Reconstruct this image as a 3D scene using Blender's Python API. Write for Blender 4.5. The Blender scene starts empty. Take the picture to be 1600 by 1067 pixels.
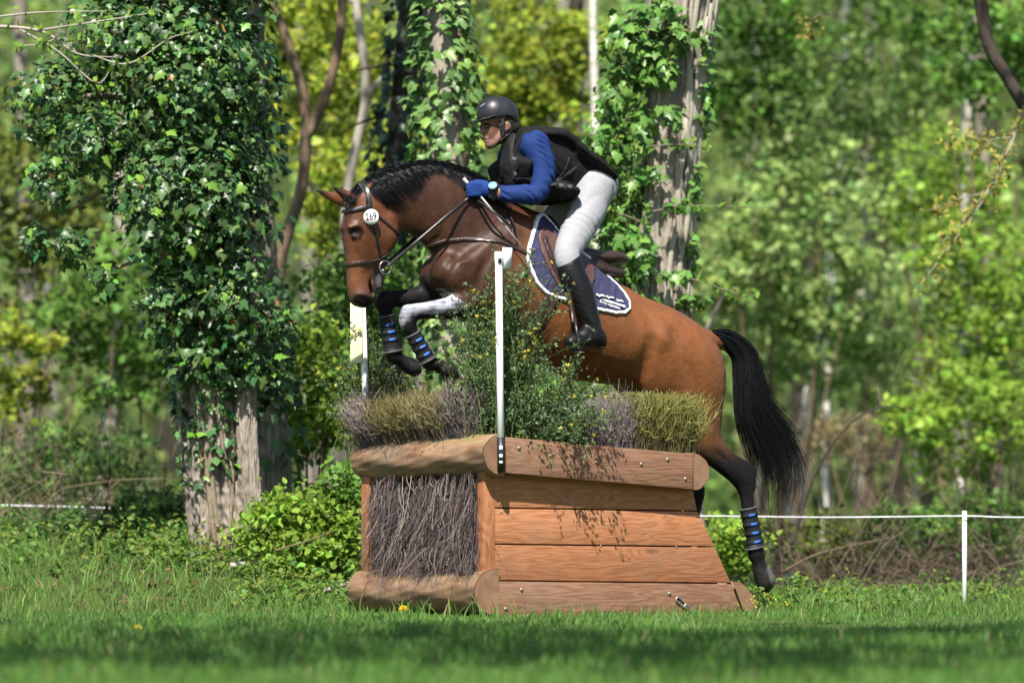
import bpy, math, random, os
import numpy as np
from mathutils import Vector, Matrix

random.seed(7)
rng = np.random.default_rng(11)
SC = bpy.context.scene
COL = SC.collection
R = math.radians

# ------------------------------------------------------------------ camera, sky, sun, exposure
FPX, DIST, YH, ZC = 7250.0, 25.0, 900.0, 0.214      # focal length in photo pixels, metres to the jump, horizon row, eye height
cam_d = bpy.data.cameras.new('camera')
cam = bpy.data.objects.new('camera', cam_d)
COL.objects.link(cam)
cam.location = (0, -DIST, ZC)
cam.rotation_euler = (R(90), 0, 0)
cam_d.sensor_fit = 'HORIZONTAL'
cam_d.sensor_width = 36
cam_d.lens = 36 * FPX / 1600
cam_d.shift_y = (YH - 533.5) / 1600
cam_d.clip_start = 0.5
cam_d.clip_end = 2000
cam_d.dof.use_dof = True
cam_d.dof.focus_distance = 25.75
cam_d.dof.aperture_fstop = 1.85
SC.camera = cam

SUN = Vector((-0.17, -1.0, 1.40)).normalized()       # towards the sun: high behind the camera
world = bpy.data.worlds.new('World')
SC.world = world
world.use_nodes = True
wn = world.node_tree
sky = wn.nodes.new('ShaderNodeTexSky')
sky.sky_type = 'NISHITA'
sky.sun_disc = False
sky.sun_elevation = math.asin(SUN.z)
sky.sun_rotation = math.atan2(SUN.x, SUN.y)
wn.nodes['Background'].inputs['Strength'].default_value = 0.085
wn.links.new(sky.outputs[0], wn.nodes['Background'].inputs['Color'])
sun_d = bpy.data.lights.new('sun', 'SUN')
sun_d.energy = 5.0
sun_d.angle = R(0.5)
sun_d.color = (1.0, 0.95, 0.87)
sun = bpy.data.objects.new('sun', sun_d)
sun.rotation_euler = SUN.to_track_quat('Z', 'Y').to_euler()
sun.location = (0, -16, 22)
COL.objects.link(sun)
SC.view_settings.view_transform = 'Standard'
SC.view_settings.look = 'None'
SC.view_settings.gamma = 1
SC.view_settings.exposure = 1.0
SC.view_settings.use_curve_mapping = False
SC.cycles.max_bounces = 8
SC.cycles.diffuse_bounces = 3
SC.cycles.glossy_bounces = 2
SC.cycles.transmission_bounces = 4
SC.cycles.use_denoising = True
SC.cycles.sample_clamp_indirect = 6

# ------------------------------------------------------------------ helpers
def at(px, py, Y):
    d = DIST + Y
    return np.array(((px - 800) * d / FPX, Y, ZC + (YH - py) * d / FPX))

def ppm(Y=0.0):
    return FPX / (DIST + Y)

def hsmooth(x, a, b):
    t = np.clip((x - a) / (b - a), 0, 1)
    return t * t * (3 - 2 * t)

def mesh_np(name, V, Fc, col=None, smooth=False):
    """mesh from arrays: V (n,3), Fc one (m,k) array or a list of them"""
    V = np.asarray(V, np.float32)
    if not isinstance(Fc, list):
        Fc = [Fc]
    Fc = [np.asarray(f, np.int32) for f in Fc if len(f)]
    me = bpy.data.meshes.new(name)
    me.vertices.add(len(V))
    me.vertices.foreach_set('co', V.ravel())
    loops = np.concatenate([f.ravel() for f in Fc])
    tot = np.concatenate([np.full(len(f), f.shape[1], np.int32) for f in Fc])
    start = np.concatenate([[0], np.cumsum(tot)[:-1]]).astype(np.int32)
    me.loops.add(len(loops))
    me.loops.foreach_set('vertex_index', loops)
    me.polygons.add(len(tot))
    me.polygons.foreach_set('loop_start', start)
    me.polygons.foreach_set('loop_total', tot)
    if smooth:
        me.polygons.foreach_set('use_smooth', np.ones(len(tot), bool))
    me.update(calc_edges=True)
    if col is not None:
        a = me.color_attributes.new('Col', 'FLOAT_COLOR', 'POINT')
        c = np.ones((len(V), 4), np.float32)
        c[:, :3] = col
        a.data.foreach_set('color', c.ravel())
    return me

def obj(name, me, material=None, parent=None, loc=None, kind=None):
    o = bpy.data.objects.new(name, me)
    COL.objects.link(o)
    if material is not None and me is not None and not len(me.materials):
        me.materials.append(material)
    if parent is not None:
        o.parent = parent
    if loc is not None:
        o.location = loc
    if kind:
        o['kind'] = kind
    return o

def tag(o, label, cat, group=None):
    o['label'] = label
    o['category'] = cat
    if group:
        o['group'] = group
    return o

def thing(name, label, cat, loc=(0, 0, 0), group=None):
    o = bpy.data.objects.new(name, None)
    o.empty_display_size = 0.1
    COL.objects.link(o)
    o.location = loc
    return tag(o, label, cat, group)

def part(name, me, material, th, kind=None):
    """a part whose mesh is given in world coordinates, under a thing that may stand anywhere"""
    o = obj(name, me, material, th, kind=kind)
    o.matrix_parent_inverse = Matrix.Translation(-wloc(th))
    return o

def wloc(o):
    v = Vector(o.location)
    while o.parent is not None:
        v = v + o.matrix_parent_inverse.translation
        o = o.parent
        v = v + Vector(o.location)
    return v

def box_mesh(name, lo, hi, bev=0.0):
    lo, hi = np.array(lo, float), np.array(hi, float)
    V = np.array([[x, y, z] for x in (0, 1) for y in (0, 1) for z in (0, 1)], float) * (hi - lo) + lo
    Fq = np.array([[0, 1, 3, 2], [4, 6, 7, 5], [0, 4, 5, 1], [2, 3, 7, 6], [0, 2, 6, 4], [1, 5, 7, 3]])
    me = mesh_np(name, V, Fq)
    if bev:
        bevel(me, bev)
    return me

def bevel(me, w, seg=2):
    import bmesh
    bm = bmesh.new()
    bm.from_mesh(me)
    bmesh.ops.bevel(bm, geom=bm.edges[:], offset=w, segments=seg, affect='EDGES', profile=0.5)
    bm.to_mesh(me)
    bm.free()
    return me

def tube_arrays(P, r, n=8, cap=True):
    """tube along points P (k,3) with radii r (k)"""
    P = np.asarray(P, float)
    k = len(P)
    r = np.broadcast_to(np.asarray(r, float), (k,))
    T = np.gradient(P, axis=0)
    T /= np.linalg.norm(T, axis=1, keepdims=True) + 1e-9
    up = np.array([0, 0, 1.0]) if abs(T[0, 2]) < 0.9 else np.array([1.0, 0, 0])
    N = np.cross(T[0], up)
    N /= np.linalg.norm(N)
    V = []
    for i in range(k):
        N = N - T[i] * np.dot(N, T[i])
        N /= np.linalg.norm(N) + 1e-9
        B = np.cross(T[i], N)
        a = np.linspace(0, 2 * np.pi, n, endpoint=False)
        V.append(P[i] + r[i] * (np.cos(a)[:, None] * N + np.sin(a)[:, None] * B))
    V = np.concatenate(V)
    i = np.arange(k - 1)[:, None] * n
    j = np.arange(n)[None]
    j2 = (j + 1) % n
    Fq = np.stack([i + j, i + j2, i + n + j2, i + n + j], -1).reshape(-1, 4)
    Fs = [Fq]
    if cap:
        V = np.concatenate([V, P[:1], P[-1:]])
        a = np.arange(n)
        c0, c1 = k * n, k * n + 1
        Fs.append(np.concatenate([np.stack([np.full(n, c0), (a + 1) % n, a], -1),
                                  np.stack([np.full(n, c1), (k - 1) * n + a, (k - 1) * n + (a + 1) % n], -1)]))
    return V, Fs

def join_arrays(lst):
    """[(V,[F..]) ..] -> one V and face lists by size"""
    Vs, by = [], {}
    o = 0
    for V, Fs in lst:
        if not isinstance(Fs, list):
            Fs = [Fs]
        Vs.append(V)
        for f in Fs:
            if len(f):
                by.setdefault(np.asarray(f).shape[1], []).append(np.asarray(f) + o)
        o += len(V)
    return np.concatenate(Vs), [np.concatenate(v) for v in by.values()]

def tube(name, P, r, n=8, smooth=True):
    V, Fs = tube_arrays(P, r, n)
    return mesh_np(name, V, Fs, smooth=smooth)

def crom(P, sub):
    """Catmull-Rom through the rows of P"""
    P = np.asarray(P, float)
    Q = np.concatenate([2 * P[:1] - P[1:2], P, 2 * P[-1:] - P[-2:-1]])
    out = []
    for i in range(len(P) - 1):
        p0, p1, p2, p3 = Q[i], Q[i + 1], Q[i + 2], Q[i + 3]
        for t in np.arange(sub) / sub:
            out.append(0.5 * (2 * p1 + (p2 - p0) * t + (2 * p0 - 5 * p1 + 4 * p2 - p3) * t * t + (3 * p1 - p0 - 3 * p2 + p3) * t ** 3))
    out.append(P[-1])
    return np.array(out)

def ribbons(P, W, jit=0.6, rg=rng, flat=None):
    """strand ribbons: P (s,n,3), W (s,n) widths"""
    s, n, _ = P.shape
    T = np.gradient(P, axis=1)
    T /= np.linalg.norm(T, axis=2, keepdims=True) + 1e-9
    ref = rg.normal(size=(s, 1, 3)) * jit + (np.array([0, 1.0, 0.2]) if flat is None else flat)
    S = np.cross(T, ref)
    S /= np.linalg.norm(S, axis=2, keepdims=True) + 1e-9
    A = P + S * W[..., None] * 0.5
    B = P - S * W[..., None] * 0.5
    V = np.stack([A, B], 2).reshape(-1, 3)
    i = (np.arange(s)[:, None] * n + np.arange(n - 1)[None]) * 2
    Fq = np.stack([i, i + 1, i + 3, i + 2], -1).reshape(-1, 4)
    return V, Fq

def scatter(tv, tf, pos, nrm, size, rg=rng, spin=None, up=None):
    """copies of a small template (tv in x/y with z normal) merged into arrays"""
    n = len(pos)
    nrm = nrm / (np.linalg.norm(nrm, axis=1, keepdims=True) + 1e-9)
    if up is None:
        up = rg.normal(size=(n, 3))
    X = np.cross(up, nrm)
    X /= np.linalg.norm(X, axis=1, keepdims=True) + 1e-9
    Y = np.cross(nrm, X)
    size = np.broadcast_to(size, (n,))
    V = pos[:, None] + size[:, None, None] * (tv[None, :, 0, None] * X[:, None] + tv[None, :, 1, None] * Y[:, None] + tv[None, :, 2, None] * nrm[:, None])
    F_ = tf[None] + (np.arange(n) * len(tv))[:, None, None]
    return V.reshape(-1, 3), F_.reshape(-1, tf.shape[1])

def snoise(P, scale, seed=0, oct=3):
    """cheap smooth pseudo noise from summed sines, about -1..1"""
    g = np.random.default_rng(seed)
    v = np.zeros(P.shape[:-1])
    amp, tot = 1.0, 0
    for o in range(oct):
        for q in range(4):
            k = g.normal(size=3) * scale * (2 ** o)
            v += amp * np.sin(P @ k + g.uniform(0, 6.28))
        tot += amp * 2
        amp *= 0.5
    return v / tot

# ------------------------------------------------------------------ materials
def new_mat(name):
    m = bpy.data.materials.new(name)
    m.use_nodes = True
    nt = m.node_tree
    return m, nt, nt.nodes['Principled BSDF']

def nd(nt, typ, **kw):
    n = nt.nodes.new(typ)
    for k, v in kw.items():
        if k in n.inputs:
            n.inputs[k].default_value = v
        else:
            setattr(n, k, v)
    return n

def mat(name, col=None, rough=0.6, var=0.15, scale=15.0, bump=0.0, bscale=120.0, spec=0.5, attr=False, coord='Object',
        stretch=None, metal=0.0, sheen=0.0, coat=0.0, trans=0.0, dist=0.01):
    m, nt, p = new_mat(name)
    L = nt.links.new
    tc = nd(nt, 'ShaderNodeTexCoord')
    mp = nd(nt, 'ShaderNodeMapping')
    if stretch:
        mp.inputs['Scale'].default_value = stretch
    L(tc.outputs[coord], mp.inputs['Vector'])
    if attr:
        src = nd(nt, 'ShaderNodeAttribute', attribute_name='Col').outputs['Color']
    else:
        rgb = nd(nt, 'ShaderNodeRGB')
        rgb.outputs[0].default_value = (*col, 1)
        src = rgb.outputs[0]
    no = nd(nt, 'ShaderNodeTexNoise', Scale=scale, Detail=5.0, Roughness=0.6)
    L(mp.outputs[0], no.inputs['Vector'])
    mr = nd(nt, 'ShaderNodeMapRange')
    mr.inputs['From Min'].default_value = 0.25
    mr.inputs['From Max'].default_value = 0.75
    mr.inputs['To Min'].default_value = 1 - var
    mr.inputs['To Max'].default_value = 1 + var
    L(no.outputs['Fac'], mr.inputs['Value'])
    mx = nd(nt, 'ShaderNodeVectorMath', operation='MULTIPLY')
    L(src, mx.inputs[0])
    L(mr.outputs[0], mx.inputs[1])
    L(mx.outputs[0], p.inputs['Base Color'])
    p.inputs['Roughness'].default_value = rough
    p.inputs['Specular IOR Level'].default_value = spec
    p.inputs['Metallic'].default_value = metal
    if sheen:
        p.inputs['Sheen Weight'].default_value = sheen
    if coat:
        p.inputs['Coat Weight'].default_value = coat
        p.inputs['Coat Roughness'].default_value = 0.25
    if bump:
        nb = nd(nt, 'ShaderNodeTexNoise', Scale=bscale, Detail=4.0, Roughness=0.6)
        L(mp.outputs[0], nb.inputs['Vector'])
        bp = nd(nt, 'ShaderNodeBump', Strength=bump, Distance=dist)
        L(nb.outputs['Fac'], bp.inputs['Height'])
        L(bp.outputs[0], p.inputs['Normal'])
    if trans:
        tr = nd(nt, 'ShaderNodeBsdfTranslucent')
        L(mx.outputs[0], tr.inputs['Color'])
        mix = nd(nt, 'ShaderNodeMixShader', Fac=trans)
        L(p.outputs[0], mix.inputs[1])
        L(tr.outputs[0], mix.inputs[2])
        L(mix.outputs[0], nt.nodes['Material Output'].inputs['Surface'])
    return m

# ------------------------------------------------------------------ implicit shapes (for the horse, the rider and what they wear)
BIG = 0.3
class Grid:
    def __init__(s, lo, hi, h):
        s.lo = np.array(lo, float)
        s.h = h
        s.n = np.maximum(2, np.ceil((np.array(hi) - s.lo) / h).astype(int) + 1)
        s.ax = [(s.lo[i] + h * np.arange(s.n[i])).astype(np.float32) for i in range(3)]
        s.f = np.full(tuple(s.n), BIG, np.float32)
    def sub(s, lo, hi):
        a = np.clip(np.floor((np.array(lo) - s.lo) / s.h).astype(int), 0, s.n)
        b = np.clip(np.ceil((np.array(hi) - s.lo) / s.h).astype(int) + 1, 0, s.n)
        return tuple(slice(int(i), int(j)) for i, j in zip(a, b))
    def xyz(s, sl=None):
        sl = sl or (slice(None),) * 3
        return s.ax[0][sl[0]][:, None, None], s.ax[1][sl[1]][None, :, None], s.ax[2][sl[2]][None, None, :]

class Chain:
    """stations: rows (u, v, z, r, s) in metres; s = lateral radius / in-plane radius"""
    def __init__(c, st, k=0.03, sub=5, yaw=0.0, op='u', grow=0.0):
        st = np.array(st, float)
        if len(st) > 2 and sub > 1:
            st = crom(st, sub)
        if len(st) == 1:
            st = np.concatenate([st, st + np.array([1e-4, 0, 0, 0, 0])])
        c.st, c.k, c.yaw, c.op = st, k, yaw, op
        c.st[:, 3] = np.maximum(c.st[:, 3] + grow, 0.001)
    def bbox(c, m):
        e = c.st[:, 3] * np.maximum(1, c.st[:, 4]) + m
        return (c.st[:, :3] - e[:, None]).min(0), (c.st[:, :3] + e[:, None]).max(0)
    def mirrored(c):
        d = Chain.__new__(Chain)
        d.st = c.st.copy()
        d.st[:, 1] *= -1
        d.k, d.yaw, d.op = c.k, -c.yaw, c.op
        return d
    def reflected(c, axis, yaw, sink=0.0):
        """mirror in the turned head's own plane; axis = head chain"""
        d = Chain.__new__(Chain)
        d.st = c.st.copy()
        n = np.array([-math.sin(yaw), math.cos(yaw)])
        for i in range(len(d.st)):
            j = int(np.argmin(np.abs(axis.st[:, 2] - d.st[i, 2])))
            q = d.st[i, :2] - axis.st[j, :2]
            d.st[i, :2] -= 2 * (q @ n) * n
            d.st[i, :2] -= math.copysign(sink, (d.st[i, :2] - axis.st[j, :2]) @ n) * n
        d.k, d.yaw, d.op = c.k, c.yaw, c.op
        return d
    def grown(c, g):
        d = Chain.__new__(Chain)
        d.st = c.st.copy()
        d.st[:, 3] += g
        d.k, d.yaw, d.op = c.k, c.yaw, c.op
        return d

def add_chain(g, c):
    m = max(0.07, c.k + 0.02)
    lo, hi = c.bbox(m)
    sl = g.sub(lo, hi)
    if any(s.stop - s.start <= 0 for s in sl):
        return
    tmp = np.full(tuple(s.stop - s.start for s in sl), BIG, np.float32)
    off = [s.start for s in sl]
    cy, sy = math.cos(c.yaw), math.sin(c.yaw)
    for a, b in zip(c.st[:-1], c.st[1:]):
        e = max(a[3] * max(1, a[4]), b[3] * max(1, b[4])) + m
        s2 = g.sub(np.minimum(a[:3], b[:3]) - e, np.maximum(a[:3], b[:3]) + e)
        s2 = tuple(slice(max(p.start, q.start), min(p.stop, q.stop)) for p, q in zip(s2, sl))
        if any(s.stop - s.start <= 0 for s in s2):
            continue
        x, y, z = g.xyz(s2)
        ba = (b - a)[:3]
        L2 = float(ba @ ba) + 1e-12
        dx, dy, dz = x - np.float32(a[0]), y - np.float32(a[1]), z - np.float32(a[2])
        t = np.clip((dx * np.float32(ba[0] / L2) + dy * np.float32(ba[1] / L2) + dz * np.float32(ba[2] / L2)), 0, 1)
        qx, qy, qz = dx - t * np.float32(ba[0]), dy - t * np.float32(ba[1]), dz - t * np.float32(ba[2])
        if c.yaw:
            qx, qy = qx * np.float32(cy) + qy * np.float32(sy), -qx * np.float32(sy) + qy * np.float32(cy)
        r = np.float32(a[3]) + t * np.float32(b[3] - a[3])
        s = np.float32(a[4]) + t * np.float32(b[4] - a[4])
        q2 = qx * qx + qz * qz
        w = qy / s
        ln = np.sqrt(q2 + w * w) + np.float32(1e-6)
        gr = np.sqrt(q2 + (w / s) ** 2) / ln
        d = (ln - r) / np.maximum(gr, np.float32(0.25))
        loc = tuple(slice(s_.start - o, s_.stop - o) for s_, o in zip(s2, off))
        np.minimum(tmp[loc], d, out=tmp[loc])
    f = g.f[sl]
    k = np.float32(c.k)
    if c.op == 'u':
        h = np.maximum(k - np.abs(f - tmp), 0) / k
        g.f[sl] = np.minimum(f, tmp) - h * h * k * np.float32(0.25)
    else:
        h = np.maximum(k - np.abs(f + tmp), 0) / k
        g.f[sl] = np.maximum(f, -tmp) + h * h * k * np.float32(0.25)

def field(chains, h, lo=None, hi=None, pad=0.05):
    if lo is None:
        bb = [c.bbox(pad) for c in chains if c.op == 'u']
        lo = np.min([b[0] for b in bb], 0)
        hi = np.max([b[1] for b in bb], 0)
    g = Grid(lo, hi, h)
    for c in chains:
        add_chain(g, c)
    return g

def surface(g, f=None, relax=1):
    """surface nets -> vertices (local u,v,z) and quads"""
    f = g.f if f is None else f
    f = np.pad(f, 1, constant_values=0.2)
    ins = f < 0
    n = np.array(f.shape)
    c = np.zeros(tuple(n - 1), np.int8)
    for i in (0, 1):
        for j in (0, 1):
            for k in (0, 1):
                c += ins[i:n[0] - 1 + i, j:n[1] - 1 + j, k:n[2] - 1 + k]
    mixed = (c > 0) & (c < 8)
    idx = np.argwhere(mixed)
    vid = np.full(tuple(n - 1), -1, np.int32)
    vid[mixed] = np.arange(len(idx))
    acc = np.zeros((len(idx), 3))
    cnt = np.zeros(len(idx))
    corners = np.array([[i, j, k] for i in (0, 1) for j in (0, 1) for k in (0, 1)])
    for a in range(8):
        for b in range(a + 1, 8):
            if np.abs(corners[a] - corners[b]).sum() != 1:
                continue
            ia, ib = idx + corners[a], idx + corners[b]
            fa = f[ia[:, 0], ia[:, 1], ia[:, 2]]
            fb = f[ib[:, 0], ib[:, 1], ib[:, 2]]
            m = (fa < 0) != (fb < 0)
            t = fa[m] / (fa[m] - fb[m])
            acc[m] += corners[a] + t[:, None] * (corners[b] - corners[a])
            cnt[m] += 1
    V = g.lo + g.h * (idx + acc / cnt[:, None] - 1)
    Fs = []
    for ax in range(3):
        sl0 = [slice(1, -1)] * 3
        sl1 = [slice(1, -1)] * 3
        sl0[ax] = slice(0, -1)
        sl1[ax] = slice(1, None)
        s0, s1 = ins[tuple(sl0)], ins[tuple(sl1)]
        e = np.argwhere(s0 != s1)
        if not len(e):
            continue
        flip = s0[e[:, 0], e[:, 1], e[:, 2]]
        base = e + 1
        base[:, ax] -= 1
        u, v = (ax + 1) % 3, (ax + 2) % 3
        def cell(du, dv):
            q = base.copy()
            q[:, u] += du
            q[:, v] += dv
            return vid[q[:, 0], q[:, 1], q[:, 2]]
        q = np.stack([cell(-1, -1), cell(0, -1), cell(0, 0), cell(-1, 0)], -1)
        q[~flip] = q[~flip][:, ::-1]
        Fs.append(q)
    Fq = np.concatenate(Fs)
    for _ in range(relax):
        A = np.zeros_like(V)
        w = np.zeros(len(V))
        for a, b in ((0, 1), (1, 2), (2, 3), (3, 0)):
            for s_, d_ in ((a, b), (b, a)):
                for cdim in range(3):
                    A[:, cdim] += np.bincount(Fq[:, s_], V[Fq[:, d_], cdim], len(V))
                w += np.bincount(Fq[:, s_], minlength=len(V))
        V = 0.5 * V + 0.5 * A / np.maximum(w, 1)[:, None]
    return V, Fq

def poly_sd(pu, pz, poly):
    """signed distance of 2D points to a polygon (negative inside)"""
    d = np.full(pu.shape, 1e9, np.float32)
    s = np.ones(pu.shape, np.float32)
    n = len(poly)
    for i in range(n):
        a, b = np.array(poly[i]), np.array(poly[i - 1])
        e = b - a
        wu, wz = pu - a[0], pz - a[1]
        t = np.clip((wu * e[0] + wz * e[1]) / (e @ e + 1e-12), 0, 1)
        d = np.minimum(d, (wu - e[0] * t) ** 2 + (wz - e[1] * t) ** 2)
        c1 = pz >= a[1]
        c2 = pz < b[1]
        c3 = e[0] * wz > e[1] * wu
        fl = (c1 & c2 & c3) | (~c1 & ~c2 & ~c3)
        s = np.where(fl, -s, s)
    return s * np.sqrt(d)

def line_sd(pu, pz, pts, w):
    d = np.full(np.broadcast(pu, pz).shape, 1e9, np.float32)
    for a, b in zip(pts[:-1], pts[1:]):
        a, b = np.array(a), np.array(b)
        e = b - a
        wu, wz = pu - a[0], pz - a[1]
        t = np.clip((wu * e[0] + wz * e[1]) / (e @ e + 1e-12), 0, 1)
        d = np.minimum(d, (wu - e[0] * t) ** 2 + (wz - e[1] * t) ** 2)
    return np.sqrt(d) - w

# the horse and rider share one frame: u along the horse (to its tail), v sideways (away from the camera), z up
TH = R(25)
HC, HS = math.cos(TH), math.sin(TH)
HY0 = 1.1
HX0 = (880 - 800) * (DIST + HY0) / FPX
def hl(px, py, v=0.0):
    k = (px - 800) / FPX
    u = (k * (DIST + HY0 + v * HC) - HX0 + v * HS) / (HC - k * HS)
    d = DIST + HY0 + u * HS + v * HC
    return u, v, ZC + (YH - py) * d / FPX, d / FPX
def ch(st, **kw):
    """chain from photo-pixel stations (px, py, r_px, v, s)"""
    out = []
    for px, py, r, v, s in st:
        u, v, z, m = hl(px, py, v)
        out.append((u, v, z, r * m, s))
    return Chain(out, **kw)
def uz(pts, v):
    return [(hl(x, y, v)[0], hl(x, y, v)[2]) for x, y in pts]
def h2w(V):
    V = np.asarray(V, float)
    return np.stack([HX0 + V[..., 0] * HC - V[..., 1] * HS, HY0 + V[..., 0] * HS + V[..., 1] * HC, V[..., 2]], -1)
def hp(px, py, v=0.0):
    return h2w(np.array(hl(px, py, v)[:3]))
def w2px(W):
    d = DIST + W[..., 1]
    return 800 + FPX * W[..., 0] / d, YH - FPX * (W[..., 2] - ZC) / d
# ================================================================== HORSE
HYAW = R(14)
torso = ch([(704, 432, 36, 0, .80), (748, 430, 73, 0, .64), (812, 432, 97, 0, .68), (892, 499, 88, 0, .88), (955, 527, 74, 0, 1.0),
            (1014, 543, 64, 0, 1.08), (1058, 566, 61, 0, .98)], k=.05)
withers = ch([(790, 340, 19, 0, .9), (845, 357, 18, 0, 1.0), (905, 416, 17, 0, 1.4), (985, 474, 15, 0, 1.8), (1050, 502, 16, 0, 1.9), (1108, 536, 13, 0, 1.3)], k=.06)
neck = ch([(586, 314, 29, 0, .80), (626, 314, 45, 0, .50), (672, 319, 58, 0, .46), (722, 350, 69, 0, .48), (770, 388, 80, 0, .55), (812, 425, 88, 0, .6)], k=.05)
head = ch([(580, 318, 33, 0, .80), (573, 343, 41, 0, .70), (571, 370, 39, 0, .68), (567, 400, 32, 0, .62), (564, 428, 26, 0, .68), (565, 452, 24.5, 0, .76), (567, 462, 19.5, 0, .86)],
          k=.03, yaw=HYAW)
jaw = ch([(604, 346, 19, -.035, .9), (606, 370, 17, -.04, .9), (592, 398, 14, -.025, 1.0)], k=.035, yaw=HYAW)
chin = ch([(590, 405, 11, 0, 1.2), (592, 428, 7.5, 0, 1.4), (591, 447, 7.5, 0, 1.3)], k=.014, yaw=HYAW)
cheek = ch([(600, 366, 23, -.052, .45)], k=.03, yaw=HYAW)
brow = ch([(546, 355, 4.2, -.078, 1.0), (558, 354, 4.2, -.092, .8)], k=.028, yaw=HYAW)
lid = ch([(551, 369, 3.5, -.082, 1), (561, 371, 3.5, -.097, 1)], k=.012, yaw=HYAW)
zyg = ch([(562, 380, 5.5, -.082, .8), (568, 405, 5, -.066, .8), (569, 420, 4, -.055, .8)], k=.022, yaw=HYAW)
socket = ch([(557, 363, 5.5, -.112, 1)], k=.016, op='s')
nostril = ch([(566, 464, 13.5, -.040, .8)], k=.02, yaw=HYAW)
nos_hole = ch([(560, 465, 6, -.090, 1.0), (571, 471, 7.5, -.085, 1.0)], k=.012, op='s', sub=1)
mouth = ch([(584, 426, 2.5, -.09, 1), (583, 445, 3.5, -.09, 8), (588, 458, 4, -.09, 8)], k=.006, op='s', sub=1)
def ear(dv, pts):
    return ch([(x, y, r, dv, s) for x, y, r, s in pts], k=.012, sub=3)
ear_n = ear(-.055, [(563, 317, 10, .75), (549, 311, 10.5, .62), (534, 301, 7.5, .6), (517, 291, 1.4, .7)])
ear_f = ear(.055, [(548, 318, 10, .75), (528, 311, 10, .62), (511, 304, 6.5, .6), (491, 297, 1.4, .7)])
ear_cut = ch([(543, 310, 5.0, -.082, .7), (528, 300, 3.4, -.076, .7)], k=.006, op='s', sub=1)
breast = ch([(700, 426, 24, -.095, .75)], k=.07)
scap = ch([(812, 368, 22, -.125, .5), (770, 405, 26, -.165, .42), (722, 432, 26, -.165, .5)], k=.055)
tric = ch([(775, 452, 40, -.155, .42), (748, 462, 30, -.15, .5)], k=.05)
groove = ch([(640, 338, 5, -.115, .5), (690, 372, 6, -.135, .5), (716, 396, 6, -.16, .5)], k=.04, op='s')
sgroove = ch([(842, 380, 5, -.245, .6), (832, 440, 6, -.272, .6), (815, 492, 6, -.272, .6)], k=.06, op='s')
hip = ch([(1026, 506, 9, -.17, .9), (1034, 528, 8, -.235, .7)], k=.08)
ridge = ch([(1006, 520, 9, -.27, .5), (1020, 560, 9, -.285, .5), (1018, 600, 10, -.27, .5)], k=.06, op='s')
stifle = ch([(1030, 580, 42, -.15, .5)], k=.08)
# near hind leg, trailing
hind_n = ch([(1040, 537, 46, -.11, .8), (1075, 575, 61, -.115, .64), (1084, 636, 49, -.125, .58), (1098, 684, 31, -.135, .68), (1126, 716, 20.5, -.14, .72),
             (1156, 745, 17, -.14, .70), (1165, 768, 12.5, -.14, .72), (1169, 795, 10.5, -.14, .8), (1180, 848, 10.5, -.14, .8), (1181, 863, 14, -.14, .85), (1186, 880, 9.5, -.14, .9)], k=.05)
hock_n = ch([(1134, 706, 6, -.14, .7), (1160, 722, 6, -.14, .7), (1176, 735, 6.5, -.14, .8), (1178, 765, 4, -.14, .8)], k=.016, sub=1)
hoof_n = ch([(1187, 888, 12.5, -.14, .95), (1196, 906, 16.5, -.14, .9), (1195, 919, 9, -.14, .9)], k=.010, sub=2)
hind_f = ch([(1030, 540, 46, .11, .8), (1056, 584, 58, .115, .64), (1056, 645, 46, .125, .58), (1050, 692, 30, .135, .68), (1064, 728, 20, .14, .72),
             (1084, 762, 18, .14, .70), (1086, 784, 13, .14, .75), (1078, 820, 12, .14, .8), (1068, 862, 12, .14, .8), (1066, 874, 14.5, .14, .85), (1060, 889, 11, .14, .9)], k=.05)
hoof_f = ch([(1058, 897, 13, .14, .95), (1052, 912, 17, .14, .9)], k=.015)
fore_n = ch([(765, 452, 32, -.13, .6), (738, 466, 22, -.145, .8), (703, 481, 18, -.15, .85), (667, 485, 13.5, -.15, .9), (648, 488, 14, -.15, .9), (638, 495, 15, -.15, .9),
             (639, 511, 12.5, -.15, .9), (646, 523, 9.5, -.15, .9), (665, 558, 9.5, -.15, .95), (671, 567, 12.5, -.15, .95), (683, 569, 8.5, -.15, 1)], k=.03)
hoof_fn = ch([(687, 571, 11, -.15, .95), (700, 578, 14, -.15, .95), (707, 583, 11, -.15, .95)], k=.014)
fore_f = ch([(705, 452, 26, .12, .8), (672, 461, 20, .13, .85), (636, 466, 14.5, .13, .9), (612, 467, 14, .13, .9), (603, 472, 15, .13, .9),
             (602, 486, 12, .13, .9), (605, 502, 10, .13, .9), (612, 543, 10, .13, .95), (615, 555, 13, .13, .95), (627, 563, 8.5, .13, 1)], k=.03)
hoof_ff = ch([(631, 566, 11, .13, .95), (643, 573, 14, .13, .95), (650, 578, 10, .13, .95)], k=.014)
dock = ch([(1102, 528, 13, 0, 1.0), (1126, 535, 11, 0, 1.0), (1146, 546, 8, 0, 1.0)], k=.03)
knee_n = ch([(636, 484, 8.5, -.15, 1.3), (631, 500, 7.5, -.15, 1.3), (635, 514, 6, -.15, 1.2)], k=.014, sub=1)
hoof_cut = ch([(1236, 876, 20, -.14, 6), (1224, 940, 20, -.14, 6)], k=.008, op='s', sub=1)
knee_f = ch([(598, 462, 8, .13, 1.3), (592, 476, 7.5, .13, 1.3)], k=.014, sub=1)

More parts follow.
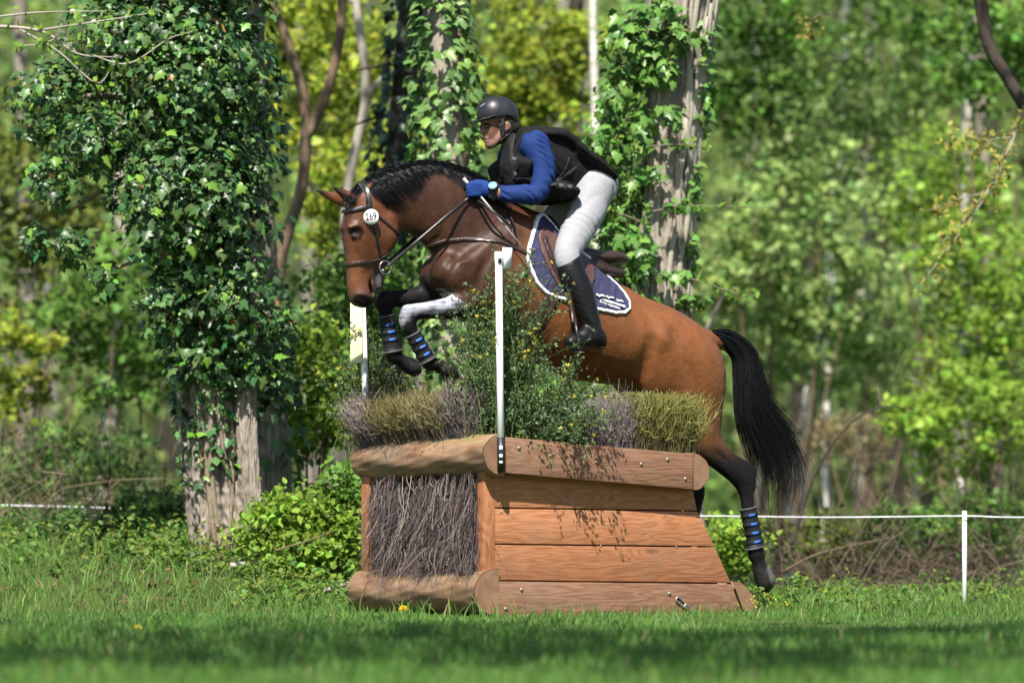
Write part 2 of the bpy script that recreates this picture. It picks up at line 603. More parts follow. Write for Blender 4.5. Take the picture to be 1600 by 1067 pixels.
# folds, veins and muscle lines
def line(pts, r, v, k=.016, op='s'):
    return ch([(x, y, r, vv, .9) for (x, y), vv in zip(pts, v)], k=k, op=op, sub=2)
def on_near(ch_list, pts):
    g = field(ch_list, .012)
    out = []
    for x, y in pts:
        vv = 0
        for v in np.arange(-.42, 0, .006):
            u, _, z, _ = hl(x, y, v)
            i = np.round((np.array([u, v, z]) - g.lo) / g.h).astype(int)
            if (i >= 0).all() and (i < g.n).all() and g.f[tuple(i)] < 0:
                vv = v
                break
        out.append(vv)
    return out
_base = [torso, withers, neck, scap, tric, breast, stifle, hind_n, hip, fore_n]
_gb = field(_base, .012)
def near_v(x, y):
    for v in np.arange(-.42, .05, .005):
        u, _, z, _ = hl(x, y, v)
        i = np.round((np.array([u, v, z]) - _gb.lo) / _gb.h).astype(int)
        if (i >= 0).all() and (i < _gb.n).all() and _gb.f[tuple(i)] < 0:
            return v
    return -.1
FOLDS = []
for pts, r, depth, k, op in (
        ([(652, 372), (668, 366), (684, 352)], 2.2, .002, .018, 's'), ([(660, 384), (678, 376), (694, 360)], 2.0, .002, .018, 's'), ([(672, 394), (688, 388), (700, 374)], 1.8, .002, .016, 's'),
        ([(676, 440), (690, 446), (702, 462)], 2.4, .002, .020, 's'), ([(716, 396), (700, 420), (692, 446)], 3.0, .003, .035, 's'), ([(770, 392), (752, 424), (748, 448)], 3.0, .002, .04, 's'),
        ([(800, 470), (786, 500), (770, 515)], 3.0, .002, .035, 's'),
        ([(1056, 520), (1070, 556), (1082, 600), (1090, 650), (1094, 675)], 4.2, .004, .06, 's'),
        ([(1018, 535), (1010, 562), (1002, 590), (998, 605)], 4.5, .004, .06, 's'), ([(1040, 640), (1070, 668), (1095, 690)], 3.0, .002, .03, 's'),
        ([(700, 400), (716, 410), (734, 408), (748, 416)], 1.5, .0, .012, 'u'), ([(708, 412), (722, 426), (730, 440)], 1.3, .0, .012, 'u'), ([(870, 556), (905, 548), (940, 552), (965, 560)], 1.4, .0, .014, 'u'),
        ([(1050, 560), (1046, 590), (1052, 615)], 1.3, .0, .014, 'u'), ([(1118, 716), (1136, 738), (1150, 760)], 2.0, .0, .012, 'u'), ([(1108, 700), (1130, 716), (1150, 734)], 2.2, .002, .014, 's')):
    m_ = len(pts) - 1
    FOLDS.append(ch([(x, y, r, near_v(x, y) + (-depth if op == 's' else .001) + (.0 if 0 < q_ < m_ else (-.016 if op == 's' else .010)), .9) for q_, (x, y) in enumerate(pts)], k=k, op=op, sub=4))
def both(*cs):
    out = []
    for c in cs:
        out += [c, c.mirrored()]
    return out
LEGS = [hind_n, hock_n, hoof_n, hind_f, hoof_f, fore_n, hoof_fn, knee_n, fore_f, knee_f, hoof_ff, hoof_cut]
TRUNK = [torso, withers, neck] + both(scap, tric, breast, stifle, hip)
def bothh(*cs):
    out = []
    for c in cs:
        out += [c, c.reflected(head, HYAW, .012)]
    return out
HEAD = [head] + bothh(jaw, cheek, brow, zyg, nostril, lid) + [chin]
CUT = FOLDS + both(groove, sgroove) + bothh(socket, nos_hole) + [mouth]
EARS = [ear_n, ear_f, ear_cut]
HORSE = TRUNK + LEGS + [dock] + HEAD + CUT + EARS
gH = field(HORSE, 0.0095)
V, Fq = surface(gH, relax=5)
W = h2w(V)
px, py = w2px(W)
# coat: bay body, darker sweaty neck and shoulder, black points
def mixc(a, b, t):
    return a + (np.asarray(b) - a) * np.clip(t, 0, 1)[:, None]
n1 = snoise(W, 9, 3)
n2 = snoise(W, 38, 5)
C = np.tile(np.array([.162, .057, .0168]), (len(V), 1))
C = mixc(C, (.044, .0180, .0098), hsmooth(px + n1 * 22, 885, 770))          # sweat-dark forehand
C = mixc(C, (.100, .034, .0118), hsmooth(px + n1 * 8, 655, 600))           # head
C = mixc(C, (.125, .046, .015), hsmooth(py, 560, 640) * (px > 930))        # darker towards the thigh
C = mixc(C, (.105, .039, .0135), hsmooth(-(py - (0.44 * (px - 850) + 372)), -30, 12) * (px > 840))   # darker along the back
blk = np.array([.011, .010, .011])
leg_hind = hsmooth(py + .25 * (px - 1120) + n1 * 10, 672, 728) * (px > 985)
C = mixc(C, blk, leg_hind)
fore = ((px < 772) & (py > 432)).astype(float)
legd = np.minimum(np.abs(V[:, 1] + .15), np.abs(V[:, 1] - .13))
fore *= np.where(V[:, 1] < .04, hsmooth((py - 455) * .9 + (735 - px) * .8 + n1 * 6, 18, 42) * hsmooth(py + .12 * (px - 640), 452, 464) * (px < 760), hsmooth(px, 688, 668))
fore *= (px > 586) | (py > 452)
headv = (px < 612) & (py < 482) & (V[:, 1] < .085) & ~((px > 584) & (py > 440))
fore = np.where(headv & (py < 482) & (V[:, 0] < hl(600, 470, 0)[0]) & (np.abs(V[:, 1]) < .09), 0, fore)
C = mixc(C, blk, fore)
# white foam of sweat on the near forearm
foam = ((V[:, 1] < -.03) & (px > 620) & (px < 765) & (py > 438) & (py < 530)).astype(float)
top = hsmooth(-(py - np.interp(px, [620, 645, 700, 760], [530, 492, 484, 476])), -10, 14)
n3 = snoise(W * np.array([.5, .5, 3.]), 60, 15)
foam *= top * hsmooth(n2 * .4 + n3 * .5 + .3 * n1 + .7 * top, .05, 1.05) * hsmooth(py, 438, 452 ) * (fore > .25)
C = mixc(C, (.30, .31, .36), foam)
# head markings, with shading painted down the front plane of the face
front = hsmooth(-(px - np.interp(py, [320, 345, 414, 470], [541, 540, 545, 548])), -6, 5) * headv * hsmooth(py, 320, 345)
C = mixc(C, (.075, .034, .026), front * .75 * hsmooth(py, 480, 430))
mz = hsmooth(py + .12 * (px - 565) + n1 * 3, 440, 472) * headv
C = mixc(C, (.060, .032, .024), mz)
nq = np.hypot((px - 568) / 17, (py - 470 - .25 * (px - 568)) / 10.5)
C = mixc(C, (.007, .006, .006), hsmooth(nq + .08 * n1, 1.12, .85) * headv)
C = mixc(C, (.055, .047, .047), ((px > 582) & (py > 418) & (py < 462) & (np.abs(V[:, 1]) < .05) & (px < 602)).astype(float))
ed = np.hypot(px - 557, py - 363)
C = mixc(C, (.016, .010, .008), hsmooth(ed + n1, 13, 8) * (V[:, 1] < -.05) * headv)
crest = hsmooth(-(py - np.interp(px, [560, 600, 640, 690, 730, 780], [292, 280, 275, 272, 300, 325])), -4, 4) * (px > 562) * (px < 790)
C = mixc(C, blk, crest)
# ears: black rims and tips, brown backs
er = (py < 321) & (px < 566) & (py < np.interp(px, [485, 520, 566], [312, 326, 321]))
tipn = np.where(V[:, 1] < 0, hsmooth(px, 546, 522), hsmooth(px, 520, 498))
C = mixc(C, blk, er * tipn)
inner = er & (V[:, 1] < 0) & (py > np.interp(px, [515, 545, 565], [292, 303, 318]) + 3) & (px < 556)
C = mixc(C, blk, inner.astype(float))
# hooves
hf = ((px > 1170) & (py > 888)) | ((px > 693) & (px < 720) & (py > 565) & (V[:, 1] < 0) & (px < 720)) | ((px > 640) & (px < 662) & (py > 565) & (V[:, 1] > 0))
C = mixc(C, (.022, .020, .019), hf.astype(float))
C = mixc(C, (.10, .085, .078), hsmooth(px - .3 * (py - 905), 1201, 1206) * (py > 885) * (px > 1190))
n4 = snoise(W * np.array([1, 1, .45]), 26, 25)
C *= (1 + .12 * n1 + .09 * n2 + .22 * n4 * hsmooth(px, 900, 800))[:, None]
M_coat = mat('horse_coat', attr=True, rough=.48, var=.18, scale=90, bump=.35, bscale=420, spec=.38, stretch=(1, 1, .35), dist=.002)
_nt = M_coat.node_tree
_n = nd(_nt, 'ShaderNodeTexNoise', Scale=16.0, Detail=3.0, Roughness=.55)
_tc = nd(_nt, 'ShaderNodeTexCoord')
_nt.links.new(_tc.outputs['Object'], _n.inputs['Vector'])
_b = nd(_nt, 'ShaderNodeBump', Strength=.30, Distance=.02)
_nt.links.new(_n.outputs['Fac'], _b.inputs['Height'])
_at = [q for q in _nt.nodes if q.bl_idname == 'ShaderNodeAttribute'][0]
_sp = nd(_nt, 'ShaderNodeSeparateColor')
_nt.links.new(_at.outputs['Color'], _sp.inputs[0])
_mr = nd(_nt, 'ShaderNodeMapRange')
for _k, _v in (('From Min', .008), ('From Max', .07), ('To Min', .09), ('To Max', .34)):
    _mr.inputs[_k].default_value = _v
_nt.links.new(_sp.outputs[0], _mr.inputs['Value'])
_nt.links.new(_mr.outputs[0], _nt.nodes['Principled BSDF'].inputs['Specular IOR Level'])
_fb = [q for q in _nt.nodes if q.bl_idname == 'ShaderNodeBump' and q is not _b][0]
_nt.links.new(_b.outputs[0], _fb.inputs['Normal'])
M_hair = mat('black_horse_hair', (.0055, .0055, .0065), rough=.42, var=.3, scale=60, spec=.18)
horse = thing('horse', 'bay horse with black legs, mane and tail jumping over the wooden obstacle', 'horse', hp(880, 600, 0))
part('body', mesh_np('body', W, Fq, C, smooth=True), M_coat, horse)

def find_v(g, px_, py_, v0=-.4, v1=.1, f=None):
    """v of the near surface under a photo point"""
    f = g.f if f is None else f
    for v in np.arange(v0, v1, .003):
        u, _, z, _ = hl(px_, py_, v)
        i = np.round((np.array([u, v, z]) - g.lo) / g.h).astype(int)
        if (i < 0).any() or (i >= g.n).any():
            continue
        if f[tuple(i)] < 0:
            return v
    return 0.0

# eye
import bmesh
def ball(name, r, seg=20, sc=(1, 1, 1)):
    me = bpy.data.meshes.new(name)
    bm = bmesh.new()
    bmesh.ops.create_uvsphere(bm, u_segments=seg, v_segments=seg // 2, radius=r)
    for v in bm.verts:
        v.co = (v.co.x * sc[0], v.co.y * sc[1], v.co.z * sc[2])
    for f in bm.faces:
        f.smooth = True
    bm.to_mesh(me)
    bm.free()
    return me
M_eye = mat('dark_eye', (.006, .004, .003), rough=.22, var=.1, spec=.3)
ev = find_v(gH, 557, 364)
eyec = ch([(557, 364, 6, ev + .0125, 1)])
for e_ in (eyec, eyec.reflected(head, HYAW, .016)):
    p = h2w(e_.st[0, :3])
    o = part('eye', ball('eye', .0185), M_eye, horse)
    o.location = p

# mane: ribbons rooted along the crest, lying back over the near side of the neck
nst = neck.st
def neck_side(u, z):
    """half width of the neck at (u,z)"""
    d = np.hypot(nst[:, 0] - u, nst[:, 2] - z)
    i = int(np.argmin(d))
    r, s = nst[i, 3], nst[i, 4]
    q = min(d[i] / r, 1.0)
    return r * s * math.sqrt(max(0, 1 - q * q))
crest_px = np.array([(562, 290), (572, 280), (590, 269), (612, 262), (640, 256), (668, 254), (694, 258), (712, 268), (728, 284), (742, 296)], float)
def strands_mane(n, seed, lenr, near=True):
    g = np.random.default_rng(seed)
    P = []
    for i in range(n):
        t = g.uniform(0, 1) ** .9 * (len(crest_px) - 1)
        j = min(int(t), len(crest_px) - 2)
        x0, y0 = crest_px[j] + (t - j) * (crest_px[j + 1] - crest_px[j])
        L = g.uniform(*lenr) * (0.75 + .25 * math.sin(t))
        lift = g.uniform(-.5, 1) ** 2 * 5 if g.random() < .3 else 0
        drop = g.uniform(.32, .72) + .25 * (t < 1.5)
        row = []
        wav = g.uniform(-1, 1) * 3
        for q in np.linspace(0, 1, 9):
            x = x0 + L * (q * .92) * (1 - .25 * drop * q)
            y = y0 - 3 + g.uniform(-.3, .3) - lift * math.sin(q * 2.6) + L * drop * q ** 1.35 * .82 + wav * math.sin(q * 5)
            u, _, z, _ = hl(x, y, -.06)
            v = -(neck_side(u, z) + .006 + .012 * g.random() + .010 * math.sin(q * 3)) if q > .05 else -.004
            if not near:
                v = g.uniform(-.02, .02)
            u, v, z, _ = hl(x, y, v)
            row.append((u, v, z))
        P.append(row)
    return np.array(P)
P1 = strands_mane(3200, 1, (44, 88))
g_ = np.random.default_rng(5)
# flying wisps at the end of the mane and along the crest
P2 = []
for i in range(120):
    x0, y0 = g_.uniform(640, 716), 0
    y0 = np.interp(x0, crest_px[:, 0], crest_px[:, 1]) - 3
    L = g_.uniform(18, 46)
    up = g_.uniform(-.25, .35)
    P2.append([hl(x0 + L * q, y0 - L * up * q + 10 * q * q * g_.uniform(.2, 1), -.01 + g_.uniform(-.02, .02))[:3] for q in np.linspace(0, 1, 9)])
for i in range(40):
    x0 = g_.uniform(572, 640)
    y0 = np.interp(x0, crest_px[:, 0], crest_px[:, 1])
    L = g_.uniform(8, 20)
    P2.append([hl(x0 + L * q * .6, y0 - L * .6 * math.sin(q * 2.2), 0)[:3] for q in np.linspace(0, 1, 9)])
P = h2w(np.concatenate([P1, np.array(P2)]))
tap = np.linspace(1, .25, 9)
Wd = rng.uniform(.0022, .0055, (len(P), 1)) * tap
Wd[len(P1):] *= .35
V_, F_ = ribbons(P, Wd, jit=.35)
part('mane', mesh_np('mane', V_, F_, smooth=True), M_hair, horse)
# forelock, lying back over the browband between the ears
P = []
for i in range(140):
    L = g_.uniform(.6, 1)
    a = np.array([566 + g_.uniform(-6, 8), 288 + g_.uniform(-4, 6)])
    mid = np.array([548 + g_.uniform(-14, 14), 306 + g_.uniform(-5, 8)]) if i % 2 else np.array([576 + g_.uniform(-5, 5), 304 + g_.uniform(-4, 6)])
    end = np.array([530 + g_.uniform(-8, 24), 326 + g_.uniform(-6, 8)]) if i % 2 else np.array([577 + g_.uniform(-6, 6), 324 + g_.uniform(-6, 6)])
    vv = g_.uniform(-.10, -.04)
    row = []
    for q in np.linspace(0, L, 7):
        p = (1 - q) ** 2 * a + 2 * q * (1 - q) * mid + q * q * end
        row.append(hl(p[0], p[1], vv * (.4 + .9 * q))[:3])
    P.append(row)
P = h2w(np.array(P))
V_, F_ = ribbons(P, rng.uniform(.004, .007, (len(P), 1)) * np.linspace(1, .3, 7), jit=.3)
part('forelock', mesh_np('forelock', V_, F_, smooth=True), M_hair, horse)
# tail: a thick fall of strands on a bowed guide
guide = crom(np.array([(1110, 522), (1136, 530), (1161, 554), (1169, 600), (1176, 646), (1196, 692), (1212, 742), (1208, 806)], float), 4)
half = np.interp(np.linspace(0, 1, len(guide)), [0, .12, .3, .5, .75, .9, 1], [6, 15, 20, 25, 36, 30, 14])
tg = np.gradient(guide, axis=0)
tg /= np.linalg.norm(tg, axis=1, keepdims=True)
nn = np.stack([-tg[:, 1], tg[:, 0]], 1)
P, Wt = [], []
clumps = [(g_.uniform(-1, 1), g_.uniform(-1, 1), g_.uniform(0, 6), g_.uniform(.72, 1.0), g_.uniform(-1, 1)) for _ in range(46)]
for i in range(2600):
    ca, cv, cph, cl, cf = clumps[g_.integers(len(clumps))]
    a0, v0 = g_.uniform(-1, 1), g_.uniform(-1, 1)
    s1 = g_.uniform(0, .30) ** 1.2
    e1 = min(1.0, max(s1 + .3, cl * g_.uniform(.78, 1.05)))
    fly = g_.random() < .10
    fl = g_.uniform(10, 75) if fly else max(0, cf) * 34 * g_.uniform(.4, 1.3)
    ph = g_.uniform(0, 6)
    row = []
    for q in np.linspace(0, 1, 14):
        t = (s1 + (e1 - s1) * q) * (len(guide) - 1)
        j = min(int(t), len(guide) - 2)
        f_ = t - j
        c = guide[j] * (1 - f_) + guide[j + 1] * f_
        hw = half[j] * (1 - f_) + half[j + 1] * f_
        m_ = .75 * min(1, t / len(guide) * 1.8)
        a = a0 * (1 - m_) + (ca + .16 * a0) * m_
        vv = v0 * (1 - m_) + (cv + .16 * v0) * m_
        p = c + nn[j] * (-a) * hw + np.array([1, -.18]) * fl * q ** 2.4 + nn[j] * (2.2 * math.sin(q * 6 + cph) * q + g_.normal() * .25)
        vmax = .04 + .05 * math.sin(min(1, t / len(guide) * 1.6) * 1.6)
        row.append(hl(p[0], p[1], vv * vmax * math.sqrt(max(.15, 1 - a * a)))[:3])
    P.append(row)
    Wt.append(g_.uniform(.0022, .0048) * (.4 if fly else 1))
P = h2w(np.array(P))
V_, F_ = ribbons(P, np.array(Wt)[:, None] * np.linspace(1, .25, 14), jit=.5)
part('tail', mesh_np('tail', V_, F_, smooth=True), M_hair, horse)

# ================================================================== TACK
M_leather = mat('dark_brown_leather', (.035, .018, .014), rough=.38, var=.25, scale=40, bump=.15, bscale=300, dist=.003)
M_blackleather = mat('black_leather', (.012, .011, .012), rough=.35, var=.25, scale=40, bump=.2, bscale=260, dist=.003)
M_steel = mat('polished_steel', (.55, .53, .48), rough=.22, metal=1.0, var=.1)
M_navy = mat('navy_quilted_cloth', (.024, .026, .070), rough=.85, var=.12, scale=30, bump=.4, bscale=22, dist=.012)
M_white = mat('white_binding', (.74, .75, .78), rough=.7, var=.06, scale=40)
M_blackfab = mat('black_fabric', (.016, .016, .017), rough=.8, var=.2, scale=40, bump=.2, bscale=200, dist=.004)

def conform(g, shape2d, off, noise=None):
    """solid that follows the horse's skin at distance off inside a side-view outline"""
    x, y, z = g.xyz()
    s2 = shape2d(x, z)
    f = np.maximum(g.f - np.float32(off), np.broadcast_to(s2, g.f.shape).astype(np.float32))
    return f
def conf_mesh(name, g, shape2d, off, relax=1, extra=None):
    f = conform(g, shape2d, off)
    if extra is not None:
        f = np.maximum(f, extra)
    V, Fq = surface(g, f, relax)
    return mesh_np(name, h2w(V), Fq, smooth=True)
def local_grid(pxbox, v0, v1, h, chains, pad=.04):
    us, zs = [], []
    for x in pxbox[::2]:
        for y in pxbox[1::2]:
            for v in (v0, v1):
                u, _, z, _ = hl(x, y, v)
                us.append(u)
                zs.append(z)
    return field(chains, h, (min(us) - pad, v0, min(zs) - pad), (max(us) + pad, v1, max(zs) + pad))

# saddle pad
pad_px = [(872, 328), (859, 334), (848, 346), (840, 360), (830, 384), (826, 402), (828, 416), (838, 442), (852, 458), (868, 466), (890, 472), (932, 485), (958, 490), (975, 490), (986, 482),
          (989, 470), (986, 456), (977, 441), (965, 428), (940, 402), (900, 380)]
gp = local_grid((815, 320, 1000, 500), -.36, .36, .0062, TRUNK)
pad_uz = uz(pad_px, -.25)
shape_pad = lambda x, z: poly_sd(*np.broadcast_arrays(x, z), pad_uz)
pad = thing('saddle_pad', 'navy quilted saddle pad with white edge binding under the brown saddle', 'saddle pad', hp(905, 430, 0))
x, y, z = gp.xyz()
quilt = (.0065 * np.abs(np.sin((x * 1.0 + z * .6) * 34 + 1.1 * np.sin(z * 60)) * np.sin((x * .5 - z) * 34 + 1.1 * np.sin(x * 60)))).astype(np.float32)
f = np.maximum(gp.f - .010 - quilt, np.broadcast_to(shape_pad(x, z), gp.f.shape).astype(np.float32))
V, Fq = surface(gp, f, 1)
part('quilted_cloth', mesh_np('quilted_cloth', h2w(V), Fq, smooth=True), M_navy, pad)
part('edge_binding', conf_mesh('edge_binding', gp, lambda x, z: np.abs(shape_pad(x, z) + .006) - .009, .017), M_white, pad)
PADG = gp
# saddle
M_saddle = mat('dark_saddle_leather', (.030, .016, .014), rough=.36, var=.3, scale=18, bump=.15, bscale=260, dist=.003)
M_flap = mat('brown_saddle_leather', (.085, .040, .032), rough=.42, var=.2, scale=20, bump=.15, bscale=260, dist=.003)
saddle = thing('saddle', 'dark brown leather jumping saddle on the navy pad under the rider', 'saddle', hp(900, 400, 0))
seat_ch = [ch([(853, 346, 11, 0, 1.5), (866, 366, 12, 0, 2.0), (890, 390, 13, 0, 2.6), (925, 403, 13, 0, 3.2), (955, 404, 12, 0, 3.3), (972, 407, 8, 0, 3.0)], k=.02),
           ch([(900, 405, 13, -.10, 1.3), (940, 421, 11, -.11, 1.4), (968, 427, 8, -.10, 1.3)], k=.02), ch([(900, 405, 13, .10, 1.3), (940, 421, 11, .11, 1.4), (968, 427, 8, .10, 1.3)], k=.02)]
gs = field(seat_ch, .006)
V, Fq = surface(gs, relax=2)
part('seat', mesh_np('seat', h2w(V), Fq, smooth=True), M_saddle, saddle)
flap_uz = uz([(858, 352), (848, 368), (850, 392), (858, 420), (870, 445), (895, 456), (922, 451), (933, 436), (937, 414), (925, 396), (890, 372)], -.27)
part('flap', conf_mesh('flap', gp, lambda x, z: poly_sd(*np.broadcast_arrays(x, z), flap_uz), .024), M_flap, saddle)
roll_uz = uz([(858, 372), (861, 392), (868, 418), (878, 440)], -.27)
part('knee_roll', conf_mesh('knee_roll', gp, lambda x, z: line_sd(*np.broadcast_arrays(x, z), roll_uz, .016), .036), M_saddle, saddle)
# girth
gg = local_grid((800, 440, 890, 600), -.36, .36, .0065, TRUNK)
girth_uz = uz([(878, 440), (862, 470), (846, 500), (828, 533), (815, 562), (806, 590)], -.27)
part('girth', conf_mesh('girth', gg, lambda x, z: line_sd(*np.broadcast_arrays(x, z), girth_uz, .042), .012), M_leather, saddle)
# stirrups: leather strap and iron on each side
def w_tube(pts, r, n=8):
    return tube_arrays(np.array([hp(*p) for p in pts]), r, n)
def strip(pts, w, th=.004, wdir=None):
    """flat strap through world points with width direction wdir"""
    P = np.array(pts, float)
    T = np.gradient(P, axis=0)
    T /= np.linalg.norm(T, axis=1, keepdims=True)
    N = np.cross(T, np.asarray(wdir, float))
    N /= np.linalg.norm(N, axis=1, keepdims=True)
    S = np.cross(N, T)
    k = len(P)
    V = np.stack([P + S * w / 2 + N * th / 2, P - S * w / 2 + N * th / 2, P - S * w / 2 - N * th / 2, P + S * w / 2 - N * th / 2], 1).reshape(-1, 3)
    i = np.arange(k - 1)[:, None] * 4
    j = np.arange(4)[None]
    Fq = np.stack([i + j, i + (j + 1) % 4, i + 4 + (j + 1) % 4, i + 4 + j], -1).reshape(-1, 4)
    Fq = np.concatenate([Fq, [[0, 1, 2, 3], [4 * k - 1, 4 * k - 2, 4 * k - 3, 4 * k - 4]]])
    return V, Fq
side = h2w(np.array([1, 0, 0.])) - h2w(np.zeros(3))
for sg in (-1, 1):
    def q(px_, py_, v):
        u, v_, z, _ = hl(px_, py_, v)
        return h2w(np.array([u, v_ if sg < 0 else -v_, z]))
    V, Fq = strip([q(886, 436, -.335), q(890, 458, -.35), q(894, 482, -.368), q(897, 503, -.375)], .026, .005, side)
    lea = part('stirrup_leather', mesh_np('stirrup_leather', V, Fq), M_leather, saddle)
    ir = [q(899, 498, -.375), q(894, 512, -.335), q(893, 530, -.325), q(896, 546, -.33), q(901, 549, -.39), q(905, 548, -.45), q(903, 528, -.462), q(900, 510, -.44), q(899, 498, -.385)]
    V, Fs = tube_arrays(crom(np.array(ir), 5), .010, 8)
    iron = part('stirrup_iron', mesh_np('stirrup_iron', V, Fs, smooth=True), M_blackleather, lea)
    V, Fq = strip([q(896, 547, -.325), q(900, 550, -.375), q(905, 549, -.465)], .062, .014, side)
    part('stirrup_tread', mesh_np('stirrup_tread', V, Fq), M_blackleather, lea)
# breastplate straps follow the chest
gb = local_grid((655, 350, 850, 450), -.32, .0, .0052, TRUNK + [fore_n])
bp_uz = uz([(680, 390), (692, 381), (708, 375), (737, 372), (762, 374), (785, 378), (806, 388), (828, 400)], -.2)
br2_uz = uz([(674, 408), (676, 420), (679, 434)], -.14)
br3_uz = uz([(683, 386), (676, 400), (674, 412)], -.14)
br4_uz = uz([(806, 388), (800, 362), (796, 330)], -.18)
bplate = thing('breastplate', 'dark brown leather breastplate strap across the horse chest', 'breastplate', hp(740, 390, -.2))
part('chest_strap', conf_mesh('chest_strap', gb, lambda x, z: line_sd(*np.broadcast_arrays(x, z), bp_uz, .011), .009), M_leather, bplate)
part('breast_strap', conf_mesh('breast_strap', gb, lambda x, z: np.minimum(line_sd(*np.broadcast_arrays(x, z), br2_uz, .011), line_sd(*np.broadcast_arrays(x, z), br3_uz, .010)), .009), M_blackleather, bplate)
gb2 = local_grid((785, 320, 830, 400), -.32, .0, .0052, TRUNK)
part('wither_strap', conf_mesh('wither_strap', gb2, lambda x, z: line_sd(*np.broadcast_arrays(x, z), br4_uz, .006), .008), M_leather, bplate)
# bridle
gB = local_grid((515, 300, 640, 490), -.16, .16, .0036, [head] + bothh(jaw, cheek, brow, zyg, nostril) + [chin, neck])
bridle = thing('bridle', 'dark leather bridle with silver bit ring and white number disc on the horse head', 'bridle', hp(575, 400, 0))
hv = -.09
def bl(pts, w):
    q = uz(pts, hv)
    return lambda x, z: line_sd(*np.broadcast_arrays(x, z), q, w)
part('noseband', conf_mesh('noseband', gB, bl([(520, 414.5), (560, 411), (608, 406)], .0105), .008), M_leather, bridle)
part('browband', conf_mesh('browband', gB, bl([(515, 331), (545, 329), (576, 323)], .0105), .012), M_blackleather, bridle)
part('cheekpiece', conf_mesh('cheekpiece', gB, bl([(577, 318), (583, 352), (590, 380), (600, 410)], .0078), .008), M_blackleather, bridle)
part('throatlash', conf_mesh('throatlash', gB, bl([(578, 326), (597, 344), (614, 358), (629, 369)], .0062), .008), M_blackleather, bridle)
part('headpiece', conf_mesh('headpiece', gB, bl([(577, 322), (576, 305), (574, 288)], .012), .008), M_blackleather, bridle)
part('jaw_strap', conf_mesh('jaw_strap', gB, bl([(600, 404), (612, 396)], .0085), .008), M_blackleather, bridle)
def ring(c, r, tr, ax):
    a = np.linspace(0, 2 * np.pi, 25)
    ax = np.asarray(ax, float) / np.linalg.norm(ax)
    e1 = np.cross(ax, (0, 0, 1.0))
    e1 /= np.linalg.norm(e1)
    e2 = np.cross(ax, e1)
    return tube_arrays(c + r * (np.cos(a)[:, None] * e1 + np.sin(a)[:, None] * e2), tr, 8, cap=False)
nside = h2w(np.array([0, -1, 0.])) - h2w(np.zeros(3))
for sg in (-1, 1):
    u, v, z, _ = hl(602, 418, -.078)
    c = h2w(np.array([u, -sg * v, z]) * np.array([1, 1, 1])) if sg > 0 else h2w(np.array([u, v, z]))
    V, Fs = ring(c, .036, .0042, nside + np.array([.15, 0, .0]))
    part('bit_ring', mesh_np('bit_ring', V, Fs, smooth=True), M_steel, bridle)
u, v, z, _ = hl(590, 424, 0)
V, Fs = tube_arrays([h2w(np.array([u, -.085, z])), h2w(np.array([u, .085, z]))], .007, 10)
part('bit_mouthpiece', mesh_np('bit_mouthpiece', V, Fs, smooth=True), M_steel, bridle)
# number disc 269
dn = np.array([-.18, -1.0, .06])
dn /= np.linalg.norm(dn)
dc = hp(580, 339, -.125)
V, Fs = tube_arrays([dc - dn * .003, dc + dn * .003], .0425, 40)
disc = part('number_disc', mesh_np('number_disc', V, Fs), mat('white_plastic', (.80, .80, .80), rough=.4, var=.03), bridle)
def text_mesh(name, s, size, extrude=.0008, bold=.0):
    cu = bpy.data.curves.new(name, 'FONT')
    cu.body = s
    cu.size = size
    cu.align_x = 'CENTER'
    cu.align_y = 'CENTER'
    cu.extrude = extrude
    cu.offset = bold
    o = bpy.data.objects.new(name, cu)
    COL.objects.link(o)
    dg = bpy.context.evaluated_depsgraph_get()
    me = bpy.data.meshes.new_from_object(o.evaluated_get(dg))
    me.name = name
    bpy.data.objects.remove(o)
    return me
def text_at(name, s, size, c, nrm, right, material, parent, sx=1.0, bold=0.0):
    me = text_mesh(name, s, size, bold=bold)
    nrm = np.asarray(nrm, float) / np.linalg.norm(nrm)
    right = np.asarray(right, float)
    right = right - nrm * (right @ nrm)
    right /= np.linalg.norm(right)
    up = np.cross(nrm, right)
    n = len(me.vertices)
    co = np.empty(n * 3, np.float32)
    me.vertices.foreach_get('co', co)
    co = co.reshape(-1, 3)
    Wd_ = np.asarray(c) + co[:, :1] * right * sx + co[:, 1:2] * up + co[:, 2:3] * nrm
    me.vertices.foreach_set('co', Wd_.astype(np.float32).ravel())
    me.update()
    return part(name, me, material, parent)
M_ink = mat('black_print', (.012, .012, .012), rough=.6, var=.05)
text_at('number', '269', .056, dc + dn * .0042, dn, (1, -.15, .13), M_ink, disc, sx=.76, bold=.0007)
# pad embroidery: running horses over two lines of lettering
M_thread = mat('white_thread', (.70, .70, .74), rough=.8, var=.15, scale=200)
lv = find_v(gH, 955, 470) - .022
lc = hp(957, 472, lv)
ln_ = h2w(np.array([.04, -1, .12])) - h2w(np.zeros(3))
rt = hp(985, 482, lv) - hp(935, 464, lv)
def emb(pts2, name):
    """small flat stitched shape: photo points on the pad, raised as a thin slab on its own surface"""
    P = []
    for x_, y_ in pts2:
        u_, _, z_, _ = hl(x_, y_, lv)
        P.append(h2w(np.array([u_, find_v(PADG, x_, y_, f=PADG.f - .018) - .006, z_])))
    P = np.array(P)
    nn_ = h2w(np.array([0, -1, 0.])) - h2w(np.zeros(3))
    V_ = np.concatenate([P + nn_ * .0015, P - nn_ * .006])
    k_ = len(P)
    i_ = np.arange(k_)
    me = mesh_np(name, V_, np.stack([i_, (i_ + 1) % k_, k_ + (i_ + 1) % k_, k_ + i_], -1))
    bm = bmesh.new()
    bm.from_mesh(me)
    bm.verts.ensure_lookup_table()
    bm.faces.new([bm.verts[q] for q in range(k_)])
    bm.normal_update()
    bm.to_mesh(me)
    bm.free()
    part(name, me, M_thread, pad)
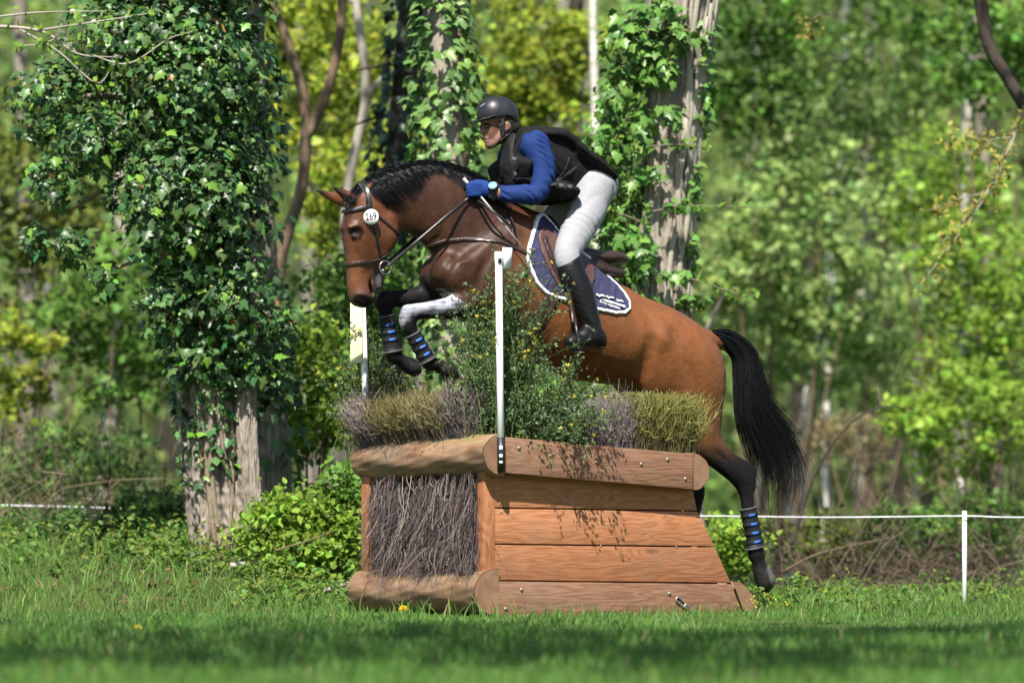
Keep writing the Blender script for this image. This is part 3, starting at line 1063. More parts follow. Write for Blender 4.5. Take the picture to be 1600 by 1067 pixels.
def slant(x_):
    return .27 * (x_ - 930)
for hx, hy, w_ in ((938, 461, 10), (954, 463.5, 9), (971, 469, 8)):          # three running horses
    emb([(hx - w_ * .75, hy + 1), (hx - w_ * .6, hy - 2.4), (hx - w_ * .35, hy - .6), (hx + w_ * .35, hy - 1.4), (hx + w_ * .6, hy - .2), (hx + w_ * .8, hy + 2.6), (hx + w_ * .35, hy + 1.6), (hx - w_ * .1, hy + 1.9), (hx - w_ * .4, hy + 3.4), (hx - w_ * .35, hy + 1.4)], 'stitched_horse')
gq = np.random.default_rng(4)
xq = 943.0
while xq < 976:                                                               # a worn line of capitals, no longer legible
    wq = gq.uniform(1.6, 2.5)
    yq = 465.2 + slant(xq) * 1.02 - 1.5
    emb([(xq, yq), (xq + wq, yq + wq * .27), (xq + wq, yq + 3.6 + wq * .27), (xq, yq + 3.6)], 'stitched_letter')
    xq += wq + .8
emb([(938, 467.6), (977, 478.1), (977, 479.1), (938, 468.6)], 'stitched_underline')
text_at('lettering', 'ferme equestre', .0215, hp(953, 476.0, lv - .008), ln_, rt, M_thread, pad, sx=1.0, bold=.0004)
# ================================================================== LEG BOOTS
M_boot = mat('dark_neoprene', (.012, .0125, .014), rough=.6, spec=.25, var=.25, scale=40, bump=.2, bscale=150, dist=.004)
M_blue = mat('blue_strap_tab', (.02, .12, .52), rough=.5, var=.15, scale=60)
M_grey = mat('grey_strap', (.055, .055, .062), rough=.6, var=.2, scale=60)
def leg_boot(chain, a, b, label, tabs, v, back=False):
    """cuff on a leg between photo points a (top) and b (bottom)"""
    A = np.array(hl(*a, v)[:3])
    B = np.array(hl(*b, v)[:3])
    ax = (B - A) / np.linalg.norm(B - A)
    Lg = np.linalg.norm(B - A)
    c = chain.grown(.010)
    g = field([c], .0045, np.minimum(A, B) - .07, np.maximum(A, B) + .07)
    _x, _y, _z = g.xyz()
    _t = np.clip((_x - A[0]) * ax[0] + (_y - A[1]) * ax[1] + (_z - A[2]) * ax[2], 0, Lg)
    g.f = np.maximum(g.f, (np.sqrt((_x - A[0] - _t * ax[0]) ** 2 + (_y - A[1] - _t * ax[1]) ** 2 + (_z - A[2] - _t * ax[2]) ** 2) - .075).astype(np.float32))
    x, y, z = g.xyz()
    t = (x - A[0]) * ax[0] + (y - A[1]) * ax[1] + (z - A[2]) * ax[2]
    root = thing('leg_boot', label, 'horse boot', h2w(A))
    def slab(t0, t1, off, extra=None):
        f = np.maximum(g.f - off, np.maximum(t0 - t, t - t1))
        if extra is not None:
            f = np.maximum(f, extra)
        V, Fq = surface(g, f.astype(np.float32), 1)
        return mesh_np('m', h2w(V), Fq, smooth=True) if len(Fq) else None
    part('cuff', slab(0, Lg, .001), M_boot, root)
    part('binding', slab(-.004, .007, .005), M_grey, root)
    part('binding', slab(Lg - .008, Lg + .003, .005), M_grey, root)
    sidev = np.cross(ax, (0, 1, 0))
    s_ = (x - A[0]) * sidev[0] + (z - A[2]) * sidev[2]
    for tt in tabs:
        st_ = part('strap', slab(Lg * tt - .011, Lg * tt + .011, .006), M_boot, root)
        part('strap_tab', slab(Lg * tt - .008, Lg * tt + .008, .0085, np.maximum(np.abs(s_ + .004) - .020, y - (v))), M_blue, st_)
    return root
leg_boot(hind_n, (1169, 794), (1181, 856), 'black boot with four blue tabs on the trailing hind leg', (.17, .40, .62, .84), -.14)
leg_boot(fore_n, (646, 521), (668, 563), 'black boot with blue tabs on the foam-streaked front leg', (.24, .5, .77), -.15)
leg_boot(fore_f, (603, 494), (613, 550), 'shaded black boot on the far front leg', (.25, .45, .66), .13)
# ================================================================== RIDER
RY = R(-20)          # the head is turned a little away from the horse's line, to a clean profile
r_torso = ch([(927, 290, 34, 0, 1.30), (898, 279, 33, 0, 1.12), (864, 257, 37, 0, 1.02), (838, 241, 38, 0, 1.10), (820, 228, 27, 0, 1.45)], k=.03)
r_sh = ch([(836, 228, 19, -.165, 1), (826, 224, 19, 0, 1), (816, 228, 18, .165, 1)], k=.03)
r_neck = ch([(812, 226, 19, 0, .9), (797, 217, 16, 0, .85), (787, 205, 16, 0, .85)], k=.02)
r_skull = [ch([(776, 180, 25, 0, .80), (784, 184, 24, 0, .82)], k=.02, yaw=RY),
           ch([(768, 192, 17, 0, .85), (768, 206, 14.5, 0, .85), (769, 217, 11, 0, .8)], k=.02, yaw=RY),
           ch([(786, 212, 8, -.045, .8), (772, 224, 6, -.022, 1.0), (766, 226, 5.5, 0, 1.2)], k=.016, yaw=RY), ch([(786, 212, 8, .045, .8), (772, 224, 6, .022, 1.0), (766, 226, 5.5, 0, 1.2)], k=.016, yaw=RY),
           ch([(757, 195, 2.5, 0, 1), (752.5, 206, 3.4, 0, 1.1), (756, 209, 3, 0, 1.6)], k=.010, yaw=RY),
           ch([(757, 191, 4.5, -.03, 1.6), (757, 191, 4.5, .03, 1.6)], k=.012, sub=1),
           ch([(758, 216, 2.3, 0, 3.0), (760, 217, 2, 0, 4)], k=.006, sub=1), ch([(759.5, 221, 2.4, 0, 3.0), (761, 221, 2, 0, 4)], k=.006, sub=1),
           ch([(763, 227, 5.0, 0, 1.3)], k=.012)]
eye_sock = [ch([(759.5, 198, 4, -.040, 1.2)], k=.012, op='s'), ch([(759.5, 198, 4, .040, 1.2)], k=.012, op='s')]
mouth_line = ch([(755, 218.8, 1.1, -.02, 1), (762, 219.4, 1.0, -.035, 1)], k=.004, op='s', sub=1)
r_ear = [ch([(792, 193, 4, -.082, .6), (794, 198, 5.5, -.086, .55), (791, 204, 3.6, -.080, .6)], k=.006), ch([(792, 193, 4, .078, .6), (794, 198, 5.5, .08, .55), (791, 204, 3.6, .076, .6)], k=.006)]
ear_hole = ch([(792.5, 198, 2.4, -.099, 1)], k=.006, op='s')
arm_n = [(835, 229, 20, -.185, .95), (846, 252, 19, -.215, .9), (848, 278, 16.5, -.24, .9), (839, 302, 13.5, -.25, .95), (815, 304, 13.5, -.225, .95), (795, 303, 11.5, -.19, .9), (776, 302, 9, -.155, .9)]
arm_f = [(806, 232, 19, .185, .95), (794, 256, 18, .215, .9), (789, 284, 15, .235, .95), (778, 298, 12, .19, .95), (765, 300, 9, .14, .9)]
r_arm_n = ch(arm_n, k=.03)
r_arm_f = ch(arm_f, k=.03)
hand_n = [ch([(774, 299, 8.5, -.150, .8), (760, 296, 11, -.135, .7), (746, 296, 11, -.125, .65)], k=.012)]
for i in range(4):
    dy = i * 5.2
    hand_n.append(ch([(748, 289 + dy * .92, 4.1, -.142, 1), (736 - (1 - abs(i - 1.3)) * 1.5, 288.5 + dy, 4.0, -.140, 1), (732, 290.5 + dy, 3.7, -.112, 1), (741, 293 + dy, 3.5, -.090, 1)], k=.005, sub=2))
hand_n.append(ch([(760, 288, 5, -.112, 1), (747, 285.5, 4.4, -.100, 1), (735, 288, 3.7, -.103, 1)], k=.007, sub=2))
hand_f = [ch([(764, 298, 8.5, .135, .8), (748, 296, 11, .10, .7), (738, 296, 10, .085, .65)], k=.012)]
for i in range(4):
    dy = i * 5.2
    hand_f.append(ch([(742, 289 + dy * .92, 4.1, .10, 1), (729, 288.5 + dy, 4.0, .095, 1), (726, 290.5 + dy, 3.7, .07, 1), (735, 293 + dy, 3.5, .05, 1)], k=.005, sub=2))
hand_f.append(ch([(752, 288, 5, .08, 1), (740, 285.5, 4.4, .07, 1), (729, 288, 3.7, .072, 1)], k=.007, sub=2))
leg = [(925, 297, 32, -.095, .95), (917, 333, 27, -.165, .85), (900, 365, 24, -.225, .82), (886, 398, 19, -.285, .9), (893, 424, 17.5, -.315, .95), (907, 455, 17.5, -.335, .92), (917, 484, 14.5, -.35, .92), (924, 506, 12, -.36, .95), (929, 524, 11, -.365, .95)]
r_leg = ch(leg, k=.03)
foot = ch([(934, 527, 12, -.365, .95), (920, 526, 14, -.37, .9), (905, 531, 12, -.38, 1.0), (891, 535, 8.5, -.39, 1.25)], k=.02)
heel = ch([(939, 535, 8.5, -.365, 1.0)], k=.015)
BODY = [r_torso, r_sh, r_neck] + r_skull + eye_sock + [mouth_line] + r_ear + [ear_hole, r_arm_n, r_arm_f] + hand_n + hand_f + [r_leg, r_leg.mirrored(), foot, foot.mirrored()]
gR = field(BODY, .0062)
V, Fq = surface(gR, relax=1)
W = h2w(V)
px, py = w2px(W)
C = np.tile(np.array([.165, .080, .053]), (len(V), 1))
facev = (py < 240) & (px < 812)
C = mixc(C, (.16, .085, .065), facev * hsmooth(py - .35 * (px - 762), 206, 216) * hsmooth(px, 789, 778) * .55)      # stubble
C = mixc(C, (.28, .10, .085), facev * ((np.abs(py - 219) < 3.2) & (px < 763)).astype(float) * .8)                    # lips
C = mixc(C, (.02, .014, .012), facev * ((np.abs(py - 194.2 - .05 * (px - 757)) < 1.6) & (px < 769) & (px > 752)).astype(float) * .9)  # brow
C *= (1 + .06 * snoise(W, 60, 9))[:, None]
M_skin = mat('skin', attr=True, rough=.5, var=.06, scale=60, spec=.4)
person = thing('person', 'rider in black helmet, blue sleeves, black vest and pale breeches leaning over the horse', 'person', hp(905, 400, 0))
part('body', mesh_np('body', W, Fq, C, smooth=True), M_skin, person)
M_dark_eye = mat('brown_eye', (.02, .012, .008), rough=.15, var=.1)
for sg in (-1, 1):
    u, v, z, _ = hl(760.5, 198, -.036)
    o = part('eye', ball('eye', .0115, 14), M_dark_eye, person)
    o.location = h2w(np.array([u, v if sg < 0 else -v, z]))
# short dark hair under the helmet
def wig(c):
    return c
ghair = field([ch([(788, 190, 25, 0, .86), (795, 198, 17, 0, 1.15)], k=.02, yaw=RY), ch([(783, 196, 4, -.082, .8), (783, 205, 2.6, -.080, .8)], k=.01)], .005)
part('hair', mesh_np('hair', *(lambda a: (h2w(a[0]), a[1]))(surface(ghair, relax=1)), smooth=True), mat('dark_hair', (.012, .010, .009), rough=.7, var=.3, scale=200, bump=.5, bscale=400), person)

def cloth(name, chains, h, material, amp=.0, wl=90., seed=1, cuts=(), parent=person, relax=1, dirs=None, mod=None):
    g = field(chains, h)
    x, y, z = g.xyz()
    f = g.f
    if amp:
        gg_ = np.random.default_rng(seed)
        n = 0
        for i in range(4):
            k = gg_.normal(size=3)
            k = k / np.linalg.norm(k) * wl * (.7 + .4 * i)
            if dirs is not None:
                k = np.asarray(dirs) * wl * (.7 + .45 * i) + gg_.normal(size=3) * wl * .3
            w1, w2 = gg_.normal(size=3) * 14, gg_.normal(size=3) * 14
            env = np.maximum(0, np.sin(x * w1[0] + y * w1[1] + z * w1[2] + gg_.uniform(0, 6)))
            n = n + env * (1 - 2 * np.abs(np.sin(.5 * (x * k[0] + y * k[1] + z * k[2]) + gg_.uniform(0, 6) + 1.1 * np.sin(x * w2[0] + y * w2[1] + z * w2[2]))))
        if mod is not None:
            n = n * mod(x, y, z)
        f = f + (amp * n).astype(np.float32)
    for pnt, nr in cuts:
        pnt, nr = np.asarray(pnt, float), np.asarray(nr, float) / np.linalg.norm(nr)
        f = np.maximum(f, ((x - pnt[0]) * nr[0] + (y - pnt[1]) * nr[1] + (z - pnt[2]) * nr[2]).astype(np.float32))
    V, Fq = surface(g, f.astype(np.float32), relax)
    return part(name, mesh_np(name, h2w(V), Fq, smooth=True), material, parent)

M_shirt = mat('royal_blue_cloth', (.0065, .025, .118), spec=.25, rough=.8, var=.10, scale=30, bump=.35, bscale=24, dist=.012, stretch=(.6, .6, 1.2))
M_glove = mat('blue_glove_cloth', (.008, .034, .16), spec=.25, rough=.8, var=.15, scale=60, bump=.2, bscale=400, dist=.001)
M_breech = mat('pale_grey_breeches', (.275, .275, .295), rough=.85, var=.07, scale=14, bump=.45, bscale=17, dist=.018, stretch=(1, 1, .6))
M_vest = mat('black_vest_cloth', (.0085, .008, .0085), spec=.15, rough=.8, var=.25, scale=25, bump=.3, bscale=90, dist=.004)
M_rboot = mat('black_riding_leather', (.006, .006, .0065), spec=.28, rough=.42, var=.25, scale=30, bump=.25, bscale=60, dist=.004)
M_sole = mat('rubber_sole', (.05, .05, .052), rough=.7, var=.2, scale=40)

def cutp(a, b, v):
    """cut plane at photo point a, keeping the side away from direction a->b"""
    A, B = np.array(hl(*a, v)[:3]), np.array(hl(*b, v)[:3])
    return A, B - A
cloth('sleeve', [ch(arm_n, k=.02, grow=.006), ch([(836, 228, 21, -.165, 1), (826, 224, 19, -.08, 1)], k=.03, sub=1)], .0055, M_shirt, .0058, 120, 3, cuts=[cutp((777, 302), (760, 300), -.155)])
cloth('sleeve', [ch(arm_f, k=.02, grow=.006), ch([(816, 230, 20, .165, 1), (826, 226, 19, .08, 1)], k=.03, sub=1)], .0065, M_shirt, .005, 120, 4)
cloth('glove', [c.grown(.002) for c in hand_n], .0042, M_glove, cuts=[cutp((766, 298), (790, 300), -.14)], relax=1)
cloth('glove', [c.grown(.002) for c in hand_f], .0050, M_glove, relax=1)
# vest: body protector with a flared back tail
vest = [ch([(915, 281, 33, 0, 1.28), (893, 277, 36, 0, 1.16), (862, 256, 43, 0, 1.06), (838, 243, 43, 0, 1.06), (818, 232, 32, 0, 1.25)], k=.02),
        ch([(832, 216, 15, -.115, 1.2), (812, 222, 16, -.10, 1), (797, 252, 16, -.085, 1.1), (800, 284, 13, -.09, 1.3)], k=.02),
        ch([(832, 216, 15, .115, 1.2), (812, 222, 16, .10, 1), (797, 252, 16, .085, 1.1), (800, 284, 13, .09, 1.3)], k=.02),
        ch([(797, 262, 17, 0, 4.5), (802, 284, 12, 0, 5.5), (840, 300, 16, 0, 5.5), (868, 304, 16, 0, 5.0)], k=.03),
        ch([(834, 212, 12, 0, 4.0), (866, 215, 13, 0, 4.0), (898, 246, 14, 0, 4.2), (920, 262, 11, 0, 5.2), (944, 280, 6.5, 0, 7.2)], k=.03)]
vest_o = cloth('vest', vest, .0065, M_vest, .0035, 70, 8, cuts=[cutp((948, 284), (960, 292), 0), cutp((797, 215), (784, 206), 0)])
# straps and buckles on the vest
gv = field(vest, .0055)
def vstrap(pts, w, off, name, material):
    q = uz(pts, -.19)
    x, y, z = gv.xyz()
    f = np.maximum(np.maximum(gv.f - off, np.broadcast_to(line_sd(*np.broadcast_arrays(x, z), q, w), gv.f.shape)), y + 0.02)
    V, Fq = surface(gv, f.astype(np.float32), 1)
    if len(Fq):
        part(name, mesh_np(name, h2w(V), Fq, smooth=True), material, vest_o)
M_web = mat('black_webbing', (.016, .0155, .016), spec=.2, rough=.6, var=.3, scale=90, bump=.3, bscale=300, dist=.002)
vstrap([(812, 200), (806, 225), (804, 250), (808, 278)], .012, .007, 'shoulder_strap', M_web)
vstrap([(812, 280), (845, 292), (875, 285), (905, 262)], .011, .007, 'waist_strap', M_web)
vstrap([(868, 296), (884, 272), (893, 248)], .009, .007, 'side_strap', M_web)
M_buckle = mat('dark_buckle', (.10, .10, .105), rough=.3, var=.1)
for (bx, by) in ((804, 249), (807, 272), (877, 290), (890, 292)):
    v_ = find_v(gv, bx, by) - .006
    me = box_mesh('buckle', (-.014, -.006, -.010), (.014, .006, .010), .003)
    o = part('buckle', me, M_buckle, vest_o)
    o.location = hp(bx, by, v_)
    o.rotation_euler = (0, 0, TH)
# breeches, belt, boots
cloth('breeches', [ch(leg[:5], k=.03, grow=.005), ch([(r[0], r[1], r[2], -r[3], r[4]) for r in leg[:1]], k=.03), r_leg.mirrored().grown(.005), ch([(930, 291, 33, 0, 1.35), (912, 286, 32, 0, 1.25)], k=.04)],
      .0060, M_breech, .0030, 110, 12)
bt = [ch([(887, 392, 19, -.28, .9)] + leg[3:], k=.02, grow=.010), foot.grown(.006), heel.grown(.004)]
zank = hl(925, 508, -.36)[2]
def boot(mirror):
    cs = [c.mirrored() for c in bt] if mirror else bt
    sgn = -1 if mirror else 1
    A = np.array(hl(887, 408, -.30)[:3])
    B = np.array(hl(880, 394, -.30)[:3])
    A[1] *= sgn
    B[1] *= sgn
    Sx = np.array(hl(910, 543, -.37)[:3])
    Sx[1] *= sgn
    bo = cloth('riding_boot', cs, .0052, M_rboot, .0050, 130, 21, cuts=[(A, (B - A)), (Sx, (0, 0, -1))], dirs=(.25, 0, 1),
          mod=lambda x, y, z: np.exp(-((z - zank) / .045) ** 2) + .12)
    g = field([c.grown(.004) for c in (foot, heel)] if not mirror else [c.grown(.004).mirrored() for c in (foot, heel)], .0045)
    x, y, z = g.xyz()
    f = np.maximum(g.f - .004, np.maximum(z - (Sx[2] + .010), (Sx[2] - .006) - z) + 0 * x)
    f = np.maximum(g.f - .005, np.maximum(z - (Sx[2] + .006), (Sx[2] - .009) - z)).astype(np.float32)
    V, Fq = surface(g, f, 1)
    part('boot_sole', mesh_np('boot_sole', h2w(V), Fq, smooth=True), M_sole, bo)
boot(False)
boot(True)
# spur strap
def loop_tube(name, pts, r, material, parent):
    V, Fs = tube_arrays(crom(np.array([hp(*p) for p in pts]), 4), r, 6)
    return part(name, mesh_np(name, V, Fs, smooth=True), material, parent)
loop_tube('spur', [(948, 527, -.36), (940, 524, -.408), (926, 523, -.412), (914, 520, -.40), (906, 518, -.38)], .0042, M_steel, person)
# watch
u, v, z, _ = hl(770, 291, -.182)
wn_ = np.array([-.15, -.85, .55])
wn_ /= np.linalg.norm(wn_)
wc = h2w(np.array([u, v, z]))
V, Fs = tube_arrays([wc - wn_ * .008, wc + wn_ * .006], .0275, 28)
watch = part('watch', mesh_np('watch', V, Fs), M_blackfab, person)
V, Fs = tube_arrays([wc + wn_ * .0055, wc + wn_ * .0075], .0245, 28)
part('watch_face', mesh_np('watch_face', V, Fs), mat('pale_blue_dial', (.22, .42, .58), rough=.15, var=.25, scale=60, coat=.5), watch)
cloth('watch_strap', [ch([(772, 293, 9.6, -.152, .95), (771, 305, 9.2, -.150, .95)], k=.01, sub=1)], .0045, M_blackfab, parent=watch)
# helmet
hd = [ch([(772, 178, 27.5, 0, .92), (781, 180, 29, 0, .90)], k=.02, yaw=RY)]
ghm = field(hd, .0042)
x, y, z = ghm.xyz()
def hz(pt):
    return np.array(hl(*pt, 0)[:3])
rim = uz([(735, 189), (745, 192), (764, 187), (782, 183), (790, 185), (797, 198), (806, 201), (815, 196), (830, 140), (730, 140)], 0)
shell = np.maximum(ghm.f, np.broadcast_to(poly_sd(*np.broadcast_arrays(x, z), rim), ghm.f.shape))
inner_cut = field([c.grown(-.012) for c in hd], .0042, ghm.lo, ghm.lo + (ghm.n - 1) * .0042)
shell = np.maximum(shell, -inner_cut.f)
V, Fq = surface(ghm, shell.astype(np.float32), 2)
M_helm = mat('matt_black_helmet', (.014, .015, .018), rough=.42, var=.08, scale=30, spec=.5)
helmet = part('helmet', mesh_np('helmet', h2w(V), Fq, smooth=True), M_helm, person)
gvz = field([ch([(762, 183, 22.5, 0, 1.10), (757, 185, 19.5, 0, 1.05)], k=.02, yaw=RY)], .0038)
x, y, z = gvz.xyz()
pl = np.array(uz([(738, 192.0), (790, 183.5)], 0))
sl = (pl[1, 1] - pl[0, 1]) / (pl[1, 0] - pl[0, 0])
hgt = (z - (pl[0, 1] + sl * (x - pl[0, 0])) - .25 * (y * y) / .1)
f = np.maximum(np.maximum(gvz.f, np.abs(hgt) - .005), x - hl(782, 185, 0)[0])
V, Fq = surface(gvz, f.astype(np.float32), 1)
part('helmet_visor', mesh_np('helmet_visor', h2w(V), Fq, smooth=True), M_helm, helmet)
hb = ch([(772, 178, 28.0, 0, .92), (781, 180, 29.5, 0, .90)], k=.02, yaw=RY)
gtr = field([hb], .0036)
x, y, z = gtr.xyz()
trim = uz([(743, 173), (748, 175), (752, 170), (760, 162)], -.06)
f = np.maximum(np.maximum(gtr.f - .001, np.broadcast_to(line_sd(*np.broadcast_arrays(x, z), trim, .0035), gtr.f.shape)), y + .01)
V, Fq = surface(gtr, f.astype(np.float32), 0)
if len(Fq):
    part('helmet_trim', mesh_np('helmet_trim', h2w(V), Fq, smooth=True), mat('gloss_grey_trim', (.16, .17, .18), rough=.25), helmet)
def strap_on(pts, w):
    P = crom(np.array([hp(*p) for p in pts]), 4)
    V, Fq = strip(P, w, .003, np.array([.6, .1, .3]))
    return part('chin_strap', mesh_np('chin_strap', V, Fq), M_blackfab, helmet)
strap_on([(786, 184, -.088), (786, 196, -.089), (787, 206, -.083), (785, 214, -.074), (778, 224, -.052), (770, 230, -.025), (764, 232, 0)], .016)
strap_on([(800, 198, -.082), (796, 208, -.080), (790, 213, -.076), (783, 220, -.066)], .014)

# ------------------------------------------------------------------ reins and whip
def rein(pts, w, label):
    P = crom(np.array([hp(*p) for p in pts]), 5)
    V, Fq = strip(P, w, .005, np.array([0.2, .2, 1.0]))
    return part('rein', mesh_np('rein', V, Fq, smooth=False), M_blackleather, bridle)
rein([(605, 416, -.085), (630, 395, -.12), (655, 374, -.155), (697, 339, -.165), (733, 310, -.125)], .019, 'near')
rein([(598, 416, .085), (640, 380, .13), (690, 330, .15), (728, 305, .08)], .019, 'far')
rein([(738, 308, -.10), (770, 330, -.24), (796, 352, -.26), (806, 360, -.25), (790, 330, -.12), (745, 305, .06)], .014, 'loop')
V, Fs = w_tube([(724, 279, -.115), (744, 300, -.115), (756, 313, -.16), (790, 354, -.25), (824, 396, -.29)], [.010, .009, .0065, .0045, .003], 8)
wh = obj('riding_whip', mesh_np('riding_whip', V, Fs, smooth=True), mat('silver_whip', (.30, .29, .30), rough=.35, var=.25, scale=80))
tag(wh, 'thin silver grey riding whip held in the rider gloved hand', 'whip')
# ================================================================== THE OBSTACLE
PHI = R(30)
E1 = np.array([math.cos(PHI), math.sin(PHI), 0.0])       # along the boarded side, to the right and away
E2 = np.array([-math.sin(PHI), math.cos(PHI), 0.0])      # along the heather front, to the left and away
NS = np.array([math.sin(PHI), -math.cos(PHI), 0.0])      # outward normal of the boarded side
C0 = at(775, 960, 0.0)
C0[2] = 0.0
def on_side(px_, py_, off=0.0):
    """photo point carried to the boarded side's plane (off metres proud of it)"""
    o = np.array([0, -DIST, ZC])
    d = at(px_, py_, 0.0) - o
    t = ((C0 + NS * off - o) @ NS) / (d @ NS)
    return o + d * t
WID = 1.40
jump = thing('cross_country_obstacle', 'wooden box obstacle of orange planks and half logs under the jumping horse', 'obstacle', C0)

def wood_mat(name, c1, c2, c3, grain=34.0, knots=True, dark=1.0, weather=0.0, moss=0.0):
    m, nt, p = new_mat(name)
    L = nt.links.new
    tc = nd(nt, 'ShaderNodeTexCoord')
    oi = nd(nt, 'ShaderNodeObjectInfo')
    add = nd(nt, 'ShaderNodeVectorMath', operation='MULTIPLY_ADD')
    L(oi.outputs['Random'], add.inputs[0])
    add.inputs[1].default_value = (31, 17, 23)
    L(tc.outputs['Object'], add.inputs[2])
    # knots push the grain aside
    mk = nd(nt, 'ShaderNodeMapping')
    mk.inputs['Scale'].default_value = (1.5, 1.5, 5.0)
    L(add.outputs[0], mk.inputs['Vector'])
    vo = nd(nt, 'ShaderNodeTexVoronoi', Scale=1.0, Randomness=1.0)
    L(mk.outputs[0], vo.inputs['Vector'])
    kf = nd(nt, 'ShaderNodeMapRange')
    kf.inputs['From Min'].default_value = .0
    kf.inputs['From Max'].default_value = .38
    kf.inputs['To Min'].default_value = 1.0
    kf.inputs['To Max'].default_value = 0.0
    L(vo.outputs['Distance'], kf.inputs['Value'])
    ms = nd(nt, 'ShaderNodeMapping')
    ms.inputs['Scale'].default_value = (1.0, 1.0, 9.0)
    L(add.outputs[0], ms.inputs['Vector'])
    n1_ = nd(nt, 'ShaderNodeTexNoise', Scale=1.7, Detail=3.0, Roughness=.5)
    L(ms.outputs[0], n1_.inputs['Vector'])
    sm = nd(nt, 'ShaderNodeMath', operation='MULTIPLY_ADD')
    L(kf.outputs[0], sm.inputs[0])
    sm.inputs[1].default_value = .38 if knots else 0.0
    L(n1_.outputs['Fac'], sm.inputs[2])
    fr = nd(nt, 'ShaderNodeMath', operation='MULTIPLY')
    L(sm.outputs[0], fr.inputs[0])
    fr.inputs[1].default_value = grain
    sn = nd(nt, 'ShaderNodeMath', operation='SINE')
    L(fr.outputs[0], sn.inputs[0])
    mf = nd(nt, 'ShaderNodeMapping')
    mf.inputs['Scale'].default_value = (3.0, 3.0, 70.0)
    L(add.outputs[0], mf.inputs['Vector'])
    n2_ = nd(nt, 'ShaderNodeTexNoise', Scale=3.0, Detail=6.0, Roughness=.7)
    L(mf.outputs[0], n2_.inputs['Vector'])
    g1 = nd(nt, 'ShaderNodeMath', operation='MULTIPLY_ADD')
    L(sn.outputs[0], g1.inputs[0])
    g1.inputs[1].default_value = .16
    L(n2_.outputs['Fac'], g1.inputs[2])
    cr = nd(nt, 'ShaderNodeValToRGB')
    e = cr.color_ramp.elements
    e[0].position = .22
    e[0].color = (*c1, 1)
    e[1].position = .82
    e[1].color = (*c3, 1)
    q = e.new(.5)
    q.color = (*c2, 1)
    L(g1.outputs[0], cr.inputs['Fac'])
    kd = nd(nt, 'ShaderNodeMapRange')
    kd.inputs['From Min'].default_value = .03
    kd.inputs['From Max'].default_value = .10
    kd.inputs['To Min'].default_value = .55 if knots else 0.0
    kd.inputs['To Max'].default_value = 0.0
    L(vo.outputs['Distance'], kd.inputs['Value'])
    mx = nd(nt, 'ShaderNodeMix', data_type='RGBA')
    L(kd.outputs[0], mx.inputs[0])
    L(cr.outputs[0], mx.inputs[6])
    mx.inputs[7].default_value = (c1[0] * .45, c1[1] * .4, c1[2] * .4, 1)
    # weathering: large grey-brown stains
    nw = nd(nt, 'ShaderNodeTexNoise', Scale=4.0, Detail=6.0, Roughness=.65)
    L(add.outputs[0], nw.inputs['Vector'])
    wr = nd(nt, 'ShaderNodeMapRange')
    wr.inputs['From Min'].default_value = .45
    wr.inputs['From Max'].default_value = .75
    wr.inputs['To Min'].default_value = 0
    wr.inputs['To Max'].default_value = weather
    L(nw.outputs['Fac'], wr.inputs['Value'])
    mw = nd(nt, 'ShaderNodeMix', data_type='RGBA')
    L(wr.outputs[0], mw.inputs[0])
    L(mx.outputs[2], mw.inputs[6])
    mw.inputs[7].default_value = (.17, .125, .09, 1)
    if moss:
        gn = nd(nt, 'ShaderNodeNewGeometry')
        sx = nd(nt, 'ShaderNodeSeparateXYZ')
        L(gn.outputs['Normal'], sx.inputs[0])
        nm = nd(nt, 'ShaderNodeTexNoise', Scale=7.0, Detail=6.0, Roughness=.7)
        L(add.outputs[0], nm.inputs['Vector'])
        am = nd(nt, 'ShaderNodeMath', operation='MULTIPLY_ADD')
        L(sx.outputs['Z'], am.inputs[0])
        am.inputs[1].default_value = .55
        L(nm.outputs['Fac'], am.inputs[2])
        rm = nd(nt, 'ShaderNodeMapRange')
        rm.inputs['From Min'].default_value = .92
        rm.inputs['From Max'].default_value = 1.12
        rm.inputs['To Max'].default_value = moss
        L(am.outputs[0], rm.inputs['Value'])
        mo = nd(nt, 'ShaderNodeMix', data_type='RGBA')
        L(rm.outputs[0], mo.inputs[0])
        L(mw.outputs[2], mo.inputs[6])
        mo.inputs[7].default_value = (.13, .15, .035, 1)
        mw = mo
    # a little tone of its own for each piece
    tn = nd(nt, 'ShaderNodeMapRange')
    tn.inputs['To Min'].default_value = .84
    tn.inputs['To Max'].default_value = 1.12
    L(oi.outputs['Random'], tn.inputs['Value'])
    vm = nd(nt, 'ShaderNodeVectorMath', operation='MULTIPLY')
    L(mw.outputs[2], vm.inputs[0])
    L(tn.outputs[0], vm.inputs[1])
    L(vm.outputs[0], p.inputs['Base Color'])
    p.inputs['Roughness'].default_value = .72
    p.inputs['Specular IOR Level'].default_value = .3
    bp = nd(nt, 'ShaderNodeBump', Strength=.5, Distance=.004)
    L(g1.outputs[0], bp.inputs['Height'])
    L(bp.outputs[0], p.inputs['Normal'])
    return m
M_plank = wood_mat('orange_larch_plank', (.245, .092, .036), (.335, .136, .058), (.40, .178, .082), grain=52, weather=.30)
M_beam = wood_mat('weathered_beam', (.150, .070, .038), (.215, .108, .062), (.285, .160, .098), grain=46, weather=.6)
M_log = wood_mat('peeled_log', (.130, .068, .037), (.215, .120, .064), (.30, .190, .112), grain=14, weather=.95, moss=.75)

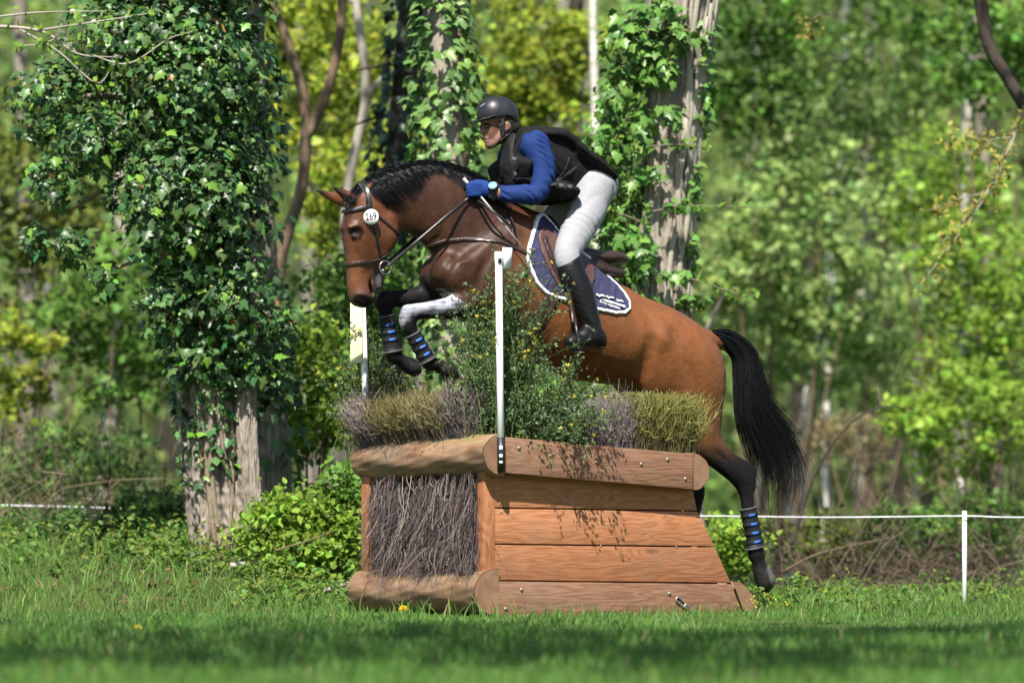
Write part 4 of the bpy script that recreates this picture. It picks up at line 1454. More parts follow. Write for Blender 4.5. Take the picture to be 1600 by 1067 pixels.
def end_mat():
    m, nt, p = new_mat('log_end_grain')
    L = nt.links.new
    tc = nd(nt, 'ShaderNodeTexCoord')
    ln = nd(nt, 'ShaderNodeVectorMath', operation='LENGTH')
    no = nd(nt, 'ShaderNodeTexNoise', Scale=14.0, Detail=4.0)
    L(tc.outputs['Object'], no.inputs['Vector'])
    L(tc.outputs['Object'], ln.inputs[0])
    ma = nd(nt, 'ShaderNodeMath', operation='MULTIPLY_ADD')
    L(no.outputs['Fac'], ma.inputs[0])
    ma.inputs[1].default_value = .02
    L(ln.outputs['Value'], ma.inputs[2])
    mu = nd(nt, 'ShaderNodeMath', operation='MULTIPLY')
    L(ma.outputs[0], mu.inputs[0])
    mu.inputs[1].default_value = 620
    sn = nd(nt, 'ShaderNodeMath', operation='SINE')
    L(mu.outputs[0], sn.inputs[0])
    ad = nd(nt, 'ShaderNodeMath', operation='MULTIPLY_ADD')
    L(sn.outputs[0], ad.inputs[0])
    ad.inputs[1].default_value = .22
    L(no.outputs['Fac'], ad.inputs[2])
    cr = nd(nt, 'ShaderNodeValToRGB')
    e = cr.color_ramp.elements
    e[0].position, e[0].color = .2, (.12, .060, .032, 1)
    e[1].position, e[1].color = .8, (.29, .165, .09, 1)
    L(ad.outputs[0], cr.inputs['Fac'])
    L(cr.outputs[0], p.inputs['Base Color'])
    p.inputs['Roughness'].default_value = .8
    bp = nd(nt, 'ShaderNodeBump', Strength=.4, Distance=.004)
    L(ad.outputs[0], bp.inputs['Height'])
    L(bp.outputs[0], p.inputs['Normal'])
    return m
M_end = end_mat()

AX = Matrix(((E1[0], E2[0], 0), (E1[1], E2[1], 0), (0, 0, 1)))    # columns: along the side, into the box, up
def put(name, me, material, centre, parent=jump, rot=AX):
    """mesh given in local axes (x along the side, y inwards, z up) about its own centre"""
    o = obj(name, me, material, parent)
    M = Matrix.Translation(Vector(centre)) @ rot.to_4x4()
    par = Vector(wloc(parent))
    o.matrix_parent_inverse = Matrix.Translation(-par)
    o.matrix_basis = M
    return o
def side_coords(p):
    d = np.asarray(p) - C0
    return d @ E1, d @ E2, d[2]
def plank(name, quad, off, th, material, y_in=0.0, far=False):
    """quad: 4 photo points (tl, tr, br, bl) on the plane off metres proud of the side; th thick inwards"""
    S = np.array([side_coords(on_side(*q, off)) for q in quad])
    if far:
        S[:, 1] = WID + off
    c = S.mean(0)
    d = th if not far else -th
    A = S - c
    A[:, 1] = 0
    g_ = np.random.default_rng(int(abs(c[2]) * 9000))
    B = A.copy()
    B[:, 1] = d
    V = np.concatenate([A, B])
    Fq = np.array([[0, 1, 2, 3], [7, 6, 5, 4], [0, 4, 5, 1], [1, 5, 6, 2], [2, 6, 7, 3], [3, 7, 4, 0]])
    if not far:
        Fq = Fq[:, ::-1]
    me = mesh_np(name, V, Fq)
    bevel(me, .004, 2)
    return put(name, me, material, C0 + c[0] * E1 + c[1] * E2 + np.array([0, 0, c[2]]))
quads = [[(771, 739), (1081, 757), (1089.5, 797.2), (771, 792.5)], [(771, 794.5), (1090.5, 799.2), (1116.5, 853.2), (771, 849)],
         [(771, 851), (1117.5, 855.4), (1142.5, 910.2), (771, 906)]]
for q in quads:
    plank('plank', q, 0.0, .04, M_plank)
    plank('plank', q, 0.0, .04, M_plank, far=True)
plank('bottom_plank', [(777, 908), (1143, 912.4), (1167, 975), (777, 975)], .022, .06, M_beam)
plank('bottom_plank', [(777, 908), (1143, 912.4), (1167, 975), (777, 975)], .022, .06, M_beam, far=True)
beam = plank('top_beam', [(778, 681.5), (1083, 709.5), (1083, 764.5), (778, 738)], .085, .12, M_beam)
plank('top_beam', [(778, 681.5), (1083, 709.5), (1083, 764.5), (778, 738)], .0, .12, M_beam, far=True)

def half_log(name, s0, z0, rx, rz, dirx, y0, y1, tilt=0.0, seed=0):
    """half-round log along E2, its flat side at s0, its round side to dirx; an end face child each side"""
    g_ = np.random.default_rng(seed)
    ny, na = 70, 40
    ys = np.linspace(y0, y1, ny)
    a = np.linspace(-np.pi / 2, np.pi / 2, na)
    V = []
    ph = g_.uniform(0, 6, 6)
    for y in ys:
        w = 1 + .026 * math.sin(y * 5 + ph[0]) + .018 * math.sin(y * 13 + ph[1]) + .012 * math.sin(y * 31 + ph[4])
        rr = w * (1 + .02 * np.sin(3 * a + y * 4 + ph[2]) + .018 * np.sin(7 * a - y * 9 + ph[3]) + .008 * np.sin(17 * a + y * 21 + ph[5]) + g_.normal(size=na) * .0025)
        xx = dirx * rx * rr * np.cos(a)
        zz = rz * rr * np.sin(a)
        V.append(np.stack([xx + tilt * zz, np.full(na, y - (y0 + y1) / 2), zz], 1))
    V = np.concatenate(V)
    i = np.arange(ny - 1)[:, None] * na
    j = np.arange(na - 1)[None]
    Fq = np.stack([i + j, i + j + 1, i + na + j + 1, i + na + j], -1).reshape(-1, 4)
    # close the flat back
    bk = np.stack([i[:, 0], i[:, 0] + na, i[:, 0] + na + na - 1, i[:, 0] + na - 1], -1)
    Fq = np.concatenate([Fq, bk])
    if dirx < 0:
        Fq = Fq[:, ::-1]
    me = mesh_np(name, V, Fq, smooth=True)
    ctr = C0 + E1 * s0 + E2 * (y0 + y1) / 2 + np.array([0, 0, z0])
    # the grain runs along the log: local x is the length for the wood material
    rot = Matrix(((E2[0], -E1[0], 0), (E2[1], -E1[1], 0), (0, 0, 1)))
    V2 = np.stack([V[:, 1], -V[:, 0], V[:, 2]], 1)
    me.vertices.foreach_set('co', V2.astype(np.float32).ravel())
    me.update()
    lg = put(name, me, M_log, ctr, rot=rot)
    for r_, yy in ((0, y0), (ny - 1, y1)):
        ring_ = V[r_ * na:(r_ + 1) * na].copy()
        sgn = -1 if r_ == 0 else 1
        ring_[:, 1] = sgn * .0025
        bevr = ring_ * np.array([.985, 1, .985])
        Ve = np.concatenate([bevr, [[0, sgn * .0025, 0]]])
        Fe = np.stack([np.full(na - 1, na), np.arange(na - 1), np.arange(na - 1) + 1], -1)
        if (dirx > 0) == (r_ == 0):
            Fe = Fe[:, ::-1]
        me2 = mesh_np('end_grain', Ve, Fe)
        o = obj('end_grain', me2, M_end, lg)
        M = Matrix.Translation(Vector(C0 + E1 * s0 + E2 * yy + np.array([0, 0, z0]))) @ AX.to_4x4()
        o.matrix_parent_inverse = (Matrix.Translation(Vector(ctr)) @ rot.to_4x4()).inverted()
        o.matrix_basis = M
    return lg
zt = on_side(775, 711, 0)[2]
half_log('front_log', 0.0, zt, .132, .116, -1, -.085, WID + .03, seed=1)
zb = on_side(775, 925, 0)[2]
half_log('ground_log', 0.005, zb, .150, .122, -1, -.022, WID + .05, seed=2)
s_back, _, z_back = side_coords(on_side(1083, 737, .085))
half_log('back_log', s_back + .002, z_back, .105, .100, 1, -.083, WID + .03, seed=3)
s_bb, _, z_bb = side_coords(on_side(1156, 938, .022))
half_log('back_ground_log', s_bb, z_bb, .10, .112, 1, -.020, WID + .05, tilt=-.42, seed=4)
# posts of the heather front
def post(s_, y0, y1, z0, z1, w=.07):
    me = box_mesh('post', (-w / 2, -(y1 - y0) / 2, -(z1 - z0) / 2), (w / 2, (y1 - y0) / 2, (z1 - z0) / 2), .004)
    # grain upright: swap axes through a rotated object
    put('post', mesh_rot(me), M_plank, C0 + E1 * s_ + E2 * (y0 + y1) / 2 + np.array([0, 0, (z0 + z1) / 2]), rot=Matrix(((E1[0] * 0, E2[0], -E1[0]), (0 * E1[1], E2[1], -E1[1]), (1, 0, 0))))
def mesh_rot(me):
    n = len(me.vertices)
    co = np.empty(n * 3, np.float32)
    me.vertices.foreach_get('co', co)
    co = co.reshape(-1, 3)
    me.vertices.foreach_set('co', np.stack([co[:, 2], co[:, 1], -co[:, 0]], 1).ravel())
    me.update()
    return me
post(-.04, -.002, .075, .06, zt - .09)
post(-.04, WID - .10, WID + .0, .06, zt - .09)
# inner backing boards behind the heather and the sloping back
me = box_mesh('backing_board', (-.015, -WID / 2 + .05, -.42), (.015, WID / 2 - .05, .42), .003)
put('backing_board', me, mat('dark_backing', (.05, .035, .025), rough=.9), C0 + E1 * .05 + E2 * WID / 2 + np.array([0, 0, .45]))
Vb = np.array([(s_back - .03, .05, z_back - .02), (s_bb - .03, .05, .02), (s_bb - .03, WID - .05, .02), (s_back - .03, WID - .05, z_back - .02)])
Vb = np.concatenate([Vb, Vb - np.array([.04, 0, 0])])
Wb = C0 + Vb[:, :1] * E1 + Vb[:, 1:2] * E2 + Vb[:, 2:] * np.array([0, 0, 1.0])
part('back_board', mesh_np('back_board', Wb, np.array([[0, 1, 2, 3], [7, 6, 5, 4], [0, 4, 5, 1], [1, 5, 6, 2], [2, 6, 7, 3], [3, 7, 4, 0]])), M_plank, jump)
Vt = np.array([(.06, .06, zt - .02), (s_back - .05, .06, z_back - .02), (s_back - .05, WID - .05, z_back - .02), (.06, WID - .05, zt - .02)])
Vt = np.concatenate([Vt, Vt - np.array([0, 0, .03])])
Wt_ = C0 + Vt[:, :1] * E1 + Vt[:, 1:2] * E2 + Vt[:, 2:] * np.array([0, 0, 1.0])
part('top_board', mesh_np('top_board', Wt_, np.array([[0, 1, 2, 3], [7, 6, 5, 4], [0, 4, 5, 1], [1, 5, 6, 2], [2, 6, 7, 3], [3, 7, 4, 0]])), M_beam, jump)
# bolts
M_bolt = mat('galvanised_bolt', (.30, .27, .23), rough=.45, metal=.8, var=.3, scale=200)
bm_bolt = None
def bolt(px_, py_, off, r=.011):
    global bm_bolt
    if bm_bolt is None:
        prof = [(-.002, .0125), (.003, .0125), (.006, .0095), (.008, .005), (.0085, .0008)]
        V, Fs = tube_arrays([(0, -p[0], 0) for p in prof], [p[1] for p in prof], 12)
        bm_bolt = mesh_np('bolt', V, Fs, smooth=True)
    o = put('bolt', bm_bolt, M_bolt, on_side(px_, py_, off))
    o.scale = (r / .0125,) * 3
for b in ((811, 700), (860, 712), (932, 722), (1002, 725), (1043, 718), (1071, 748)):
    bolt(*b, .085)
for b in ((815, 921), (790, 951), (1046, 927)):
    bolt(*b, .022)
for b in ((1037, 806.5), (939, 852.5), (1057, 854.5), (781, 787), (783, 800), (1075, 792)):
    bolt(*b, .0, .006)
# ------------------------------------------------------------------ heather: dry twigs
def heather_cols(n, c, var, g_):
    base = np.array(c)[None] * (1 + g_.normal(size=(n, 1)) * var)
    base += g_.normal(size=(n, 3)) * .008
    return np.clip(base, .004, 1)
M_twig = mat('heather_twigs', attr=True, rough=.85, var=.25, scale=80, spec=.2, trans=.12)
def twig_field(name, roots, lens, dirs, cols, wid, seed, curl=.06, n=6, sprigs=0, tip=None, cap=None):
    g_ = np.random.default_rng(seed)
    k = len(roots)
    t = np.linspace(0, 1, n)[None, :, None]
    D_ = dirs / np.linalg.norm(dirs, axis=1, keepdims=True)
    bend = g_.normal(size=(k, 3)) * curl
    w2 = g_.normal(size=(k, 3)) * curl * .4
    P = roots[:, None] + D_[:, None] * t * lens[:, None, None] + bend[:, None] * t ** 2 * lens[:, None, None] + w2[:, None] * np.sin(t * 7) * lens[:, None, None] * .35
    if cap is not None:
        P[..., 2] = np.minimum(P[..., 2], cap + g_.normal(size=(k, 1)) * .016)
    Wd = wid * g_.uniform(.6, 1.4, (k, 1)) * np.linspace(1, .5, n)
    V, Fq = ribbons(P, Wd, jit=1.0, rg=g_)
    C = np.repeat(cols, n * 2, axis=0)
    if tip is not None:
        tt = np.tile(np.repeat(np.linspace(0, 1, n), 2), k)
        C = C + (np.array(tip) - C) * (hsmooth(tt, .4, .9) * .8)[:, None]
    if sprigs:
        # short side shoots near the upper part
        m = k * sprigs
        idx = g_.integers(0, k, m)
        ti = g_.integers(max(1, n // 3), n - 1, m)
        base = P[idx, ti]
        sd = D_[idx] * .8 + g_.normal(size=(m, 3)) * .55
        sl = lens[idx] * g_.uniform(.08, .20, m)
        tq = np.linspace(0, 1, 3)[None, :, None]
        P2 = base[:, None] + sd[:, None] * tq * sl[:, None, None]
        if cap is not None:
            P2[..., 2] = np.minimum(P2[..., 2], cap + g_.normal(size=(m, 1)) * .018)
        V2, F2 = ribbons(P2, wid * g_.uniform(.7, 1.3, (m, 1)) * np.array([1, .9, .5]), jit=1.0, rg=g_)
        c2 = np.array(tip) if tip is not None else None
        Cs = cols[idx] if c2 is None else np.tile(c2, (m, 1)) * g_.uniform(.6, 1.3, (m, 1))
        F2 = F2 + len(V)
        V = np.concatenate([V, V2])
        Fq = np.concatenate([Fq, F2])
        C = np.concatenate([C, np.repeat(Cs, 6, axis=0)])
    return mesh_np(name, V, Fq, np.clip(C, .003, 1))
def bx(s_, y, z):
    return C0 + np.asarray(s_)[..., None] * E1 + np.asarray(y)[..., None] * E2 + np.asarray(z)[..., None] * np.array([0, 0, 1.0])
g_ = np.random.default_rng(21)
# front panel of packed heather, in drooping layers
n = 9000
y = g_.uniform(.07, WID - .10, n)
z = g_.uniform(.20, zt - .06, n)
s_ = g_.uniform(-.075, .03, n) - .015 * np.sin(y * 14)
clump = .5 + .5 * np.sin(y * 17 + 3 * np.sin(z * 3) + 1.2 * np.sin(y * 41))
s_ -= .03 * clump
d = np.stack([-.12 * np.ones(n), g_.normal(size=n) * .22, -1 + g_.normal(size=n) * .12], 1)
dw = d[:, :1] * E1 + d[:, 1:2] * E2 + d[:, 2:] * np.array([0, 0, 1.0])
ln = g_.uniform(.10, .26, n)
ln = np.minimum(ln, z - .15)
cols = heather_cols(n, (.105, .080, .077), .35, g_)
pale = g_.random(n) < .16
cols[pale] = heather_cols(int(pale.sum()), (.22, .18, .16), .25, g_)
dk = g_.random(n) < .25
cols[dk] *= .45
m_ = 190
y2 = g_.uniform(.16, WID - .16, m_)
z2 = g_.uniform(.34, zt - .06, m_)
d2 = np.stack([-.15 * np.ones(m_), g_.normal(size=m_) * .28, -1 + g_.normal(size=m_) * .2], 1)
dw2 = d2[:, :1] * E1 + d2[:, 1:2] * E2 + d2[:, 2:] * np.array([0, 0, 1.0])
part('loose_twigs', twig_field('loose_twigs', bx(np.full(m_, -.085) - .03 * g_.random(m_), y2, z2), np.minimum(g_.uniform(.12, .34, m_), z2 - .17), dw2, heather_cols(m_, (.20, .165, .15), .3, g_), .0036, 33, curl=.30, n=8), M_twig, jump, kind='stuff')
part('heather_panel', twig_field('heather_panel', bx(s_, y, z), ln, dw, cols, .0034, 31, curl=.22, n=6), M_twig, jump, kind='stuff')
# bundles standing on top, cut square
def bundle(label, y0, y1, s0, s1, zbase, h0, h1, n, col, tip, seed, lean=(0, 0), wid=.0034, sprigs=4, group=None, square=False):
    g_ = np.random.default_rng(seed)
    yy = g_.uniform(y0, y1, n)
    ss = g_.uniform(s0, s1, n)
    zz = np.full(n, zbase) + (z_back - zt) / s_back * ss
    L_ = g_.uniform(.62, 1.0, n) ** .5 * np.interp(ss, [s0, s1], [h0, h1])
    d = np.stack([lean[0] + g_.normal(size=n) * .15 + .5 * (ss - (s0 + s1) / 2), lean[1] + g_.normal(size=n) * .15, np.ones(n)], 1)
    dw = d[:, :1] * E1 + d[:, 1:2] * E2 + d[:, 2:] * np.array([0, 0, 1.0])
    me = twig_field('heather_bundle', bx(ss, yy, zz), L_, dw, heather_cols(n, col, .3, g_), wid, seed + 1, curl=.16, n=6, sprigs=sprigs, tip=tip, cap=zbase + (z_back - zt) / s_back * (s0 + s1) / 2 + 1.0 * (h0 + h1) / 2 if square else None)
    ctr = bx(np.array((s0 + s1) / 2), np.array((y0 + y1) / 2), np.array(zbase))
    o = obj('heather_bundle', me, M_twig)
    me.transform(Matrix.Translation(-Vector(ctr)))
    o.location = ctr
    return tag(o, label, 'heather', group)
mauve, olive = (.130, .102, .100), (.15, .135, .035)
bundle('grey mauve heather bundle at the far left end of the obstacle top', 1.10, 1.36, -.10, .12, zt + .04, .30, .31, 1200, mauve, (.25, .20, .19), 41, lean=(-.3, .15))
bundle('olive green heather bundle on the front log, left of centre', .78, 1.12, -.10, .12, zt + .06, .28, .29, 1300, (.11, .092, .06), (.19, .165, .06), 43, lean=(-.25, .15))
bundle('yellowish green heather bundle on the middle of the front log', .42, .80, -.08, .13, zt + .07, .28, .30, 1300, (.125, .105, .07), (.24, .205, .09), 45, lean=(-.2, .15))
bundle('small grey mauve heather bundle beside the broom foot', .20, .44, -.06, .12, zt + .08, .29, .29, 1100, mauve, (.22, .175, .17), 47, lean=(-.05, .05))
# the block cut square at the rear right corner: grey half and green half
s_l, _, _ = side_coords(on_side(918, 690, 0))
s_m, _, _ = side_coords(on_side(1003, 695, 0))
s_r, _, _ = side_coords(on_side(1085, 700, 0))
bundle('grey dry heather bundle on the right of the obstacle top', .04, .40, s_l + .02, s_m, zt + .06, .24, .32, 2400, (.15, .122, .118), (.25, .21, .205), 51, lean=(-.1, 0), square=False)
bundle('square-cut yellow green heather bundle at the rear corner under the horse', .02, .36, s_m - .01, s_r + .03, zt + .05, .375, .375, 2600, (.10, .095, .04), (.235, .225, .065), 53, lean=(0.02, 0), wid=.0042, square=True)
# ------------------------------------------------------------------ flag poles
M_pole = mat('white_plastic_pole', (.78, .78, .77), rough=.4, var=.06, scale=30)
def flagpole(label, foot, top, lean_px=0, r=.0185, sleeve=True, board=None):
    root = thing('flag_pole', label, 'flag pole', foot)
    V, Fs = tube_arrays(np.array([foot, foot + (top - foot) * .5, top]), r, 16)
    part('pole', mesh_np('pole', V, Fs, smooth=True), M_pole, root)
    return root
pf = on_side(783, 736, .106)
ptp = on_side(779, 396, .106)
fp = flagpole('white flag pole with black lower sleeve fixed to the near corner of the obstacle', pf, ptp)
V, Fs = tube_arrays(np.array([pf - np.array([0, 0, .004]), pf + (ptp - pf) * .155]), .0205, 16)
part('sleeve', mesh_np('sleeve', V, Fs, smooth=True), mat('black_tape', (.012, .012, .013), rough=.5), fp)
for i, yy in enumerate((699, 712, 722)):
    me = box_mesh('sticker', (-.011, -.0012, -.011 + .003 * i), (.009, .0012, .011 - .002 * i), .0005)
    o = put('sticker', me, M_white, on_side(783.0, yy, .1285), fp)
me = box_mesh('cap_block', (-.017, -.019, -.03), (.017, .019, .03), .004)
put('cap_block', me, M_pole, on_side(779, 402, .106), fp)
me = box_mesh('black_mark', (-.010, -.0015, -.012), (.010, .0015, .012))
put('black_mark', me, M_ink, on_side(781, 407, .130), fp)
Vf = np.array([(-.026, 0, .055), (.034, 0, .055), (.024, 0, -.055), (-.018, 0, -.055)])
Vf = np.concatenate([Vf, Vf + np.array([0, .004, 0])])
put('flag', mesh_np('flag', Vf, np.array([[3, 2, 1, 0], [4, 5, 6, 7], [0, 1, 5, 4], [1, 2, 6, 5], [2, 3, 7, 6], [3, 0, 4, 7]])), M_white, on_side(792, 403, .105), fp)
lf = bx(np.array(-.02), np.array(WID - .03), np.array(zt + .05))
lpx = w2px(lf[None])
yl = lf[1]
lf2 = at(574, 690, yl + .06)
lt2 = at(566, 478, yl + .06)
fp2 = flagpole('white flag pole with yellow board behind the left end of the obstacle', lf2, lt2)
me = box_mesh('flag_board', (-.035, -.006, -.17), (.035, .006, .17), .003)
o = part('flag_board', me, mat('pale_yellow_board', (.74, .71, .44), rough=.5, var=.1), fp2)
o.location = at(557, 520, yl + .03)
# ------------------------------------------------------------------ chain shackle on the bottom plank
M_zinc = mat('zinc_shackle', (.55, .52, .46), rough=.35, metal=.9, var=.2, scale=100)
sh = thing('chain_shackle', 'rusty pale metal chain link hooked on the bottom plank near the grass', 'chain', on_side(1058, 935, .03))
def link(px0, py0, px1, py1, w, off):
    a, b = on_side(px0, py0, off), on_side(px1, py1, off)
    d = b - a
    n_ = np.cross(d, NS)
    n_ /= np.linalg.norm(n_)
    t_ = np.linspace(0, 2 * np.pi, 21)
    L_ = np.linalg.norm(d)
    e = d / L_
    ctr = (a + b) / 2
    st = np.stack([np.cos(t_) * w + np.sign(np.cos(t_)) * (L_ / 2 - w), np.sin(t_) * w], 1)
    P = ctr + st[:, :1] * e + st[:, 1:] * n_
    V, Fs = tube_arrays(P, .0045, 7, cap=False)
    part('link', mesh_np('link', V, Fs, smooth=True), M_zinc, sh)
link(1057, 934, 1072, 947, .013, .030)
link(1070, 945, 1084, 956, .008, .034)
link(1080, 953, 1097, 966, .012, .030)
# ================================================================== GROUND
def gz(X, Y):
    X, Y = np.asarray(X, float), np.asarray(Y, float)
    z = np.where(Y < 0, .02 * np.maximum(Y, -40), .006 * np.minimum(Y, 60))
    z = z + .33 * hsmooth(Y, .7, 3.8) * hsmooth(-X, .35, 1.6) * hsmooth(-Y, -16, -7)
    z = z + .02 * np.sin(X * 1.3 + .7 * np.sin(Y * .9)) * np.sin(Y * .8 + 1) * hsmooth(np.abs(Y) + np.abs(X), 1.5, 4)
    z = z + 34 * hsmooth(Y, 85, 215)
    return z
def axis_pts(lim, n, c=0.0, p=2.6):
    t = np.linspace(-1, 1, n)
    return c + np.sign(t) * np.abs(t) ** p * lim
gx, gy = axis_pts(320, 150), np.concatenate([axis_pts(420, 170, 2)])
GX, GY = np.meshgrid(gx, gy, indexing='ij')
V = np.stack([GX, GY, gz(GX, GY)], -1).reshape(-1, 3)
a, b = len(gx), len(gy)
i, j = np.meshgrid(np.arange(a - 1), np.arange(b - 1), indexing='ij')
Fq = np.stack([i * b + j, (i + 1) * b + j, (i + 1) * b + j + 1, i * b + j + 1], -1).reshape(-1, 4)
m, nt, p = new_mat('ground_turf_and_litter')
L = nt.links.new
tc = nd(nt, 'ShaderNodeTexCoord')
n_a = nd(nt, 'ShaderNodeTexNoise', Scale=.55, Detail=6.0, Roughness=.65)
n_b = nd(nt, 'ShaderNodeTexNoise', Scale=9.0, Detail=6.0, Roughness=.7)
L(tc.outputs['Object'], n_a.inputs['Vector'])
L(tc.outputs['Object'], n_b.inputs['Vector'])
cr = nd(nt, 'ShaderNodeValToRGB')
e = cr.color_ramp.elements
e[0].position, e[0].color = .3, (.045, .050, .018, 1)
e[1].position, e[1].color = .72, (.10, .085, .045, 1)
q = e.new(.5)
q.color = (.060, .095, .024, 1)
mm = nd(nt, 'ShaderNodeMath', operation='MULTIPLY_ADD')
L(n_b.outputs['Fac'], mm.inputs[0])
mm.inputs[1].default_value = .5
mm2 = nd(nt, 'ShaderNodeMath', operation='MULTIPLY')
L(n_a.outputs['Fac'], mm2.inputs[0])
mm2.inputs[1].default_value = .5
L(mm2.outputs[0], mm.inputs[2])
L(mm.outputs[0], cr.inputs['Fac'])
L(cr.outputs[0], p.inputs['Base Color'])
p.inputs['Roughness'].default_value = .95
p.inputs['Specular IOR Level'].default_value = .1
bp = nd(nt, 'ShaderNodeBump', Strength=.6, Distance=.05)
L(n_b.outputs['Fac'], bp.inputs['Height'])
L(bp.outputs[0], p.inputs['Normal'])
ground = obj('ground', mesh_np('ground', V, Fq, smooth=True), m, kind='structure')

# ================================================================== GRASS
M_grass = mat('grass_blades', attr=True, rough=.55, var=.12, scale=3, spec=.3, trans=.32)
def in_box(X, Y, m=.02):
    d = np.stack([X - C0[0], Y - C0[1]], -1)
    s_ = d @ E1[:2]
    y_ = d @ E2[:2]
    return (s_ > -.14 - m) & (s_ < s_bb + .12 + m) & (y_ > -m) & (y_ < WID + .05)
def grass(name, label, n, Yr, hgt, col, seed, xr=None, wid=.0042, dens=None, lean=.35, short=False):
    g_ = np.random.default_rng(seed)
    Y = g_.uniform(*Yr, n)
    if xr is None:
        hw = .112 * (DIST + Y) + 1.3
        X = g_.uniform(-1, 1, n) * hw
    else:
        X = g_.uniform(*xr, n)
    k = ~in_box(X, Y)
    if dens is not None:
        k &= g_.random(n) < dens(X, Y)
    X, Y = X[k], Y[k]
    n = len(X)
    tuft = snoise(np.stack([X, Y, 0 * X], 1), 3.2, seed, 3)
    h = g_.uniform(*hgt, n) * (1 + .45 * tuft)
    if short:
        h = h * (1.3 - .8 * hsmooth(Y, -4.5, -1.0))
    th_ = g_.uniform(0, 2 * np.pi, n)
    bd = np.stack([np.cos(th_), np.sin(th_), np.zeros(n)], 1) * (g_.uniform(.05, 1, n) * lean * h * 1.6)[:, None]
    base = np.stack([X, Y, gz(X, Y) - .01], 1)
    t = np.array([0, .38, .74, 1.0])
    P = base[:, None] + np.stack([0 * h, 0 * h, h], 1)[:, None] * (t - .12 * t ** 3 * 1.0)[None, :, None] + bd[:, None] * (t ** 2)[None, :, None]
    Wd = (wid * g_.uniform(.6, 1.5, n))[:, None] * np.array([1, .9, .62, .10])
    V, Fq = ribbons(P, Wd, jit=.9, rg=g_, flat=np.array([0, 1.0, .1]))
    c = np.array(col)[None] * (1 + .16 * g_.normal(size=(n, 1)) + .18 * tuft[:, None])
    yel = g_.random(n) < .10
    c[yel] = c[yel] * np.array([1.7, 1.25, .9])
    dry = g_.random(n) < .035
    c[dry] = np.array([.30, .25, .12])
    C = np.repeat(np.clip(c, .005, 1), 8, axis=0)
    o = obj(name, mesh_np(name, V, Fq, C), M_grass, kind='stuff')
    return tag(o, label, 'grass')
def bank(X, Y):
    return np.where((Y > 1.5) & (X < -.4), 1, 1)
grass('lawn_grass', 'short green meadow grass in front of the obstacle', 120000, (-12.6, .6), (.028, .078), (.085, .190, .034), 101, wid=.0052, short=True)
grass('bank_grass', 'sunlit grass on the low bank behind and beside the obstacle', 42000, (.3, 6.2), (.03, .09), (.10, .18, .036), 103,
      dens=lambda X, Y: np.where(X < -.2, hsmooth(-Y, -4.6, -2.2), hsmooth(-Y, -4.2, -1.8) * .9 + .06))
g_ = np.random.default_rng(3)
def tall_patch(X, Y):
    v = 0
    for cx, cy, r in ((-3.0, 2.6, .55), (-2.4, 2.2, .5), (-3.4, 1.6, .5), (-1.6, 1.7, .45), (1.75, 2.0, .40), (2.1, 2.6, .35), (1.55, 2.8, .35), (2.9, 4.4, .4), (-1.0, 2.0, .3), (-2.0, 2.8, .5), (-2.8, 3.4, .6), (-3.8, 3.0, .6), (2.3, 3.9, .5), (3.3, 4.4, .5), (4.0, 3.6, .5), (-1.3, 1.2, .3), (1.6, 3.9, .4)):
        v = v + np.exp(-((X - cx) ** 2 + (Y - cy) ** 2) / (2 * r * r))
    return np.clip(v, 0, 1)
grass('tall_grass', 'tufts of taller grass along the edge of the wood', 13000, (.8, 5.2), (.07, .19), (.10, .20, .04), 107, dens=tall_patch, wid=.006, lean=.5)
grass('foreground_blades', 'longer loose grass blades standing at the foot of the planks', 1500, (-2.6, .25), (.05, .12), (.085, .19, .035), 109, wid=.0055, lean=.45)

# ================================================================== LEAVES
def diamond():
    return np.array([(0, -.5, 0), (.36, 0, .10), (0, .55, -.04), (-.36, 0, .10)], float), np.array([[0, 1, 2, 3]])
def oval():
    v = [(0, 0, 0), (.22, .18, .06), (.30, .45, .09), (.18, .78, .05), (0, 1.0, -.06), (-.18, .78, .05), (-.30, .45, .09), (-.22, .18, .06)]
    return np.array(v, float), np.array([[0, 1, 2, 3], [0, 3, 4, 5], [0, 5, 6, 7]])
def ivy():
    o = [(0, 0), (.16, -.10), (.40, -.06), (.34, .14), (.56, .34), (.30, .44), (.20, .66), (0, 1.0)]
    pts = [(x, y, -.10 * abs(x) * 2 - .10 * max(0, y - .5)) for x, y in o]
    mir = [(-x, y, z) for x, y, z in pts[1:-1]][::-1]
    ring = pts + mir
    v = [(0, .34, .05)] + ring
    n = len(ring)
    f = [[0, 1 + i, 1 + (i + 1) % n] for i in range(n)]
    return np.array(v, float), np.array(f)
T_DIA, T_OV, T_IVY = diamond(), oval(), ivy()
def leaf_mat(name, trans=.30, rough=.45, spec=.35):
    return mat(name, attr=True, rough=rough, var=.12, scale=14, spec=spec, trans=trans)
M_leaf = leaf_mat('spring_leaves', .45, .5, .25)
M_ivyleaf = leaf_mat('glossy_ivy_leaves', .16, .38, .35)
M_bark = mat('furrowed_bark', (.25, .215, .175), rough=.92, var=.42, scale=7, bump=1.0, bscale=14, stretch=(1, 1, .22), dist=.05, spec=.15)
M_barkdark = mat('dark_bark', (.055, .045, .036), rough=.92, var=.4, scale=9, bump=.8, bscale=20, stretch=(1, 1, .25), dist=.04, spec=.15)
M_barkpale = mat('pale_grey_bark', (.30, .27, .22), rough=.85, var=.35, scale=9, bump=.4, bscale=22, stretch=(1, 1, .4), dist=.02, spec=.2)
M_birch = mat('birch_bark', (.55, .52, .46), rough=.8, var=.55, scale=5, bump=.4, bscale=14, stretch=(.5, .5, 2.2), dist=.02, spec=.2)
M_twigb = mat('brown_twig', (.15, .105, .07), rough=.85, var=.3, scale=30, spec=.2)
